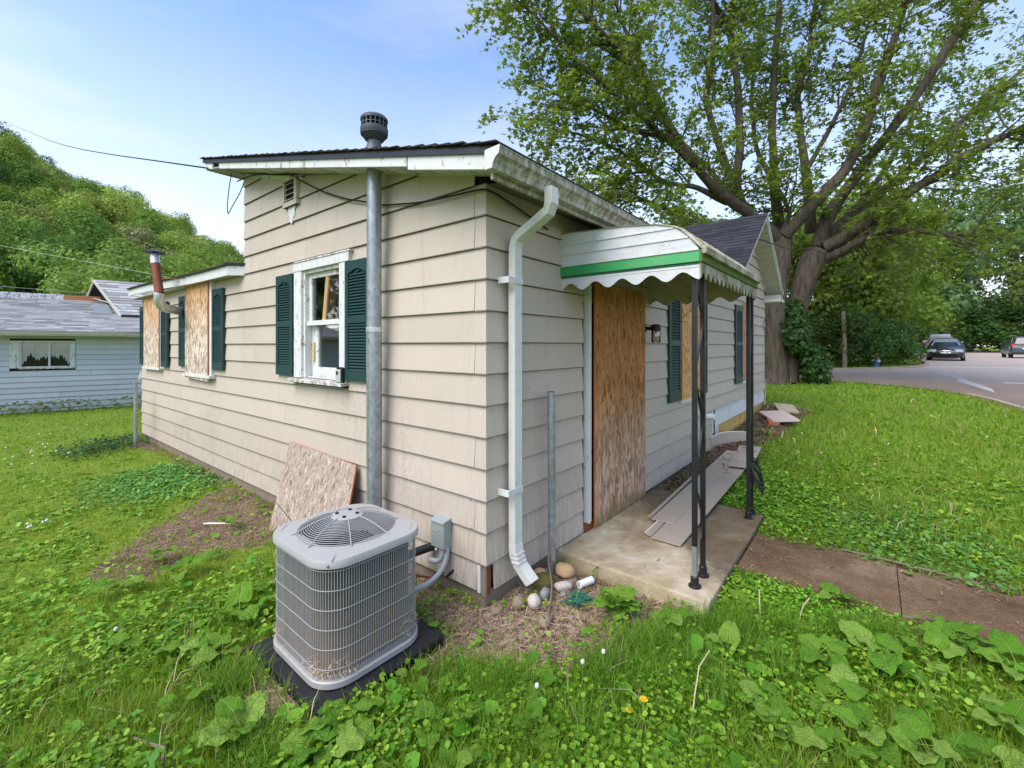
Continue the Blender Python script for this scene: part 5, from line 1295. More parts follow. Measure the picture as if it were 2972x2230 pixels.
# ------------------------------------------------------------------ stones and litter under the downspout
def stone(c, size, m, label, seed, cut=.0, cat='stone'):
    me = bpy.data.meshes.new('stone'); bm = bmesh.new(); bmesh.ops.create_icosphere(bm, subdivisions=3, radius=1)
    r = random.Random(seed); off = Vector((r.uniform(0, 50), r.uniform(0, 50), 0))
    planes = [(Vector((r.gauss(0, 1), r.gauss(0, 1), r.gauss(0, 1))).normalized(), r.uniform(.55, .9)) for _ in range(7)] if cut else []
    for v in bm.verts:
        p = v.co.copy()
        for nrm, d in planes:
            q = p.dot(nrm)
            if q > d: p -= nrm * (q - d) * cut
        p *= 1 + .12 * mnoise.noise(v.co * 1.3 + off) + .035 * mnoise.noise(v.co * 4 + off)
        v.co = Vector((p.x * size[0], p.y * size[1], p.z * size[2]))
    bmesh.ops.rotate(bm, verts=bm.verts, cent=(0, 0, 0), matrix=Matrix.Rotation(r.uniform(0, 6), 3, 'Z'))
    for v in bm.verts: v.co += Vector(c)
    bm.to_mesh(me); bm.free(); o = link('stone', me, m); 
    for p in me.polygons: p.use_smooth = not cut or True
    try: me.set_sharp_from_angle(angle=R(30))
    except Exception: pass
    return tag(o, label, cat)
stone((.66, -.255, .085), (.085, .07, .065), 'rock_tan', 'angular orange sandstone block at the foot of the steel pipe', 1, .95)
stone((.67, -.29, .02), (.09, .06, .04), 'rock_brown', 'dark brown stone wedged under the orange sandstone block', 2, .9)
stone((.565, -.075, .055), (.052, .04, .03), 'rock_tan', 'small tan pebble resting on the mossy stone near the wall', 3)
stone((.50, -.165, .03), (.11, .085, .055), 'rock_moss', 'large mossy green stone just behind the downspout shoe', 4, .5)
stone((.36, -.20, .01), (.08, .06, .04), 'rock_moss', 'mossy stone directly under the downspout mouth', 14, .5)
stone((.535, -.315, .03), (.075, .05, .042), 'rock_pale', 'long cream coloured stone below the orange sandstone block', 5, .4)
stone((.35, -.275, .035), (.035, .055, .05), 'rock_grey', 'upright slate grey stone between the downspout and the stick', 6, .5)
stone((.225, -.265, .035), (.055, .05, .048), 'rock_pale', 'round whitish cobble in front of the downspout', 7)
stone((.145, -.180, .03), (.052, .048, .045), 'rock_brown', 'round brown cobble left of the whitish one', 8)
stone((.02, -.09, .005), (.06, .05, .035), 'rock_brown', 'half buried brown cobble at the foundation corner', 9)
stone((.115, -.44, .01), (.055, .045, .04), 'rock_brown', 'dull brown stone at the foot of the thin stick', 10)
stone((.47, -.36, .01), (.03, .025, .02), 'rock_grey', 'small grey pebble beside the green netting scrap', 12)
stone((.04, .42, .0), (.03, .05, .02), 'rock_grey', 'small grey stone in the chips under the switch box', 13) if False else None
pv = empty('pipe_offcut', (.65, -.43, .03)); tag(pv, 'short white plastic pipe offcut lying beside the porch slab', 'pipe')
mb = MB(); mb.tube([(.605, -.415, .045), (.735, -.455, .045)], .028, 18); mb.build('tube', 'pvc', pv, True)
mb = MB(); mb.tube([(.6045, -.4149, .045), (.606, -.4153, .045)], .023, 14); mb.build('bore', 'conduit', pv)
def stick(name, pts, r0, r1, label, m='twig', cat='stick'):
    mb = MB(); k = len(pts); mb.tube(pts, [r0 + (r1 - r0) * i / (k - 1) for i in range(k)], 7); return tag(mb.build(name, m, None, True), label, cat)
stick('stick', [(.645, -.115, .22), (.60, -.135, .15), (.45, -.27, .06), (.30, -.36, .035), (.08, -.47, .03)], .009, .007, 'thin bare stick running from the steel pipe across the stones')
stick('stick', [(-1.87, .52, .05), (-1.84, .42, .06), (-1.80, .33, .06), (-1.83, .24, .03)], .006, .010, 'curved pale stick in the grass at the bottom left')
stick('stick', [(-.20, -1.49, .0), (-.02, -1.46, .10), (.12, -1.44, .15), (.26, -1.455, .17)], .004, .003, 'dry arching stalk in the tall grass near the yellow dandelions', 'straw_stem')
stick('stick', [(.82, -1.62, .02), (1.0, -1.58, .10), (1.14, -1.55, .17)], .004, .003, 'dry leaning stalk in the weeds beside the path', 'straw_stem')
stick('stick', [(1.12, -1.78, .02), (1.25, -1.80, .10), (1.33, -1.83, .13)], .004, .003, 'second dry stalk nearer the burdock by the path', 'straw_stem')
stick('stick', [(2.60, -1.95, .05), (2.58, -2.4, .055), (2.55, -2.8, .05)], .010, .007, 'dead branch lying along the far edge of the path')
stick('stick', [(-.77, 3.27, .02), (-.74, 3.22, .028), (-.65, 3.12, .025), (-.585, 3.06, .02)], .008, .006, 'white plastic strip lying on the bare soil patch', 'pvc', 'strip')
# scrap of green netting
pts = [(.46 + .09 * math.sin(i * 1.7) + rnd.uniform(-.03, .03), -.49 + .07 * math.cos(i * 2.3) + rnd.uniform(-.03, .03), .03 + .015 * math.sin(i)) for i in range(60)]
mb = MB(); mb.tube(pts, .004, 4); tag(mb.build('netting_scrap', plain('green_net', (.03, .16, .10), .7), None), 'crumpled scrap of dark green netting beside the pipe offcut', 'netting')

# ------------------------------------------------------------------ the blue neighbouring house
NA, NB, N0 = Vector((.9705, -.2411, 0)), Vector((.2411, .9705, 0)), Vector((-1.64, 16.6, 0))
def NW(a, z, o=0.0): p = N0 + NA * a - NB * o; return (p.x, p.y, z)
def NL(a, b, z): p = N0 + NA * a + NB * b; return (p.x, p.y, z)
NH = empty('neighbour_house', tuple(N0)); tag(NH, 'pale blue clapboard house with grey shingle roof and broken dormer behind the lawn', 'house')
A0, A1, NZ = -9.0, 6.5, 2.16
MB().hexa([NL(A0, .02, -.3), NL(A1, .02, -.3), NL(A1, 8, -.3), NL(A0, 8, -.3), NL(A0, .02, NZ), NL(A1, .02, NZ), NL(A1, 8, NZ), NL(A0, 8, NZ)]).build('wall', 'dark', NH)
WA0, WA1, WZ0, WZ1 = .18, 1.50, 1.24, 2.02
for k in range(15):
    z0_ = -.08 + k * .154; z1_ = z0_ + .164
    segs = [(A0, A1)]
    if z1_ > WZ0 and z0_ < WZ1: segs = [(A0, WA0), (WA1, A1)]
    r = random.Random(k + 40)
    for s0, s1 in segs:
        cs = [s0]; t = s0 + r.uniform(1.2, 3.6)
        while t < s1 - .5: cs.append(t); t += r.uniform(2.4, 3.7)
        cs.append(s1)
        for c0, c1 in zip(cs, cs[1:]):
            c0 += .002; c1 -= .002
            MB().hexa([NW(c0, z0_, .012), NW(c1, z0_, .012), NW(c1, z0_, .030), NW(c0, z0_, .030), NW(c0, z1_, -.01), NW(c1, z1_, -.01), NW(c1, z1_, .008), NW(c0, z1_, .008)]).build('siding_board', 'blue', NH)
# window with torn lace
mb = MB()
for q in ((WA0, WA0 + .19, WZ0, WZ1), (WA1 - .07, WA1, WZ0, WZ1), (WA0 + .19, WA1 - .07, WZ1 - .05, WZ1), (WA0 + .19, WA1 - .07, WZ0, WZ0 + .045)): wbox(mb, NW, *q, .0, .045)
nwin = mb.build('window', 'peel', NH)
mb = MB()
for q in ((WA0 + .19, WA0 + .23, WZ0 + .045, WZ1 - .05), (WA1 - .11, WA1 - .07, WZ0 + .045, WZ1 - .05), (WA0 + .76, WA0 + .805, WZ0 + .045, WZ1 - .05)): wbox(mb, NW, *q, .0, .03)
mb.build('frame', 'peel_low', nwin)
wbox(MB(), NW, WA0 + .2, WA1 - .08, WZ0 + .04, WZ1 - .045, -.004, .0015).build('room_dark', 'dark', nwin)
for (c0, c1, hook) in ((WA0 + .235, WA0 + .755, ((0, .95), (.12, .88), (.22, .66), (.33, .50), (.45, .70), (.6, .80), (.7, .76), (.8, .64), (.9, .72), (1, .70))), (WA0 + .81, WA1 - .115, ((0, .62), (.12, .66), (.25, .64), (.38, .76), (.46, .62), (.55, .58), (.65, .70), (.76, .78), (.88, .95), (1, 1.0)))):
    n = 24; v = []
    zt_ = WZ1 - .05; H_ = (WZ1 - WZ0 - .1)
    for i in range(n + 1):
        t = i / n; a = c0 + (c1 - c0) * t; dpt = np.interp(t, [h[0] for h in hook], [1.0 if False else h[1] for h in hook]) * (.92 + .1 * math.sin(i * 2.1))
        fold = .004 + .004 * math.sin(i * 1.9)
        v += [NW(a, zt_, .005 + fold), NW(a, zt_ - H_ * dpt, .004 + fold)]
    MB().add(v, [(2 * i, 2 * i + 1, 2 * i + 3, 2 * i + 2) for i in range(n)]).build('lace_curtain', 'curtain', nwin, recalc=False)
wbox(MB(), NW, WA0 + .235, WA1 - .115, WZ0 + .045, WZ1 - .05, .020, .022).build('pane', 'old_glass', nwin)
wbox(MB(), NW, WA0 + .17, WA1 + .01, WZ0 - .03, WZ0 - .001, .0, .06).build('sill', 'peel_wood', nwin)
# gutter, fascia
MB().hexa([NL(A0, -.42, 2.15), NL(A1, -.42, 2.15), NL(A1, -.03, 2.15), NL(A0, -.03, 2.15), NL(A0, -.42, 2.165), NL(A1, -.42, 2.165), NL(A1, -.03, 2.165), NL(A0, -.03, 2.165)]).build('soffit', 'trim_grey', NH)
gsec = [(0, 0), (0, -.11), (-.07, -.11), (-.10, -.05), (-.105, .0), (-.12, .004), (-.12, .016), (-.095, .016), (-.09, -.04), (-.065, -.1), (-.01, -.1), (-.01, 0)]
for a0, a1, dz in ((A0, 2.70, 0), (2.703, A1, -.012)):
    MB().add([NL(a0, -.40 + b, 2.265 + dz + z) for b, z in gsec] + [NL(a1, -.40 + b, 2.262 + dz + z) for b, z in gsec], [list(range(12))[::-1], list(range(12, 24))] + [(i, (i + 1) % 12, 12 + (i + 1) % 12, 12 + i) for i in range(12)]).build('gutter', plain('cream_gutter', (.55, .52, .43), .5, 0, .15), NH)
# main roof with overlapping tabs
NRS = .235; rb0 = -.45; rz0 = 2.285
def rz(b): return rz0 + NRS * (b - rb0)
RB = 5.1
MB().hexa([NL(A0, rb0, rz0 - .06), NL(A1, rb0, rz0 - .06), NL(A1, RB, rz(RB) - .06), NL(A0, RB, rz(RB) - .06), NL(A0, rb0, rz0 - .008), NL(A1, rb0, rz0 - .008), NL(A1, RB, rz(RB) - .008), NL(A0, RB, rz(RB) - .008)]).build('roof_deck', 'shingle_edge', NH)
MB().hexa([NL(A0, RB, rz(RB) - .06), NL(A1, RB, rz(RB) - .06), NL(A1, 10.6, rz0 - .06), NL(A0, 10.6, rz0 - .06), NL(A0, RB, rz(RB)), NL(A1, RB, rz(RB)), NL(A1, 10.6, rz0), NL(A0, 10.6, rz0)]).build('roof_covering', 'shingle_grey', NH)
tm = None; nt_ = 0; rest = MB(); rowh = .20
for k in range(28):
    b = rb0 - .02 + k * rowh
    if b > RB - .1: break
    a = -1.9 - (k * .37 % .5)
    while a < 4.3:
        w_ = rnd.choice((.30, .42, .55)); a2 = a + w_
        vis = a > -.6 - k * .03 and a < 3.3
        dzv = rnd.choice((0, 0, .006))
        if vis and nt_ < 296:
            o = MB().hexa([NL(a + .003, b, rz(b) + .004), NL(a2 - .003, b, rz(b) + .004), NL(a2 - .003, b + rowh * 1.2, rz(b + rowh * 1.2) - .006), NL(a + .003, b + rowh * 1.2, rz(b + rowh * 1.2) - .006), NL(a + .003, b, rz(b) + .020 + dzv), NL(a2 - .003, b, rz(b) + .020 + dzv), NL(a2 - .003, b + rowh * 1.2, rz(b + rowh * 1.2) - .001), NL(a + .003, b + rowh * 1.2, rz(b + rowh * 1.2) - .001)]).build('shingle', 'shingle_grey', NH); nt_ += 1
        else:
            rest.hexa([NL(a + .003, b, rz(b) + .004), NL(a2 - .003, b, rz(b) + .004), NL(a2 - .003, b + rowh * 1.2, rz(b + rowh * 1.2) - .006), NL(a + .003, b + rowh * 1.2, rz(b + rowh * 1.2) - .006), NL(a + .003, b, rz(b) + .020 + dzv), NL(a2 - .003, b, rz(b) + .020 + dzv), NL(a2 - .003, b + rowh * 1.2, rz(b + rowh * 1.2) - .001), NL(a + .003, b + rowh * 1.2, rz(b + rowh * 1.2) - .001)])
        a = a2
o = rest.build('shingle', None, NH); stuff(o)
gsm = G('grey_shingle_field'); c_ = gsm.vary(gsm.vary(gsm.mix(0, (.36, .345, .36), (.2, .2, .2)), gsm.irand(), .3), gsm.noise(120, 3), .25); o.data.materials.append(gsm.end(c_, .9, spec=.2))
MB().hexa([NL(A0, rb0, rz0), NL(-1.9, rb0, rz0), NL(-1.9, RB, rz(RB)), NL(A0, RB, rz(RB)), NL(A0, rb0, rz0 + .012), NL(-1.9, rb0, rz0 + .012), NL(-1.9, RB, rz(RB) + .012), NL(A0, RB, rz(RB) + .012)]).build('roof_covering', 'shingle_grey', NH)
# weathered ridge boards and bare sheathing strip
MB().hexa([NL(A0, RB - .03, rz(RB)), NL(.55, RB - .03, rz(RB)), NL(.55, RB + .02, rz(RB)), NL(A0, RB + .02, rz(RB)), NL(A0, RB + .02, rz(RB) + .22), NL(.55, RB + .02, rz(RB) + .20), NL(.55, RB + .05, rz(RB) + .20), NL(A0, RB + .05, rz(RB) + .22)]).build('ridge_board', 'ridge_white', NH)
for k in range(3): MB().hexa([NL(.56, RB - .03, rz(RB) + .062 * k), NL(1.78, RB - .03, rz(RB) + .062 * k - .0), NL(1.78, RB + .03, rz(RB) + .062 * k), NL(.56, RB + .03, rz(RB) + .062 * k), NL(.56, RB - .03, rz(RB) + .062 * k + .058), NL(1.78, RB - .03, rz(RB) + .062 * k + .058), NL(1.78, RB + .03, rz(RB) + .062 * k + .058), NL(.56, RB + .03, rz(RB) + .062 * k + .058)]).build('bare_sheathing', 'shelf_orange', NH)
# taller wing: slope of shingles, open broken gable
PK, FB, BB = (1.445, 4.371), (2.398, 2.90), (1.018, 3.637)
pk, fb, bb = (PK[0], 4.6, PK[1]), (FB[0], 1.9, FB[1] + .03), (BB[0], 6.2, BB[1])
dr = 5.0
pk2, fb2, bb2 = (PK[0] + dr, 4.6, PK[1]), (FB[0] + dr, 1.9, FB[1] + .03), (BB[0] + dr, 6.2, BB[1])
P3 = lambda p, dz=0: NL(p[0], p[1], p[2] + dz)
MB().hexa([P3(fb, -.05), P3(fb2, -.05), P3(pk2, -.05), P3(pk, -.05), P3(fb), P3(fb2), P3(pk2), P3(pk)]).build('wing_roof_deck', 'shingle_edge', NH)
MB().hexa([P3(bb, -.05), P3(bb2, -.05), P3(pk2, -.05), P3(pk, -.05), P3(bb), P3(bb2), P3(pk2), P3(pk)]).build('wing_roof_deck', 'shingle_edge', NH)
vfb, vpk = Vector(P3(fb)), Vector(P3(pk)); vup = vpk - vfb; rowsw = 13; nupw = (Vector(P3(fb2)) - vfb).cross(vup).normalized()
if nupw.z < 0: nupw = -nupw
for k in range(rowsw):
    t0, t1 = k / rowsw, (k + 1.15) / rowsw; a = -(k % 3) * .12
    while a < 3.6:
        w_ = rnd.choice((.34, .5, .66)); q0 = vfb + vup * t0 + NA * max(a, 0.0); q1 = vfb + vup * min(t1, 1) + NA * max(a, 0.0); dd = NA * (w_ - .006 + min(a, 0))
        if a + w_ > .05:
            MB().hexa([q0 + nupw * .002, q0 + dd + nupw * .002, q1 + dd - nupw * .004, q1 - nupw * .004, q0 + nupw * .02, q0 + dd + nupw * .02, q1 + dd + nupw * .001, q1 + nupw * .001]).build('wing_shingle', 'shingle_grey', NH)
        a += w_
for a, b in ((fb, pk), (bb, pk)):
    va, vb = Vector(P3(a)), Vector(P3(b)); mb = MB(); off = NA * -.04
    mb.hexa([va + off - Vector((0, 0, .10)), vb + off - Vector((0, 0, .10)), vb - Vector((0, 0, .10)), va - Vector((0, 0, .10)), va + off, vb + off, vb, va]); mb.build('rake_board', 'trim_grey', NH)
MB().add([P3((fb[0] + .25, fb[1] + .2, fb[2]), -.06), P3((bb[0] + .25, bb[1] - .1, bb[2]), -.4), P3((pk[0] + .25, pk[1], pk[2]), -.06)], [(0, 1, 2)]).build('gable_void', 'dark', NH, recalc=False)
ia = (FB[0] * .62 + PK[0] * .38 - .12, 2.9, FB[1] + .40)
MB().hexa([NL(ia[0] - .30, 2.7, ia[2] - .28), NL(ia[0] + .22, 2.7, ia[2] - .36), NL(ia[0] + .22, 2.74, ia[2] - .36), NL(ia[0] - .30, 2.74, ia[2] - .28), NL(ia[0] - .34, 2.7, ia[2] + .02), NL(ia[0] + .06, 2.7, ia[2] + .02), NL(ia[0] + .06, 2.74, ia[2] + .02), NL(ia[0] - .34, 2.74, ia[2] + .02)]).build('broken_window', plain('pale_pane', (.45, .47, .50), .2), NH)
mb = MB(); mb.tube([P3(fb, .30), P3((bb[0], bb[1], bb[2]), .22)], .02, 6); mb.build('cross_tie', 'trim_grey', NH)
# ------------------------------------------------------------------ the big many-stemmed maple
LIMBS = {
 'trunkA': [(16.73, 0.72, 0.39, 0.620), (16.77, 0.67, 1.07, 0.500), (16.75, 0.69, 2.45, 0.420), (16.81, 0.61, 4.00, 0.400), (16.90, 0.51, 5.19, 0.420), (16.95, 0.44, 6.01, 0.360)],
 'trunkB': [(17.24, 0.40, 0.51, 0.550), (17.36, 0.25, 1.25, 0.420), (17.48, 0.11, 2.64, 0.380), (17.53, -0.12, 4.01, 0.420), (17.64, -0.42, 4.92, 0.460), (17.79, -0.60, 5.37, 0.440)],
 'L1': [(16.90, 0.51, 5.79, 0.340), (16.02, 1.12, 6.48, 0.260), (14.61, 1.91, 7.18, 0.230), (13.52, 2.47, 7.93, 0.200), (12.74, 2.96, 8.88, 0.180), (11.84, 3.44, 10.21, 0.150), (10.86, 4.02, 11.19, 0.130), (9.78, 4.73, 12.03, 0.100), (9.10, 5.10, 12.77, 0.080)],
 'L1b': [(13.52, 2.47, 7.93, 0.130), (12.09, 3.13, 8.69, 0.110), (10.82, 3.75, 9.34, 0.090), (9.47, 4.47, 10.12, 0.070), (8.45, 5.10, 11.01, 0.050), (7.71, 5.70, 11.71, 0.030)],
 'L1c': [(11.84, 3.44, 10.21, 0.100), (11.78, 3.84, 11.30, 0.090), (11.56, 4.43, 12.99, 0.070), (11.64, 4.65, 14.14, 0.050)],
 'L2': [(17.04, 0.65, 6.06, 0.300), (16.62, 1.48, 6.96, 0.240), (16.44, 1.87, 8.02, 0.210), (16.50, 1.80, 9.91, 0.190), (16.52, 1.93, 12.42, 0.170), (16.42, 2.22, 14.20, 0.150), (16.17, 2.69, 15.42, 0.130), (16.03, 3.02, 16.65, 0.100)],
 'L2b': [(16.43, 2.04, 13.65, 0.120), (16.33, 2.00, 15.19, 0.110), (16.32, 2.02, 16.50, 0.080)],
 'L2c': [(16.44, 1.87, 7.65, 0.160), (15.10, 2.58, 10.72, 0.140), (14.97, 2.42, 12.05, 0.110), (14.82, 2.29, 13.88, 0.090), (14.47, 2.41, 15.13, 0.060)],
 'L3': [(17.59, 0.60, 6.35, 0.260), (17.90, 0.86, 8.40, 0.210), (18.10, 0.93, 10.23, 0.190), (18.36, 0.92, 12.91, 0.170), (18.71, 0.80, 15.43, 0.140), (18.89, 0.74, 17.32, 0.100)],
 'L4': [(18.48, -0.35, 6.28, 0.260), (18.81, -0.11, 8.82, 0.190), (18.92, 0.06, 10.68, 0.170), (18.98, 0.15, 12.11, 0.140), (19.35, -0.15, 13.76, 0.110), (19.66, -0.37, 16.04, 0.080)],
 'L5': [(16.78, 0.33, 5.96, 0.300), (16.72, -0.39, 6.72, 0.250), (16.82, -1.31, 7.76, 0.230), (16.91, -1.91, 8.97, 0.200), (16.79, -2.23, 10.14, 0.180), (16.70, -2.60, 11.33, 0.150), (16.74, -2.96, 12.55, 0.120), (16.62, -3.14, 13.49, 0.090)],
 'L6': [(17.79, -0.60, 5.56, 0.320), (17.83, -0.97, 6.78, 0.260), (18.26, -1.82, 8.24, 0.230), (18.61, -2.58, 9.39, 0.210), (18.98, -3.51, 10.90, 0.190), (19.16, -4.22, 12.26, 0.170), (19.42, -5.02, 13.64, 0.140), (19.50, -5.43, 14.47, 0.100)],
 'L7': [(18.14, -0.72, 5.69, 0.300), (19.16, -1.51, 6.89, 0.240), (20.13, -2.39, 7.81, 0.210), (21.35, -3.59, 9.13, 0.180), (22.54, -4.75, 10.58, 0.140), (23.87, -6.08, 12.06, 0.110), (25.16, -7.37, 13.57, 0.080)],
 'L8': [(17.72, -0.83, 5.51, 0.300), (17.73, -1.96, 6.14, 0.240), (17.80, -3.01, 6.98, 0.200), (17.93, -3.81, 7.49, 0.180), (18.03, -4.56, 8.05, 0.150), (18.18, -5.39, 8.41, 0.110), (18.54, -6.32, 8.95, 0.080)],
 'L9': [(17.84, -0.82, 5.08, 0.260), (17.53, -1.55, 5.38, 0.180), (17.41, -2.36, 5.75, 0.140), (17.47, -3.24, 5.67, 0.120), (17.49, -4.06, 5.46, 0.090), (17.65, -4.90, 5.32, 0.060)],
 'L10': [(16.18, 1.07, 6.28, 0.180), (14.37, 2.06, 6.02, 0.120), (13.00, 2.64, 6.09, 0.100), (11.69, 3.30, 6.47, 0.080), (10.54, 3.95, 6.62, 0.050), (9.74, 4.45, 6.44, 0.030)],
 'L11': [(15.12, 1.91, 7.04, 0.150), (13.83, 2.56, 7.37, 0.120), (12.49, 3.28, 7.40, 0.090), (11.29, 3.96, 8.01, 0.070), (10.09, 4.82, 8.46, 0.050), (8.97, 5.73, 8.62, 0.030)],
 'L12': [(12.74, 2.96, 8.88, 0.110), (11.59, 3.75, 8.85, 0.080), (10.42, 4.56, 9.29, 0.060), (9.44, 5.31, 9.59, 0.040), (8.56, 6.08, 10.00, 0.025)],
 'L13': [(18.81, -0.11, 8.82, 0.130), (18.81, -0.91, 10.33, 0.100), (18.91, -1.51, 11.68, 0.080), (19.00, -1.95, 13.40, 0.060), (18.98, -2.24, 14.72, 0.040)],
 'L14': [(17.90, 0.86, 8.40, 0.150), (18.93, 1.65, 10.33, 0.120), (20.14, 2.06, 13.30, 0.100), (21.25, 1.96, 16.40, 0.070), (22.07, 1.89, 19.53, 0.050)],
 'L15': [(19.16, -1.51, 6.89, 0.160), (22.33, -2.57, 9.29, 0.130), (24.85, -3.47, 11.85, 0.100), (26.99, -4.54, 14.56, 0.080), (28.57, -5.55, 17.45, 0.050)],
 'L16': [(16.62, 1.48, 6.96, 0.160), (17.48, 3.13, 9.21, 0.130), (17.86, 4.58, 11.21, 0.100), (17.88, 5.82, 13.41, 0.070), (17.80, 6.88, 15.85, 0.050)],
 'B1': [(16.90, 0.51, 6.01, 0.120), (17.01, 0.21, 6.72, 0.100), (16.90, 0.35, 7.26, 0.090), (16.61, 0.55, 7.77, 0.060)],
}
def spline(pts, k=5):
    P_ = [np.array(p, float) for p in pts]; out = []
    for i in range(len(P_) - 1):
        p0, p1, p2, p3 = P_[max(i - 1, 0)], P_[i], P_[i + 1], P_[min(i + 2, len(P_) - 1)]
        for t in np.linspace(0, 1, k, endpoint=False):
            out.append(.5 * ((2 * p1) + (p2 - p0) * t + (2 * p0 - 5 * p1 + 4 * p2 - p3) * t * t + (-p0 + 3 * p1 - 3 * p2 + p3) * t ** 3))
    out.append(P_[-1]); return out
MAPLE = empty('maple_tree', (16.9, .6, .4)); tag(MAPLE, 'huge many stemmed maple tree with spreading limbs beyond the house', 'tree')
twigs = []                                                    # (start, end) pairs that carry leaves
rt_ = random.Random(11)
def rdir(axis, lo, hi):
    """unit vector at lo..hi degrees from axis"""
    ax = Vector(axis).normalized(); u = ax.orthogonal().normalized(); w = ax.cross(u); a = R(rt_.uniform(lo, hi)); b = rt_.uniform(0, 6.283)
    return ax * math.cos(a) + (u * math.cos(b) + w * math.sin(b)) * math.sin(a)
trunk_mb = MB(); fine_mb = MB()
for nm_, pts in LIMBS.items():
    sp = spline(pts); mb = MB(); big = nm_.startswith('trunk')
    rad = [max(.010, p[3] * (.90 if big else .78) * (1 + .08 * mnoise.noise((p[0] * 2, p[2] * 2, 3)))) for p in sp]
    tgt = trunk_mb if big else None
    m_ = mb if tgt is None else tgt
    b0_ = len(m_.v); m_.tube([p[:3] for p in sp], rad, 14 if pts[0][3] > .2 else 7)
    for qi, qv in enumerate(m_.v):
        q_ = Vector(qv); m_.v[qi] = tuple(q_ + mnoise.noise_vector(Vector((q_.x * 2.2, q_.y * 2.2, q_.z * .7))) * min(.07, pts[0][3] * .22)) if not big or qi >= b0_ else qv
    if tgt is None: mb.build('limb', 'bark', MAPLE, True)
    if big: continue
    total = len(sp); n2 = int(7 + 1.1 * total ** .8)
    for k in range(n2):
        t = rt_.uniform(.18, 1.0) ** .82; i = min(total - 2, int(t * (total - 1))); p = Vector(sp[i][:3]); ax = Vector(sp[i + 1][:3]) - p
        if ax.length < 1e-6: continue
        d = rdir(ax, 25, 75); d.z += .12; d.normalize(); L_ = rt_.uniform(.9, 2.5); r0 = min(sp[i][3] * .45, .035)
        q = p.copy(); path = [p.copy()]; dd = d.copy()
        for s_ in range(5):
            dd = (dd + Vector((rt_.gauss(0, .16), rt_.gauss(0, .16), rt_.gauss(-.02, .13)))).normalized(); q = q + dd * (L_ / 5); path.append(q.copy())
        fine_mb.tube(path, [r0 * (1 - .16 * j) for j in range(6)], 5, False)
        for s_ in range(1, 6):
            for _ in range(rt_.choice((1, 1, 2))):
                e = path[s_] + rdir(dd, 20, 80) * rt_.uniform(.5, 1.15) + Vector((0, 0, -.08))
                twigs.append((path[s_].copy(), e))
        twigs.append((path[-2], path[-1] + dd * .4))
trunk_mb.build('trunk', 'bark', MAPLE, True)
for (a, b) in twigs: fine_mb.tube([a, b], [.010, .005], 3, False)
fine_mb.build('twigs', 'bark2', MAPLE, False, 0, False)
LEAF3 = ([(0, 0, 0), (.20, .28, .02), (.55, .50, -.03), (.48, .16, .02), (1.0, 0, -.10), (.48, -.16, .02), (.55, -.50, -.03), (.20, -.28, .02)],
         [(0, 3, 2, 1), (0, 5, 4, 3), (0, 7, 6, 5)])
def leaf_cloud(name, segs, per, size, m, parent, tilt=.8, spread=.085, tmpl=LEAF3, droop=.0):
    A = np.array([a[:] for a, b in segs], np.float32); B = np.array([b[:] for a, b in segs], np.float32)
    idx = np.repeat(np.arange(len(segs)), per); t = (np.array([.35, .62, .82, 1.0, 1.05])[rng.integers(0, 5, len(idx))] + rng.normal(0, .03, len(idx)))[:, None]
    pos = A[idx] * (1 - t) + B[idx] * t + rng.normal(0, spread, (len(idx), 3))
    n = len(idx); sc = rng.uniform(.65, 1.3, n) * size
    M3 = rand_rot(n, tilt) * sc[:, None, None]
    return scatter_mesh(name, tmpl[0], tmpl[1], M3.astype(np.float32), pos.astype(np.float32), m, parent)
leaf_cloud('crown', twigs, 15, .17, 'leaf_maple', MAPLE)
# ivy up the foot of the trunk
def blob_leaves(name, blobs, n, size, m, parent, tilt=1.0, shell=.55, tmpl=LEAF3):
    """leaves through a set of ellipsoids (centre, radii), thicker towards the skin"""
    w = np.array([r[0] * r[1] * r[2] for c, r in blobs]) ** .7; idx = rng.choice(len(blobs), n, p=w / w.sum())
    Cc = np.array([c for c, r in blobs], float)[idx]; Rr = np.array([r for c, r in blobs], float)[idx]
    d = rng.normal(0, 1, (n, 3)); d /= np.linalg.norm(d, axis=1)[:, None]
    rad = (shell + (1 - shell) * rng.uniform(0, 1, n)) * (1 + .10 * rng.normal(0, 1, n))
    pos = Cc + d * Rr * rad[:, None]
    dv = d + np.array([0, 0, .45]); dv /= np.linalg.norm(dv, axis=1)[:, None]
    Al = rotz(np.arctan2(dv[:, 1], dv[:, 0])) @ roty(np.arccos(np.clip(dv[:, 2], -1, 1)))
    M3 = Al @ rand_rot(n, tilt * .55) * (rng.uniform(.6, 1.4, n) * size)[:, None, None]
    return scatter_mesh(name, tmpl[0], tmpl[1], M3.astype(np.float32), pos.astype(np.float32), m, parent)
blob_leaves('ivy', [((16.6, -.05, 2.3), (.65, .5, .8)), ((17.0, -.45, 1.3), (.5, .4, .8)), ((16.9, .1, 3.1), (.4, .4, .6)), ((17.5, -.6, 1.0), (.7, .5, .9))], 2600, .15, 'ivy', MAPLE)

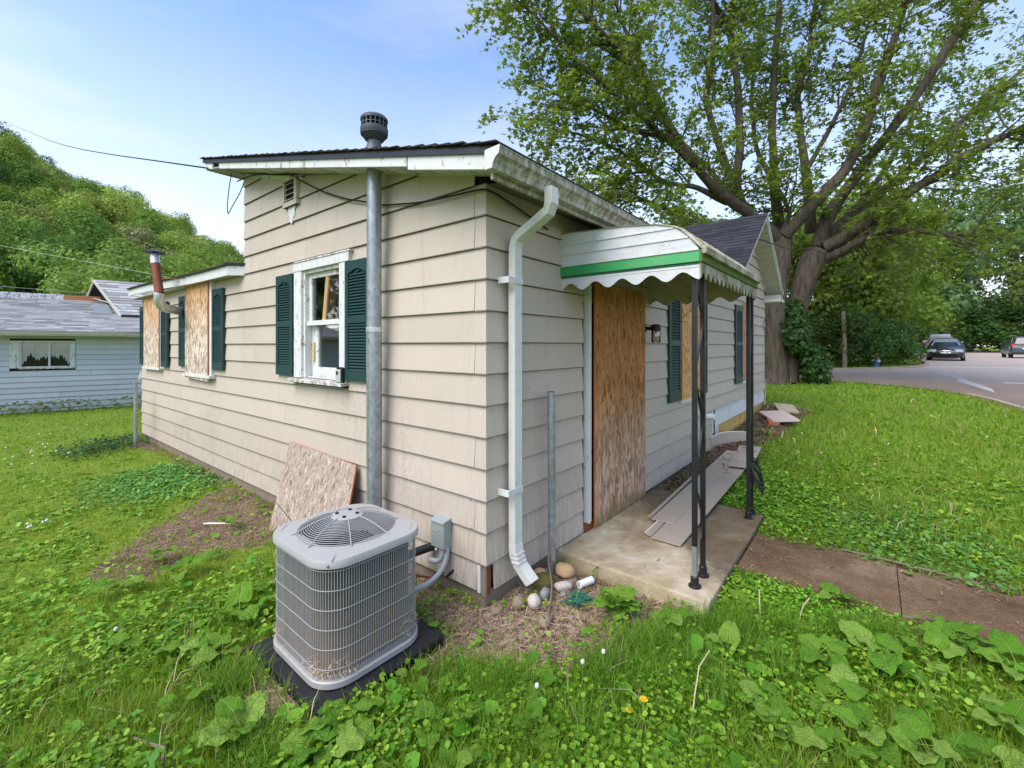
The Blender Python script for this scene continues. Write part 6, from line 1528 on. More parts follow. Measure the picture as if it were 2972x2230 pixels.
# ------------------------------------------------------------------ smaller trees: prototypes and copies
def make_tree(name, h, r, nleaf, size, m, label, cat='tree', group=None, trunk=True, squat=.8, nb=9, seed=0, low=.25):
    rs = random.Random(seed); T_ = empty(name); tag(T_, label, cat, group)
    blobs = [((0, 0, h - r * squat), (r * .72, r * .72, r * squat))]
    for k in range(nb):
        a = rs.uniform(0, 6.283); q = rs.uniform(.35, .75) * r; z = h * rs.uniform(low + .12, .93); rr = r * rs.uniform(.30, .52)
        blobs.append(((q * math.cos(a), q * math.sin(a), z), (rr, rr, rr * rs.uniform(.65, .95))))
    blob_leaves('crown', blobs, nleaf, size, m, T_, 1.0, .62)
    if trunk:
        mb = MB(); mb.tube([(0, 0, -.6), (.05 * r, 0, h * .25), (.0, .06 * r, h * .55), (0, 0, h * .85)], [h * .022, h * .017, h * .012, h * .004], 7)
        for k in range(4):
            a = rs.uniform(0, 6.283); z = h * rs.uniform(.25, .5); mb.tube([(0, 0, z), (r * .35 * math.cos(a), r * .35 * math.sin(a), z + h * .16), (r * .6 * math.cos(a), r * .6 * math.sin(a), z + h * .26)], [h * .009, h * .006, h * .003], 5)
        mb.build('trunk', 'bark2', T_, True)
    return T_
def copy_tree(o, loc, rz=0, s=(1, 1, 1), label=None, parent=None):
    c = o.copy(); COL.objects.link(c)
    if parent is not None: c.parent = parent
    else:
        c.location = loc; c.rotation_euler = (0, 0, rz); c.scale = s
        if label: c['label'] = label
    for ch in o.children: copy_tree(ch, None, parent=c)
    return c
def place(o, x, y, z, rz=0, s=1, sz=None):
    o.location = (x, y, z); o.rotation_euler = (0, 0, rz); o.scale = (s, s, sz or s)
# trees and shrubs on the far side of the side road
sm = make_tree('young_tree', 7.5, 2.9, 6800, .21, 'leaf_small', 'bright green young tree overhanging the hedge above the fire hydrant', seed=1, low=.12)
place(sm, 28.6, .2, .75, .4, 1.15)
for (x, y, s, rz, sz, lab) in ((27.2, 2.9, 1.05, 1.2, 1.15, 'leafy young tree directly behind the maple trunk'), (31.8, -2.0, 1.1, 2.2, 1.2, 'leafy young tree leaning toward the parked dark sedan'),
                               (33.5, -.6, 1.5, 3.4, 1.45, 'taller young tree standing back between the hydrant and the sedan'), (38.5, -2.4, 1.35, .2, 1.4, 'leafy tree arching above the parked sedan roof'),
                               (25.6, 6.5, 1.1, 5.1, 1.2, 'young tree half hidden by the house gable'), (45.5, -3.2, 1.35, 5.0, 1.5, 'leafy tree beyond the parked cars at the road bend'), (54.5, -4.0, 1.55, 1.9, 1.75, 'leafy roadside tree furthest along behind the parked cars')):
    copy_tree(sm, (x, y, .75), rz, (s, s, sz), lab)
hd = make_tree('hedge_shrub', 2.9, 1.55, 3400, .15, 'leaf_hedge', 'dark evergreen shrub behind the fire hydrant', 'shrub', 'dark hedge shrubs along the side road', False, .9, 8, 5, .05)
place(hd, 26.6, -.9, .62, 0)
for (x, y, s, rz, sz, lab) in ((25.4, .9, 1.0, 1.1, .9, 'dark hedge shrub beside the timber pole'), (24.8, 2.6, 1.1, 2.0, 1.05, 'dark hedge shrub just right of the maple trunk'), (27.9, -2.4, .85, 3.0, .85, 'dark rounded hedge shrub right of the hydrant'),
                               (29.6, -3.25, .75, 4.2, .85, 'leafy hedge shrub at the kerb corner beside the sedan'), (28.0, .2, 1.2, .5, 1.2, 'dark hedge shrub in the back row behind the timber pole'), (26.3, 4.0, 1.25, 5.2, 1.2, 'dark hedge shrub in the back row behind the maple trunk'),
                               (31.5, -3.3, .8, 2.5, .9, 'hedge shrub partly hiding the sedan flank'), (30.0, -1.6, 1.2, 3.6, 1.15, 'dark hedge shrub in the back row behind the hydrant'), (24.4, 5.0, 1.2, .9, 1.0, 'dark hedge shrub left of the maple trunk near the house')):
    copy_tree(hd, (x, y, .66), rz, (s, s, sz), lab)
# tall dark trees closing the road at the far right
fr = make_tree('tall_tree', 17, 5.2, 5200, .42, 'leaf_far', 'tall dark green tree above the silver grey car at the far roadside', seed=9, low=.10, nb=13)
place(fr, 84, -10.5, .9, 0, 1.25, 1.45)
k = 0
for (x, y, s, rz, lab) in ((96, -14, 1.0, 1.0, 'tall dark tree filling the right picture edge over the grass verge'), (104, -20, 1.15, 2.1, 'tall dark tree behind the slate car at the right edge'), (80, -20.5, .85, 3.3, 'tall dark tree over the slate car roof'),
                           (108, -9.5, 1.0, 4.0, 'tall dark tree at the end of the road'), (76, -3.0, .85, 5.0, 'tall dark tree left of the road end'), (66, -1.5, .8, .6, 'tall dark tree behind the parked cars and young trees'), (92, -3.5, 1.0, 2.6, 'tall dark tree rising behind the road bend'),
                           (112, -27, 1.2, .3, 'tall dark tree beyond the right picture edge'), (92, -27, 1.0, 4.4, 'tall dark tree right of the slate car'), (70, -36, 1.0, 1.4, 'tall dark tree right of the slate car outside the frame'), (84, -44, 1.1, 2.4, 'tall dark tree far right across the road'), (60, -40, .9, 3.1, 'tall dark tree beyond the right lawn edge'), (58, 9, .85, 3.9, 'tall dark tree seen through the maple limbs')):
    copy_tree(fr, (x, y, .8), rz, (s * 1.2, s * 1.2, s * (1.45 if x > 72 else 1.0)), lab)
# big trees across the lawn on the left, outside the view but mirrored in the window
for (x, y, s, lab) in ((-15, 27, .9, 'tall tree left of the blue house mirrored in the window glass'), (-11, 30, 1.0, 'tall tree behind the blue house left end mirrored in the window glass'), (-20, 24, 1.0, 'tall tree far left of the lawn mirrored in the window glass'), (-24, 16, .9, 'tall tree at the left lawn edge mirrored in the window glass'), (-7.5, 31, .85, 'tall tree behind the left part of the blue house')):
    copy_tree(fr, (x, y, 0), x, (s, s, s), lab)
# verge shrubs
for (x, y, s, lab) in ((88, -16.9, 1.0, 'low bushy shrub on the far grass verge'), (80, -17.2, .8, 'smaller low shrub on the far grass verge near the slate car')): copy_tree(hd, (x, y, .7), x, (s * 1.6, s * 1.6, s * .9), lab)

for i, (x, y, s) in enumerate(((72, -7.5, .85), (78, -8.5, .9), (86, -13.2, 1.0), (92, -18.5, 1.1), (100, -11.5, 1.2), (84, -23.0, .9), (98, -24, 1.2), (106, -15.5, 1.25), (73, -19.6, .7))):
    copy_tree(hd, (x, y, .5), x, (s * 3.2, s * 3.2, s * 2.3), 'dense undergrowth bush below the tall trees ' + ('left of the road end', 'closing the road end', 'behind the grass verge', 'behind the slate car', 'at the far end of the road', 'at the right picture edge', 'deep behind the slate car', 'deep beyond the verge', 'right of the slate car roof')[i])

# ------------------------------------------------------------------ wooded hill on the left
def hill_h(x, y):
    d = np.stack([np.asarray(x, float) - CAM.x, np.asarray(y, float) - CAM.y], -1)
    b = d @ np.array([fwv.x, fwv.y]); a = d @ np.array([rtv.x, rtv.y])
    crest = np.log1p(np.exp((-a - 62) / 9.0)) * 9.0 * .57
    crest = 96 * np.tanh(crest / 96)
    t = np.clip((b - 40) / 92, 0, 1.0); s_ = t * t * (3 - 2 * t)
    return crest * s_ + .0 * b
ua, ub = np.linspace(-330, 40, 60), np.linspace(40, 240, 44)
UA, UB = np.meshgrid(ua, ub)
HX = CAM.x + fwv.x * UB + rtv.x * UA; HY = CAM.y + fwv.y * UB + rtv.y * UA; HZ = hill_h(HX, HY) - .25
ii = np.arange(UA.size).reshape(UA.shape)
hills = struct(np_mesh('hills', np.stack([HX, HY, HZ], -1).reshape(-1, 3), [np.stack([ii[:-1, :-1], ii[:-1, 1:], ii[1:, 1:], ii[1:, :-1]], -1).reshape(-1, 4)], plain('forest_floor', (.02, .028, .010), .95, 0, .3, .2)))
hills.data.polygons.foreach_set('use_smooth', [True] * len(hills.data.polygons))
protos = [make_tree('hill_tree', 12.5 + 1.5 * q, 4.9 + .35 * q, 5200, .44, 'leaf_hill', 'broadleaf tree in the dense spring green wood covering the hillside', 'tree', 'trees of the wooded hillside', True, .8, 10, 20 + q, .15) for q in range(4)]
bright = make_tree('bright_maple', 11, 5.0, 6500, .34, 'leaf_bright', 'bright yellow green maple at the foot of the hill behind the dormer', 'tree', None, True, .8, 16, 31, .08)
cream = make_tree('blossoming_tree', 12, 4.0, 3600, .42, 'leaf_cream', 'pale cream blossoming tree on the hillside above the stove pipe', 'tree', None, True, .8, 10, 33, .2)
rh = random.Random(5); cnt = 0; used = []
def cam_xy(a, b): return CAM.x + fwv.x * b + rtv.x * a, CAM.y + fwv.y * b + rtv.y * a
for b in np.arange(58, 190, 6.4):
    a = -1.34 * b
    while a < -.42 * b + 4:
        aa, bb_ = a + rh.uniform(-1.8, 1.8), b + rh.uniform(-2.4, 2.4)
        x, y = cam_xy(aa, bb_); z = float(hill_h(x, y))
        ok = z > .8 and bb_ < 172
        # skip what no sight line reaches: trees well behind the crest
        if ok and cnt < 285:
            p = protos[cnt % 4]; s = rh.uniform(.8, 1.15)
            if cnt < 4: place(p, x, y, z, rh.uniform(0, 6), s)
            else: copy_tree(p, (x, y, z), rh.uniform(0, 6), (s, s, s * rh.uniform(.85, 1.2)))
            cnt += 1
        a += 7.8 + rh.uniform(-1.5, 1.5) + max(0, b - 110) * .02
x, y = cam_xy(-34.5, 44); place(bright, x, y, .2, .5, 1.0)
for (a, b, s, lab) in ((-40.5, 45.5, 1.0, 'bright yellow green maple above the weathered ridge boards'), (-28.5, 45, .92, 'bright yellow green maple behind the rusty stove pipe'), (-23.5, 50, .9, 'bright maple low behind the addition roof'), (-49, 52, 1.1, 'darker edged maple at the left picture edge above the blue house')):
    x, y = cam_xy(a, b); copy_tree(bright, (x, y, .2), b + a, (s, s, s * 1.02), lab)
x, y = cam_xy(-91, 110); place(cream, x, y, float(hill_h(x, y)) + 1, 1, 1.35)
for (a, b, s, lab) in ((-82, 107, 1.25, 'second cream blossoming tree just left of the flue of the stove'), (-73.5, 106, 1.2, 'small pale blossoming tree beside the tall house wall')):
    x, y = cam_xy(a, b); copy_tree(cream, (x, y, float(hill_h(x, y)) + .5), a, (s, s, s), lab)

# ------------------------------------------------------------------ overhead wires, pole, hydrant
wire('service_wire', [(-.335, 4.56, 4.19), (-.26, 18, 8.3), (-.14, 36, 14.4), (.04, 58.6, 22.1), (.1, 66, 24.7)], .011, 'long dark service wire running from the high roof corner to the left', 'cable', 'wire')
wire('power_wire', [(-6, 52, 10.5), (-.57, 43.42, 8.59), (5.45, 31.16, 6.05), (7.99, 26.41, 4.95), (10, 22, 4.4)], .008, 'thin power wire crossing the hillside trees above the dormer', 'alu', 'wire')
wire('power_wire', [(-3.4, 43.75, 5.94), (-.81, 37.34, 5.33), (1.66, 27.9, 4.46), (1.55, 22.2, 4.1)], .008, 'thin wire reaching the dormer of the blue house', 'alu', 'wire')
wire('house_wire', [(7.7, -.40, 4.02), (10.5, -.62, 4.25), (14.5, -.72, 4.9), (24.9, -.98, 6.2), (34, -1.2, 8.4)], .012, 'dark wire running from the gable rake out past the maple', 'cable', 'wire')
wire('gable_wire', [(10.9, -.40, 3.65), (10.6, -.41, 3.2), (10.5, -.35, 2.75), (10.4, -.06, 2.55), (10.5, -.05, 2.0), (10.5, -.05, .9)], .006, 'thin black wire looping down the gable corner', 'cable', 'wire')
TP = tag(MB().tube([(25.7, -1.11, .6), (25.72, -1.1, 2.2), (25.75, -1.05, 3.6)], [.10, .095, .09], 12).build('timber_pole', 'wood_post', None, True), 'weathered timber pole standing in the hedge left of the hydrant', 'pole')
HY_ = empty('fire_hydrant', (27.04, -2.34, .78)); tag(HY_, 'blue fire hydrant with rust red bonnet at the side road kerb', 'fire hydrant')
hx, hy, hz = 27.04, -2.34, .76
mb = MB(); mb.lathe((hx, hy, hz), [(.19, 0), (.19, .04), (.13, .06), (.12, .46), (.16, .47), (.16, .51)], 16); mb.build('barrel', 'blue_hyd', HY_, True)
mb = MB(); mb.lathe((hx, hy, hz + .51), [(.155, 0), (.14, .08), (.09, .15), (.035, .17), (.035, .22), (.0, .225)], 16); mb.build('bonnet', 'red_hyd', HY_, True)
for sgn in (-1, 1): mb = MB(); mb.lathe((hx + sgn * .09 * rtv.x, hy + sgn * .09 * rtv.y, hz + .38), [(.06, 0), (.06, .10), (.04, .13), (.0, .135)], 12, (sgn * rtv.x, sgn * rtv.y, 0)); mb.build('outlet_cap', 'white_hyd', HY_, True)
mb = MB(); mb.lathe((hx - .1 * fwv.x, hy - .1 * fwv.y, hz + .33), [(.075, 0), (.075, .08), (.05, .11), (.0, .112)], 12, (-fwv.x, -fwv.y, 0)); mb.build('outlet_cap', 'white_hyd', HY_, True)

# ------------------------------------------------------------------ cars
def car(name, label, paint, L_, Wd, prof, glass_i, wheels, rear=False, glass='car_glass'):
    """body lofted from a side profile [(x, z_bottom, z_belt, z_top, half_width_belt, half_width_top)], front at x=0"""
    E_ = empty(name); tag(E_, label, 'car', 'parked cars on the far road')
    rings = []
    for (x, zb, zbelt, ztop, wb_, wt) in prof:
        rings.append([(x, -wb_ * .93, zb), (x, -wb_, zb + .18), (x, -wb_ * .985, zbelt), (x, -wt, ztop - .05), (x, -wt * .82, ztop), (x, wt * .82, ztop), (x, wt, ztop - .05), (x, wb_ * .985, zbelt), (x, wb_, zb + .18), (x, wb_ * .93, zb)])
    b = loft(rings).build('body', paint, E_, True)
    return E_
def fin_car(E_, loc, rz):
    E_.location = loc; E_.rotation_euler = (0, 0, rz)
def cpart(E_, mb, name, m, smooth=True, bevel=0): return mb.build(name, m, E_, smooth, bevel)
def wheel(E_, x, y, r):
    sgn = 1 if y > 0 else -1
    mb = MB(); mb.lathe((x, y - sgn * .20, r), [(r * .6, 0), (r * .97, .01), (r, .04), (r, .17), (r * .95, .205), (r * .66, .21)], 20, (0, sgn, 0)); w = cpart(E_, mb, 'wheel', 'tyre')
    mb = MB(); mb.lathe((x, y - sgn * .01, r), [(r * .66, 0), (r * .62, .02), (r * .2, .01), (0, .012)], 20, (0, sgn, 0)); mb.build('rim', 'chrome', w, True)
def sedan(name, label, paint, glass='car_glass'):
    prof = [(.0, .30, .55, .62, .62, .55), (.10, .22, .62, .70, .80, .70), (.35, .20, .68, .76, .88, .76), (1.15, .20, .80, .90, .90, .74), (1.22, .20, .86, .94, .90, .72), (2.0, .20, .93, 1.40, .91, .57), (2.5, .20, .94, 1.45, .91, .58), (3.3, .20, .95, 1.42, .91, .57), (4.05, .22, .95, 1.05, .90, .68), (4.65, .25, .90, 1.00, .86, .66), (4.80, .34, .75, .90, .78, .6)]
    E_ = car(name, label, paint, 4.8, 1.82, prof, None, None)
    cpart(E_, MB().hexa([(1.27, -.70, .955), (1.27, .70, .955), (1.30, .70, .95), (1.30, -.70, .95), (1.97, -.52, 1.395), (1.97, .52, 1.395), (2.0, .52, 1.38), (2.0, -.52, 1.38)]), 'windscreen', glass, False)
    for sgn in (-1, 1):
        cpart(E_, MB().prism([(1.55, sgn * .80, .99), (2.08, sgn * .625, 1.33), (3.2, sgn * .625, 1.34), (3.75, sgn * .80, 1.02)], (0, sgn * .02, 0)), 'side_glass', 'car_glass_dark', False)
        mb = MB(); mb.obox((.10, sgn * .60, .63), (.22, .36, .13), Matrix.Rotation(sgn * R(-22), 3, 'Z') @ Matrix.Rotation(R(-20), 3, 'Y')); cpart(E_, mb, 'headlight', 'lamp_clear', True, .03)
        mb = MB(); mb.obox((1.62, sgn * 1.02, 1.0), (.12, .20, .13)); cpart(E_, mb, 'mirror', paint, True, .03)
        cpart(E_, MB().box((1.60, min(sgn * .88, sgn * .95), .95), (1.66, max(sgn * .88, sgn * .95), .99)), 'mirror_arm', 'black', False)
        wheel(E_, .88, sgn * .88, .32); wheel(E_, 3.72, sgn * .88, .32)
    mb = MB(); n = 24; mb.tube([(-.005 + .05 * abs(math.cos(a)) ** 2, .40 * math.cos(a), .57 + .075 * math.sin(a)) for a in np.linspace(0, 2 * math.pi, n + 1)], .016, 6); cpart(E_, mb, 'grille_ring', 'chrome')
    cpart(E_, MB().prism([(.03, .385 * math.cos(a), .57 + .065 * math.sin(a)) for a in np.linspace(0, 2 * math.pi, 20, endpoint=False)], (.02, 0, 0)), 'grille', 'dark', False)
    mb = MB(); mb.lathe((.0, 0, .57), [(.062, 0), (.05, .012), (0, .014)], 14, (-1, 0, 0)); cpart(E_, mb, 'badge', 'chrome')
    cpart(E_, MB().box((.0, -.55, .30), (.08, .55, .40)), 'lower_intake', 'dark', False); cpart(E_, MB().box((-.02, -.84, .405), (.14, .84, .47)), 'bumper', paint, True, .02)
    return E_
RD = math.atan2(-1.0, 24)                                  # heading of the road away from the camera
s1 = sedan('parked_sedan', 'black sedan with oval chrome grille parked facing the camera by the hedge', 'car_black')
fin_car(s1, (36.4, -5.75, .91), R(-6))
s2 = sedan('parked_sedan', 'dull maroon car parked right behind the black sedan', 'car_pink'); fin_car(s2, (42.6, -6.2, 1.12), R(-4))
def suv(name, label, paint):
    prof = [(.0, .36, .70, .80, .70, .62), (.12, .28, .78, .90, .86, .74), (1.0, .26, .95, 1.05, .90, .76), (1.1, .26, .98, 1.08, .90, .74), (1.75, .26, 1.0, 1.62, .91, .62), (2.6, .26, 1.02, 1.70, .91, .64), (3.6, .28, 1.02, 1.68, .91, .64), (4.15, .30, 1.02, 1.55, .90, .62), (4.35, .34, 1.02, 1.06, .88, .70), (4.45, .36, .85, .95, .82, .66)]
    E_ = car(name, label, paint, 4.45, 1.82, prof, None, None)
    cpart(E_, MB().hexa([(4.36, -.68, 1.09), (4.36, .68, 1.09), (4.40, .68, 1.09), (4.40, -.68, 1.09), (4.17, -.55, 1.52), (4.17, .55, 1.52), (4.21, .55, 1.52), (4.21, -.55, 1.52)]), 'rear_glass', 'car_glass_dark', False)
    for sgn in (-1, 1):
        cpart(E_, MB().prism([(1.45, sgn * .81, 1.06), (1.85, sgn * .68, 1.54), (3.75, sgn * .68, 1.57), (4.05, sgn * .81, 1.10)], (0, sgn * .02, 0)), 'side_glass', 'car_glass_dark', False)
        mb = MB(); mb.obox((4.38, sgn * .76, .98), (.12, .16, .24)); cpart(E_, mb, 'tail_light', 'lamp_red', True, .03)
        mb = MB(); mb.tube([(1.9, sgn * .56, 1.70), (2.1, sgn * .56, 1.76), (3.6, sgn * .56, 1.75), (3.9, sgn * .56, 1.68)], .025, 6); cpart(E_, mb, 'roof_rail', 'chrome')
        mb = MB(); mb.obox((1.45, sgn * 1.0, 1.10), (.12, .20, .15)); cpart(E_, mb, 'mirror', paint, True, .03)
        wheel(E_, .85, sgn * .87, .35); wheel(E_, 3.55, sgn * .87, .35)
        mb = MB(); mb.obox((0.06, sgn * .62, .80), (.16, .34, .16)); cpart(E_, mb, 'headlight', 'lamp_clear', True, .03)
    cpart(E_, MB().box((4.40, -.30, .68), (4.49, .30, .80)), 'number_plate', 'white', False); cpart(E_, MB().box((4.30, -.86, .40), (4.52, .86, .60)), 'bumper', paint, True, .03)
    cpart(E_, MB().box((.0, -.42, .55), (.03, .42, .72)), 'grille', 'dark', False)
    return E_
v1 = suv('parked_suv', 'slate grey estate car seen from behind at the right picture edge', 'car_grey'); fin_car(v1, (52.2, -11.4, .91), math.pi - R(1.5))
v2 = suv('parked_suv', 'silver tall car furthest back in the parked row', 'car_silver'); fin_car(v2, (49.5, -6.7, 1.18), R(-4))
# ------------------------------------------------------------------ ground cover
HOUSEBOX = lambda x, y: (x > -.03) & (x < 10.7) & (y > -.02) & (y < 9.45)
NEIGH = lambda x, y: ((x - N0.x) * NB.x + (y - N0.y) * NB.y) > -.0
SLABP = [(.86, .03), (.86, -1.30), (3.03, -1.285), (3.16, .03)]
PATHP = [(1.64, -1.2), (1.66, -4.8), (2.46, -4.8), (2.46, -1.2)]
PADP = [(-1.28, -.07), (-1.28, .81), (-.39, .81), (-.43, -.06)]
ROADP = NEAR_EDGE[::-1] + FAR_KERB + FAR_EDGE
def blocked(x, y):
    return HOUSEBOX(x, y) | NEIGH(x, y) | in_poly(x, y, SLABP) | in_poly(x, y, PADP) | in_poly(x, y, ROADP)
def vnoise(x, y, s, off=0.0):
    """cheap smooth value noise, 0..1"""
    x = x * s + 100 + off * 7.3; y = y * s + 100 + off * 3.1
    xi, yi = np.floor(x).astype(int), np.floor(y).astype(int); fx, fy = x - xi, y - yi
    fx, fy = fx * fx * (3 - 2 * fx), fy * fy * (3 - 2 * fy)
    h = lambda i, j: np.modf(np.abs(np.sin(i * 127.1 + j * 311.7 + off) * 43758.5453))[0]
    return (h(xi, yi) * (1 - fx) + h(xi + 1, yi) * fx) * (1 - fy) + (h(xi, yi + 1) * (1 - fx) + h(xi + 1, yi + 1) * fx) * fy
def sample(n, d0, d1, half=82, power=1.0):
    a = R(1) * rng.uniform(-half, half, n) + AZ; u = rng.uniform(0, 1, n)
    d = d0 * (d1 / d0) ** u
    return CAM.x + d * np.cos(a), CAM.y + d * np.sin(a), d
def thin(x, y, base):
    """survival of plants over bare soil, chips and worn edges"""
    p = np.full(x.shape, base, float)
    p[region(x, y, DIRT, .20, 3)] *= .20; p[region(x, y, CHIPS, .10, 4)] *= .03; p[region(x, y, MULCH, .10, 5)] *= .06
    j = rng.normal(0, .045, x.shape); p[in_poly(x + j * 1.5 + .07 * (vnoise(x, y, 5.0, 71) - .5), y + j, PATHP)] = 0
    p[in_poly(x + j, y + j, SLABP)] = 0
    p *= .55 + .9 * vnoise(x, y, 2.2, 1)
    return p
def blades(name, x, y, d, h, w, m, lean=.6):
    n = len(x); a = rng.uniform(0, 2 * np.pi, n); ln = np.abs(rng.normal(0, lean, n)) + .08; la = rng.uniform(0, 2 * np.pi, n)
    z = gz(x, y) - .004
    px, py = np.cos(a) * w / 2, np.sin(a) * w / 2; lx, ly = np.cos(la) * ln * h, np.sin(la) * ln * h
    V = np.empty((n, 5, 3), np.float32)
    V[:, 0] = np.stack([x - px, y - py, z], -1); V[:, 1] = np.stack([x + px, y + py, z], -1)
    V[:, 2] = np.stack([x - px * .8 + lx * .35, y - py * .8 + ly * .35, z + h * .6], -1); V[:, 3] = np.stack([x + px * .8 + lx * .35, y + py * .8 + ly * .35, z + h * .6], -1)
    V[:, 4] = np.stack([x + lx, y + ly, z + h * np.sqrt(np.clip(1 - ln ** 2 * .5, .25, 1))], -1)
    o = (np.arange(n) * 5)[:, None]
    return np_mesh(name, V.reshape(-1, 3), [o + np.array([[0, 1, 3, 2]]), o + np.array([[2, 3, 4]])], m)
N = 300000
x, y, d = sample(N, .75, 30)
keep = (~blocked(x, y)) & (rng.uniform(0, 1, N) < thin(x, y, 1.0)); x, y, d = x[keep], y[keep], d[keep]
leftside = (y > 2.2 + .35 * x)
front = np.exp(-(np.maximum(d - 1.4, 0) / 1.6) ** 2)
tallpatch = vnoise(x, y, 1.3, 5)
h = .045 + .035 * vnoise(x, y, .9, 2) + front * (.05 + .14 * np.clip(tallpatch - .45, 0, 1)) + .03 * (~leftside)
h *= rng.uniform(.55, 1.25, len(x)); h[leftside] *= np.where(d[leftside] > 5, .75, 1)
w = .0046 * np.maximum(1, d / 2.0) ** .85 * rng.uniform(.7, 1.4, len(x))
h *= np.clip(.9 + d / 40, 1, 1.4)
thin_near = rng.uniform(0, 1, len(x)) < np.clip(.35 + .3 * d, .5, 1)
x, y, d, h, w, leftside = x[thin_near], y[thin_near], d[thin_near], h[thin_near], w[thin_near], leftside[thin_near]
L_ = leftside & (rng.uniform(0, 1, len(x)) < np.clip((d - 2.5) / 4, 0, .85))
stuff(blades('lawn_grass', x[L_], y[L_], d[L_], h[L_], w[L_], 'grass_yel')); stuff(blades('grass', x[~L_], y[~L_], d[~L_], h[~L_], w[~L_], 'grass'))
# taller fine tufts in front of the porch and round the pad
TUFT = [(.2, -1.05), (.3, -1.1), (-.15, -1.0), (.45, -1.22), (.75, -1.35), (-.5, -.62), (.05, -1.2), (1.0, -1.75), (.7, -1.55), (-.62, -.4), (.3, -1.35), (-.05, -1.0), (1.2, -2.05), (-.6, -.62), (.9, -1.5), (.15, -1.55), (-.5, -1.05), (-.75, -.75), (1.35, -2.2), (-1.55, -.05), (-1.45, .55), (.55, -1.75)]
tx = np.concatenate([rng.normal(a, .075, 620) for a, b in TUFT]); ty = np.concatenate([rng.normal(b, .075, 620) for a, b in TUFT])
k_ = (~blocked(tx, ty)) & ~in_poly(tx, ty, PATHP); tx, ty = tx[k_], ty[k_]; td = np.hypot(tx - CAM.x, ty - CAM.y)
stuff(blades('grass_tufts', tx, ty, td, rng.uniform(.07, .20, len(tx)), rng.uniform(.0025, .0045, len(tx)), 'weed_broad', .7))
# small round-leaved weeds
WEED = ([(0, 0, 0), (.35, .42, .06), (.85, .38, .10), (1.05, 0, .03), (.85, -.38, .10), (.35, -.42, .06), (.6, 0, -.04)], [(0, 6, 1), (1, 6, 2), (2, 6, 3), (3, 6, 4), (4, 6, 5), (5, 6, 0)])
WEED2 = ([(0, 0, 0), (.45, .40, .05), (1.0, 0, .02), (.45, -.40, .05)], [(0, 2, 1), (0, 3, 2)])
def weeds(name, n, d0, d1, size, m, prob, zlo, zhi, tm, tilt=.45, grow=.55):
    x, y, d = sample(n, d0, d1); k_ = (~blocked(x, y)) & (rng.uniform(0, 1, n) < thin(x, y, 1.0) * prob(x, y, d) * np.clip((vnoise(x, y, 3.1, 31) - .25) * 2.2, .05, 1)); x, y, d = x[k_], y[k_], d[k_]
    sc = size * rng.uniform(.6, 1.5, len(x)) * np.maximum(1, d / 2.2) ** grow
    z = gz(x, y) + rng.uniform(zlo, zhi, len(x)) * np.exp(-(np.maximum(d - 2, 0) / 8))
    return stuff(scatter_mesh(name, tm[0], tm[1], (rand_rot(len(x), tilt) * sc[:, None, None]).astype(np.float32), np.stack([x, y, z], -1).astype(np.float32), m))
fr_ = lambda x, y, d: np.clip(.25 + 1.1 * vnoise(x, y, 1.6, 8) * np.exp(-(np.maximum(d - 2.2, 0) / 2.2) ** 2) + .45 * (vnoise(x, y, 1.1, 9) > .5), 0, 1)
weeds('weed_leaves', 150000, .8, 9, .0215, 'clover', lambda x, y, d: fr_(x, y, d) * np.where(y > .9 + .2 * x, .40, .85), .025, .115, WEED)
weeds('weed_leaves', 76000, .9, 16, .028, 'clover', lambda x, y, d: np.clip(.12 + .8 * (vnoise(x, y, .8, 12) > .55), 0, 1), .01, .06, WEED2, .6, .5)
TRI = ([(0, 0, 0)] + [q for a in (0, 2.1, 4.2) for q in ((.5 * math.cos(a - .5), .5 * math.sin(a - .5), .08), (1.0 * math.cos(a - .22), 1.0 * math.sin(a - .22), .04), (.92 * math.cos(a), .92 * math.sin(a), -.02), (1.0 * math.cos(a + .22), 1.0 * math.sin(a + .22), .04), (.5 * math.cos(a + .5), .5 * math.sin(a + .5), .08))],
       [f for k in range(3) for f in ((0, 1 + 5 * k, 2 + 5 * k, 3 + 5 * k), (0, 3 + 5 * k, 4 + 5 * k, 5 + 5 * k))])
JAG = ([(0, 0, 0), (.18, .07, .05), (.30, .03, .07), (.42, .12, .10), (.52, .05, .10), (.68, .16, .10), (.80, .08, .07), (1.0, 0, .0), (.80, -.08, .07), (.68, -.16, .10), (.52, -.05, .10), (.42, -.12, .10), (.30, -.03, .07), (.18, -.07, .05)],
       [(0, 13, 12, 2, 1), (2, 12, 11, 3), (3, 11, 10, 4), (4, 10, 9, 5), (5, 9, 8, 6), (6, 8, 7)])
weeds('clover_leaves', 78000, .8, 10, .022, 'clover', lambda x, y, d: np.clip(.15 + 1.2 * (vnoise(x, y, 1.9, 41) - .35), 0, 1), .02, .10, TRI, .35)
weeds('dandelion_leaves', 18000, .8, 9, .10, 'weed_broad', lambda x, y, d: np.clip(.1 + 1.5 * (vnoise(x, y, 1.2, 51) - .4), 0, 1), .015, .07, JAG, .30, .15)
weeds('broad_weed_leaves', 9500, .8, 7, .062, 'weed_broad', lambda x, y, d: np.clip(1.6 * (vnoise(x, y, 1.5, 61) - .40), 0, 1), .02, .10, WEED, .40, .15)
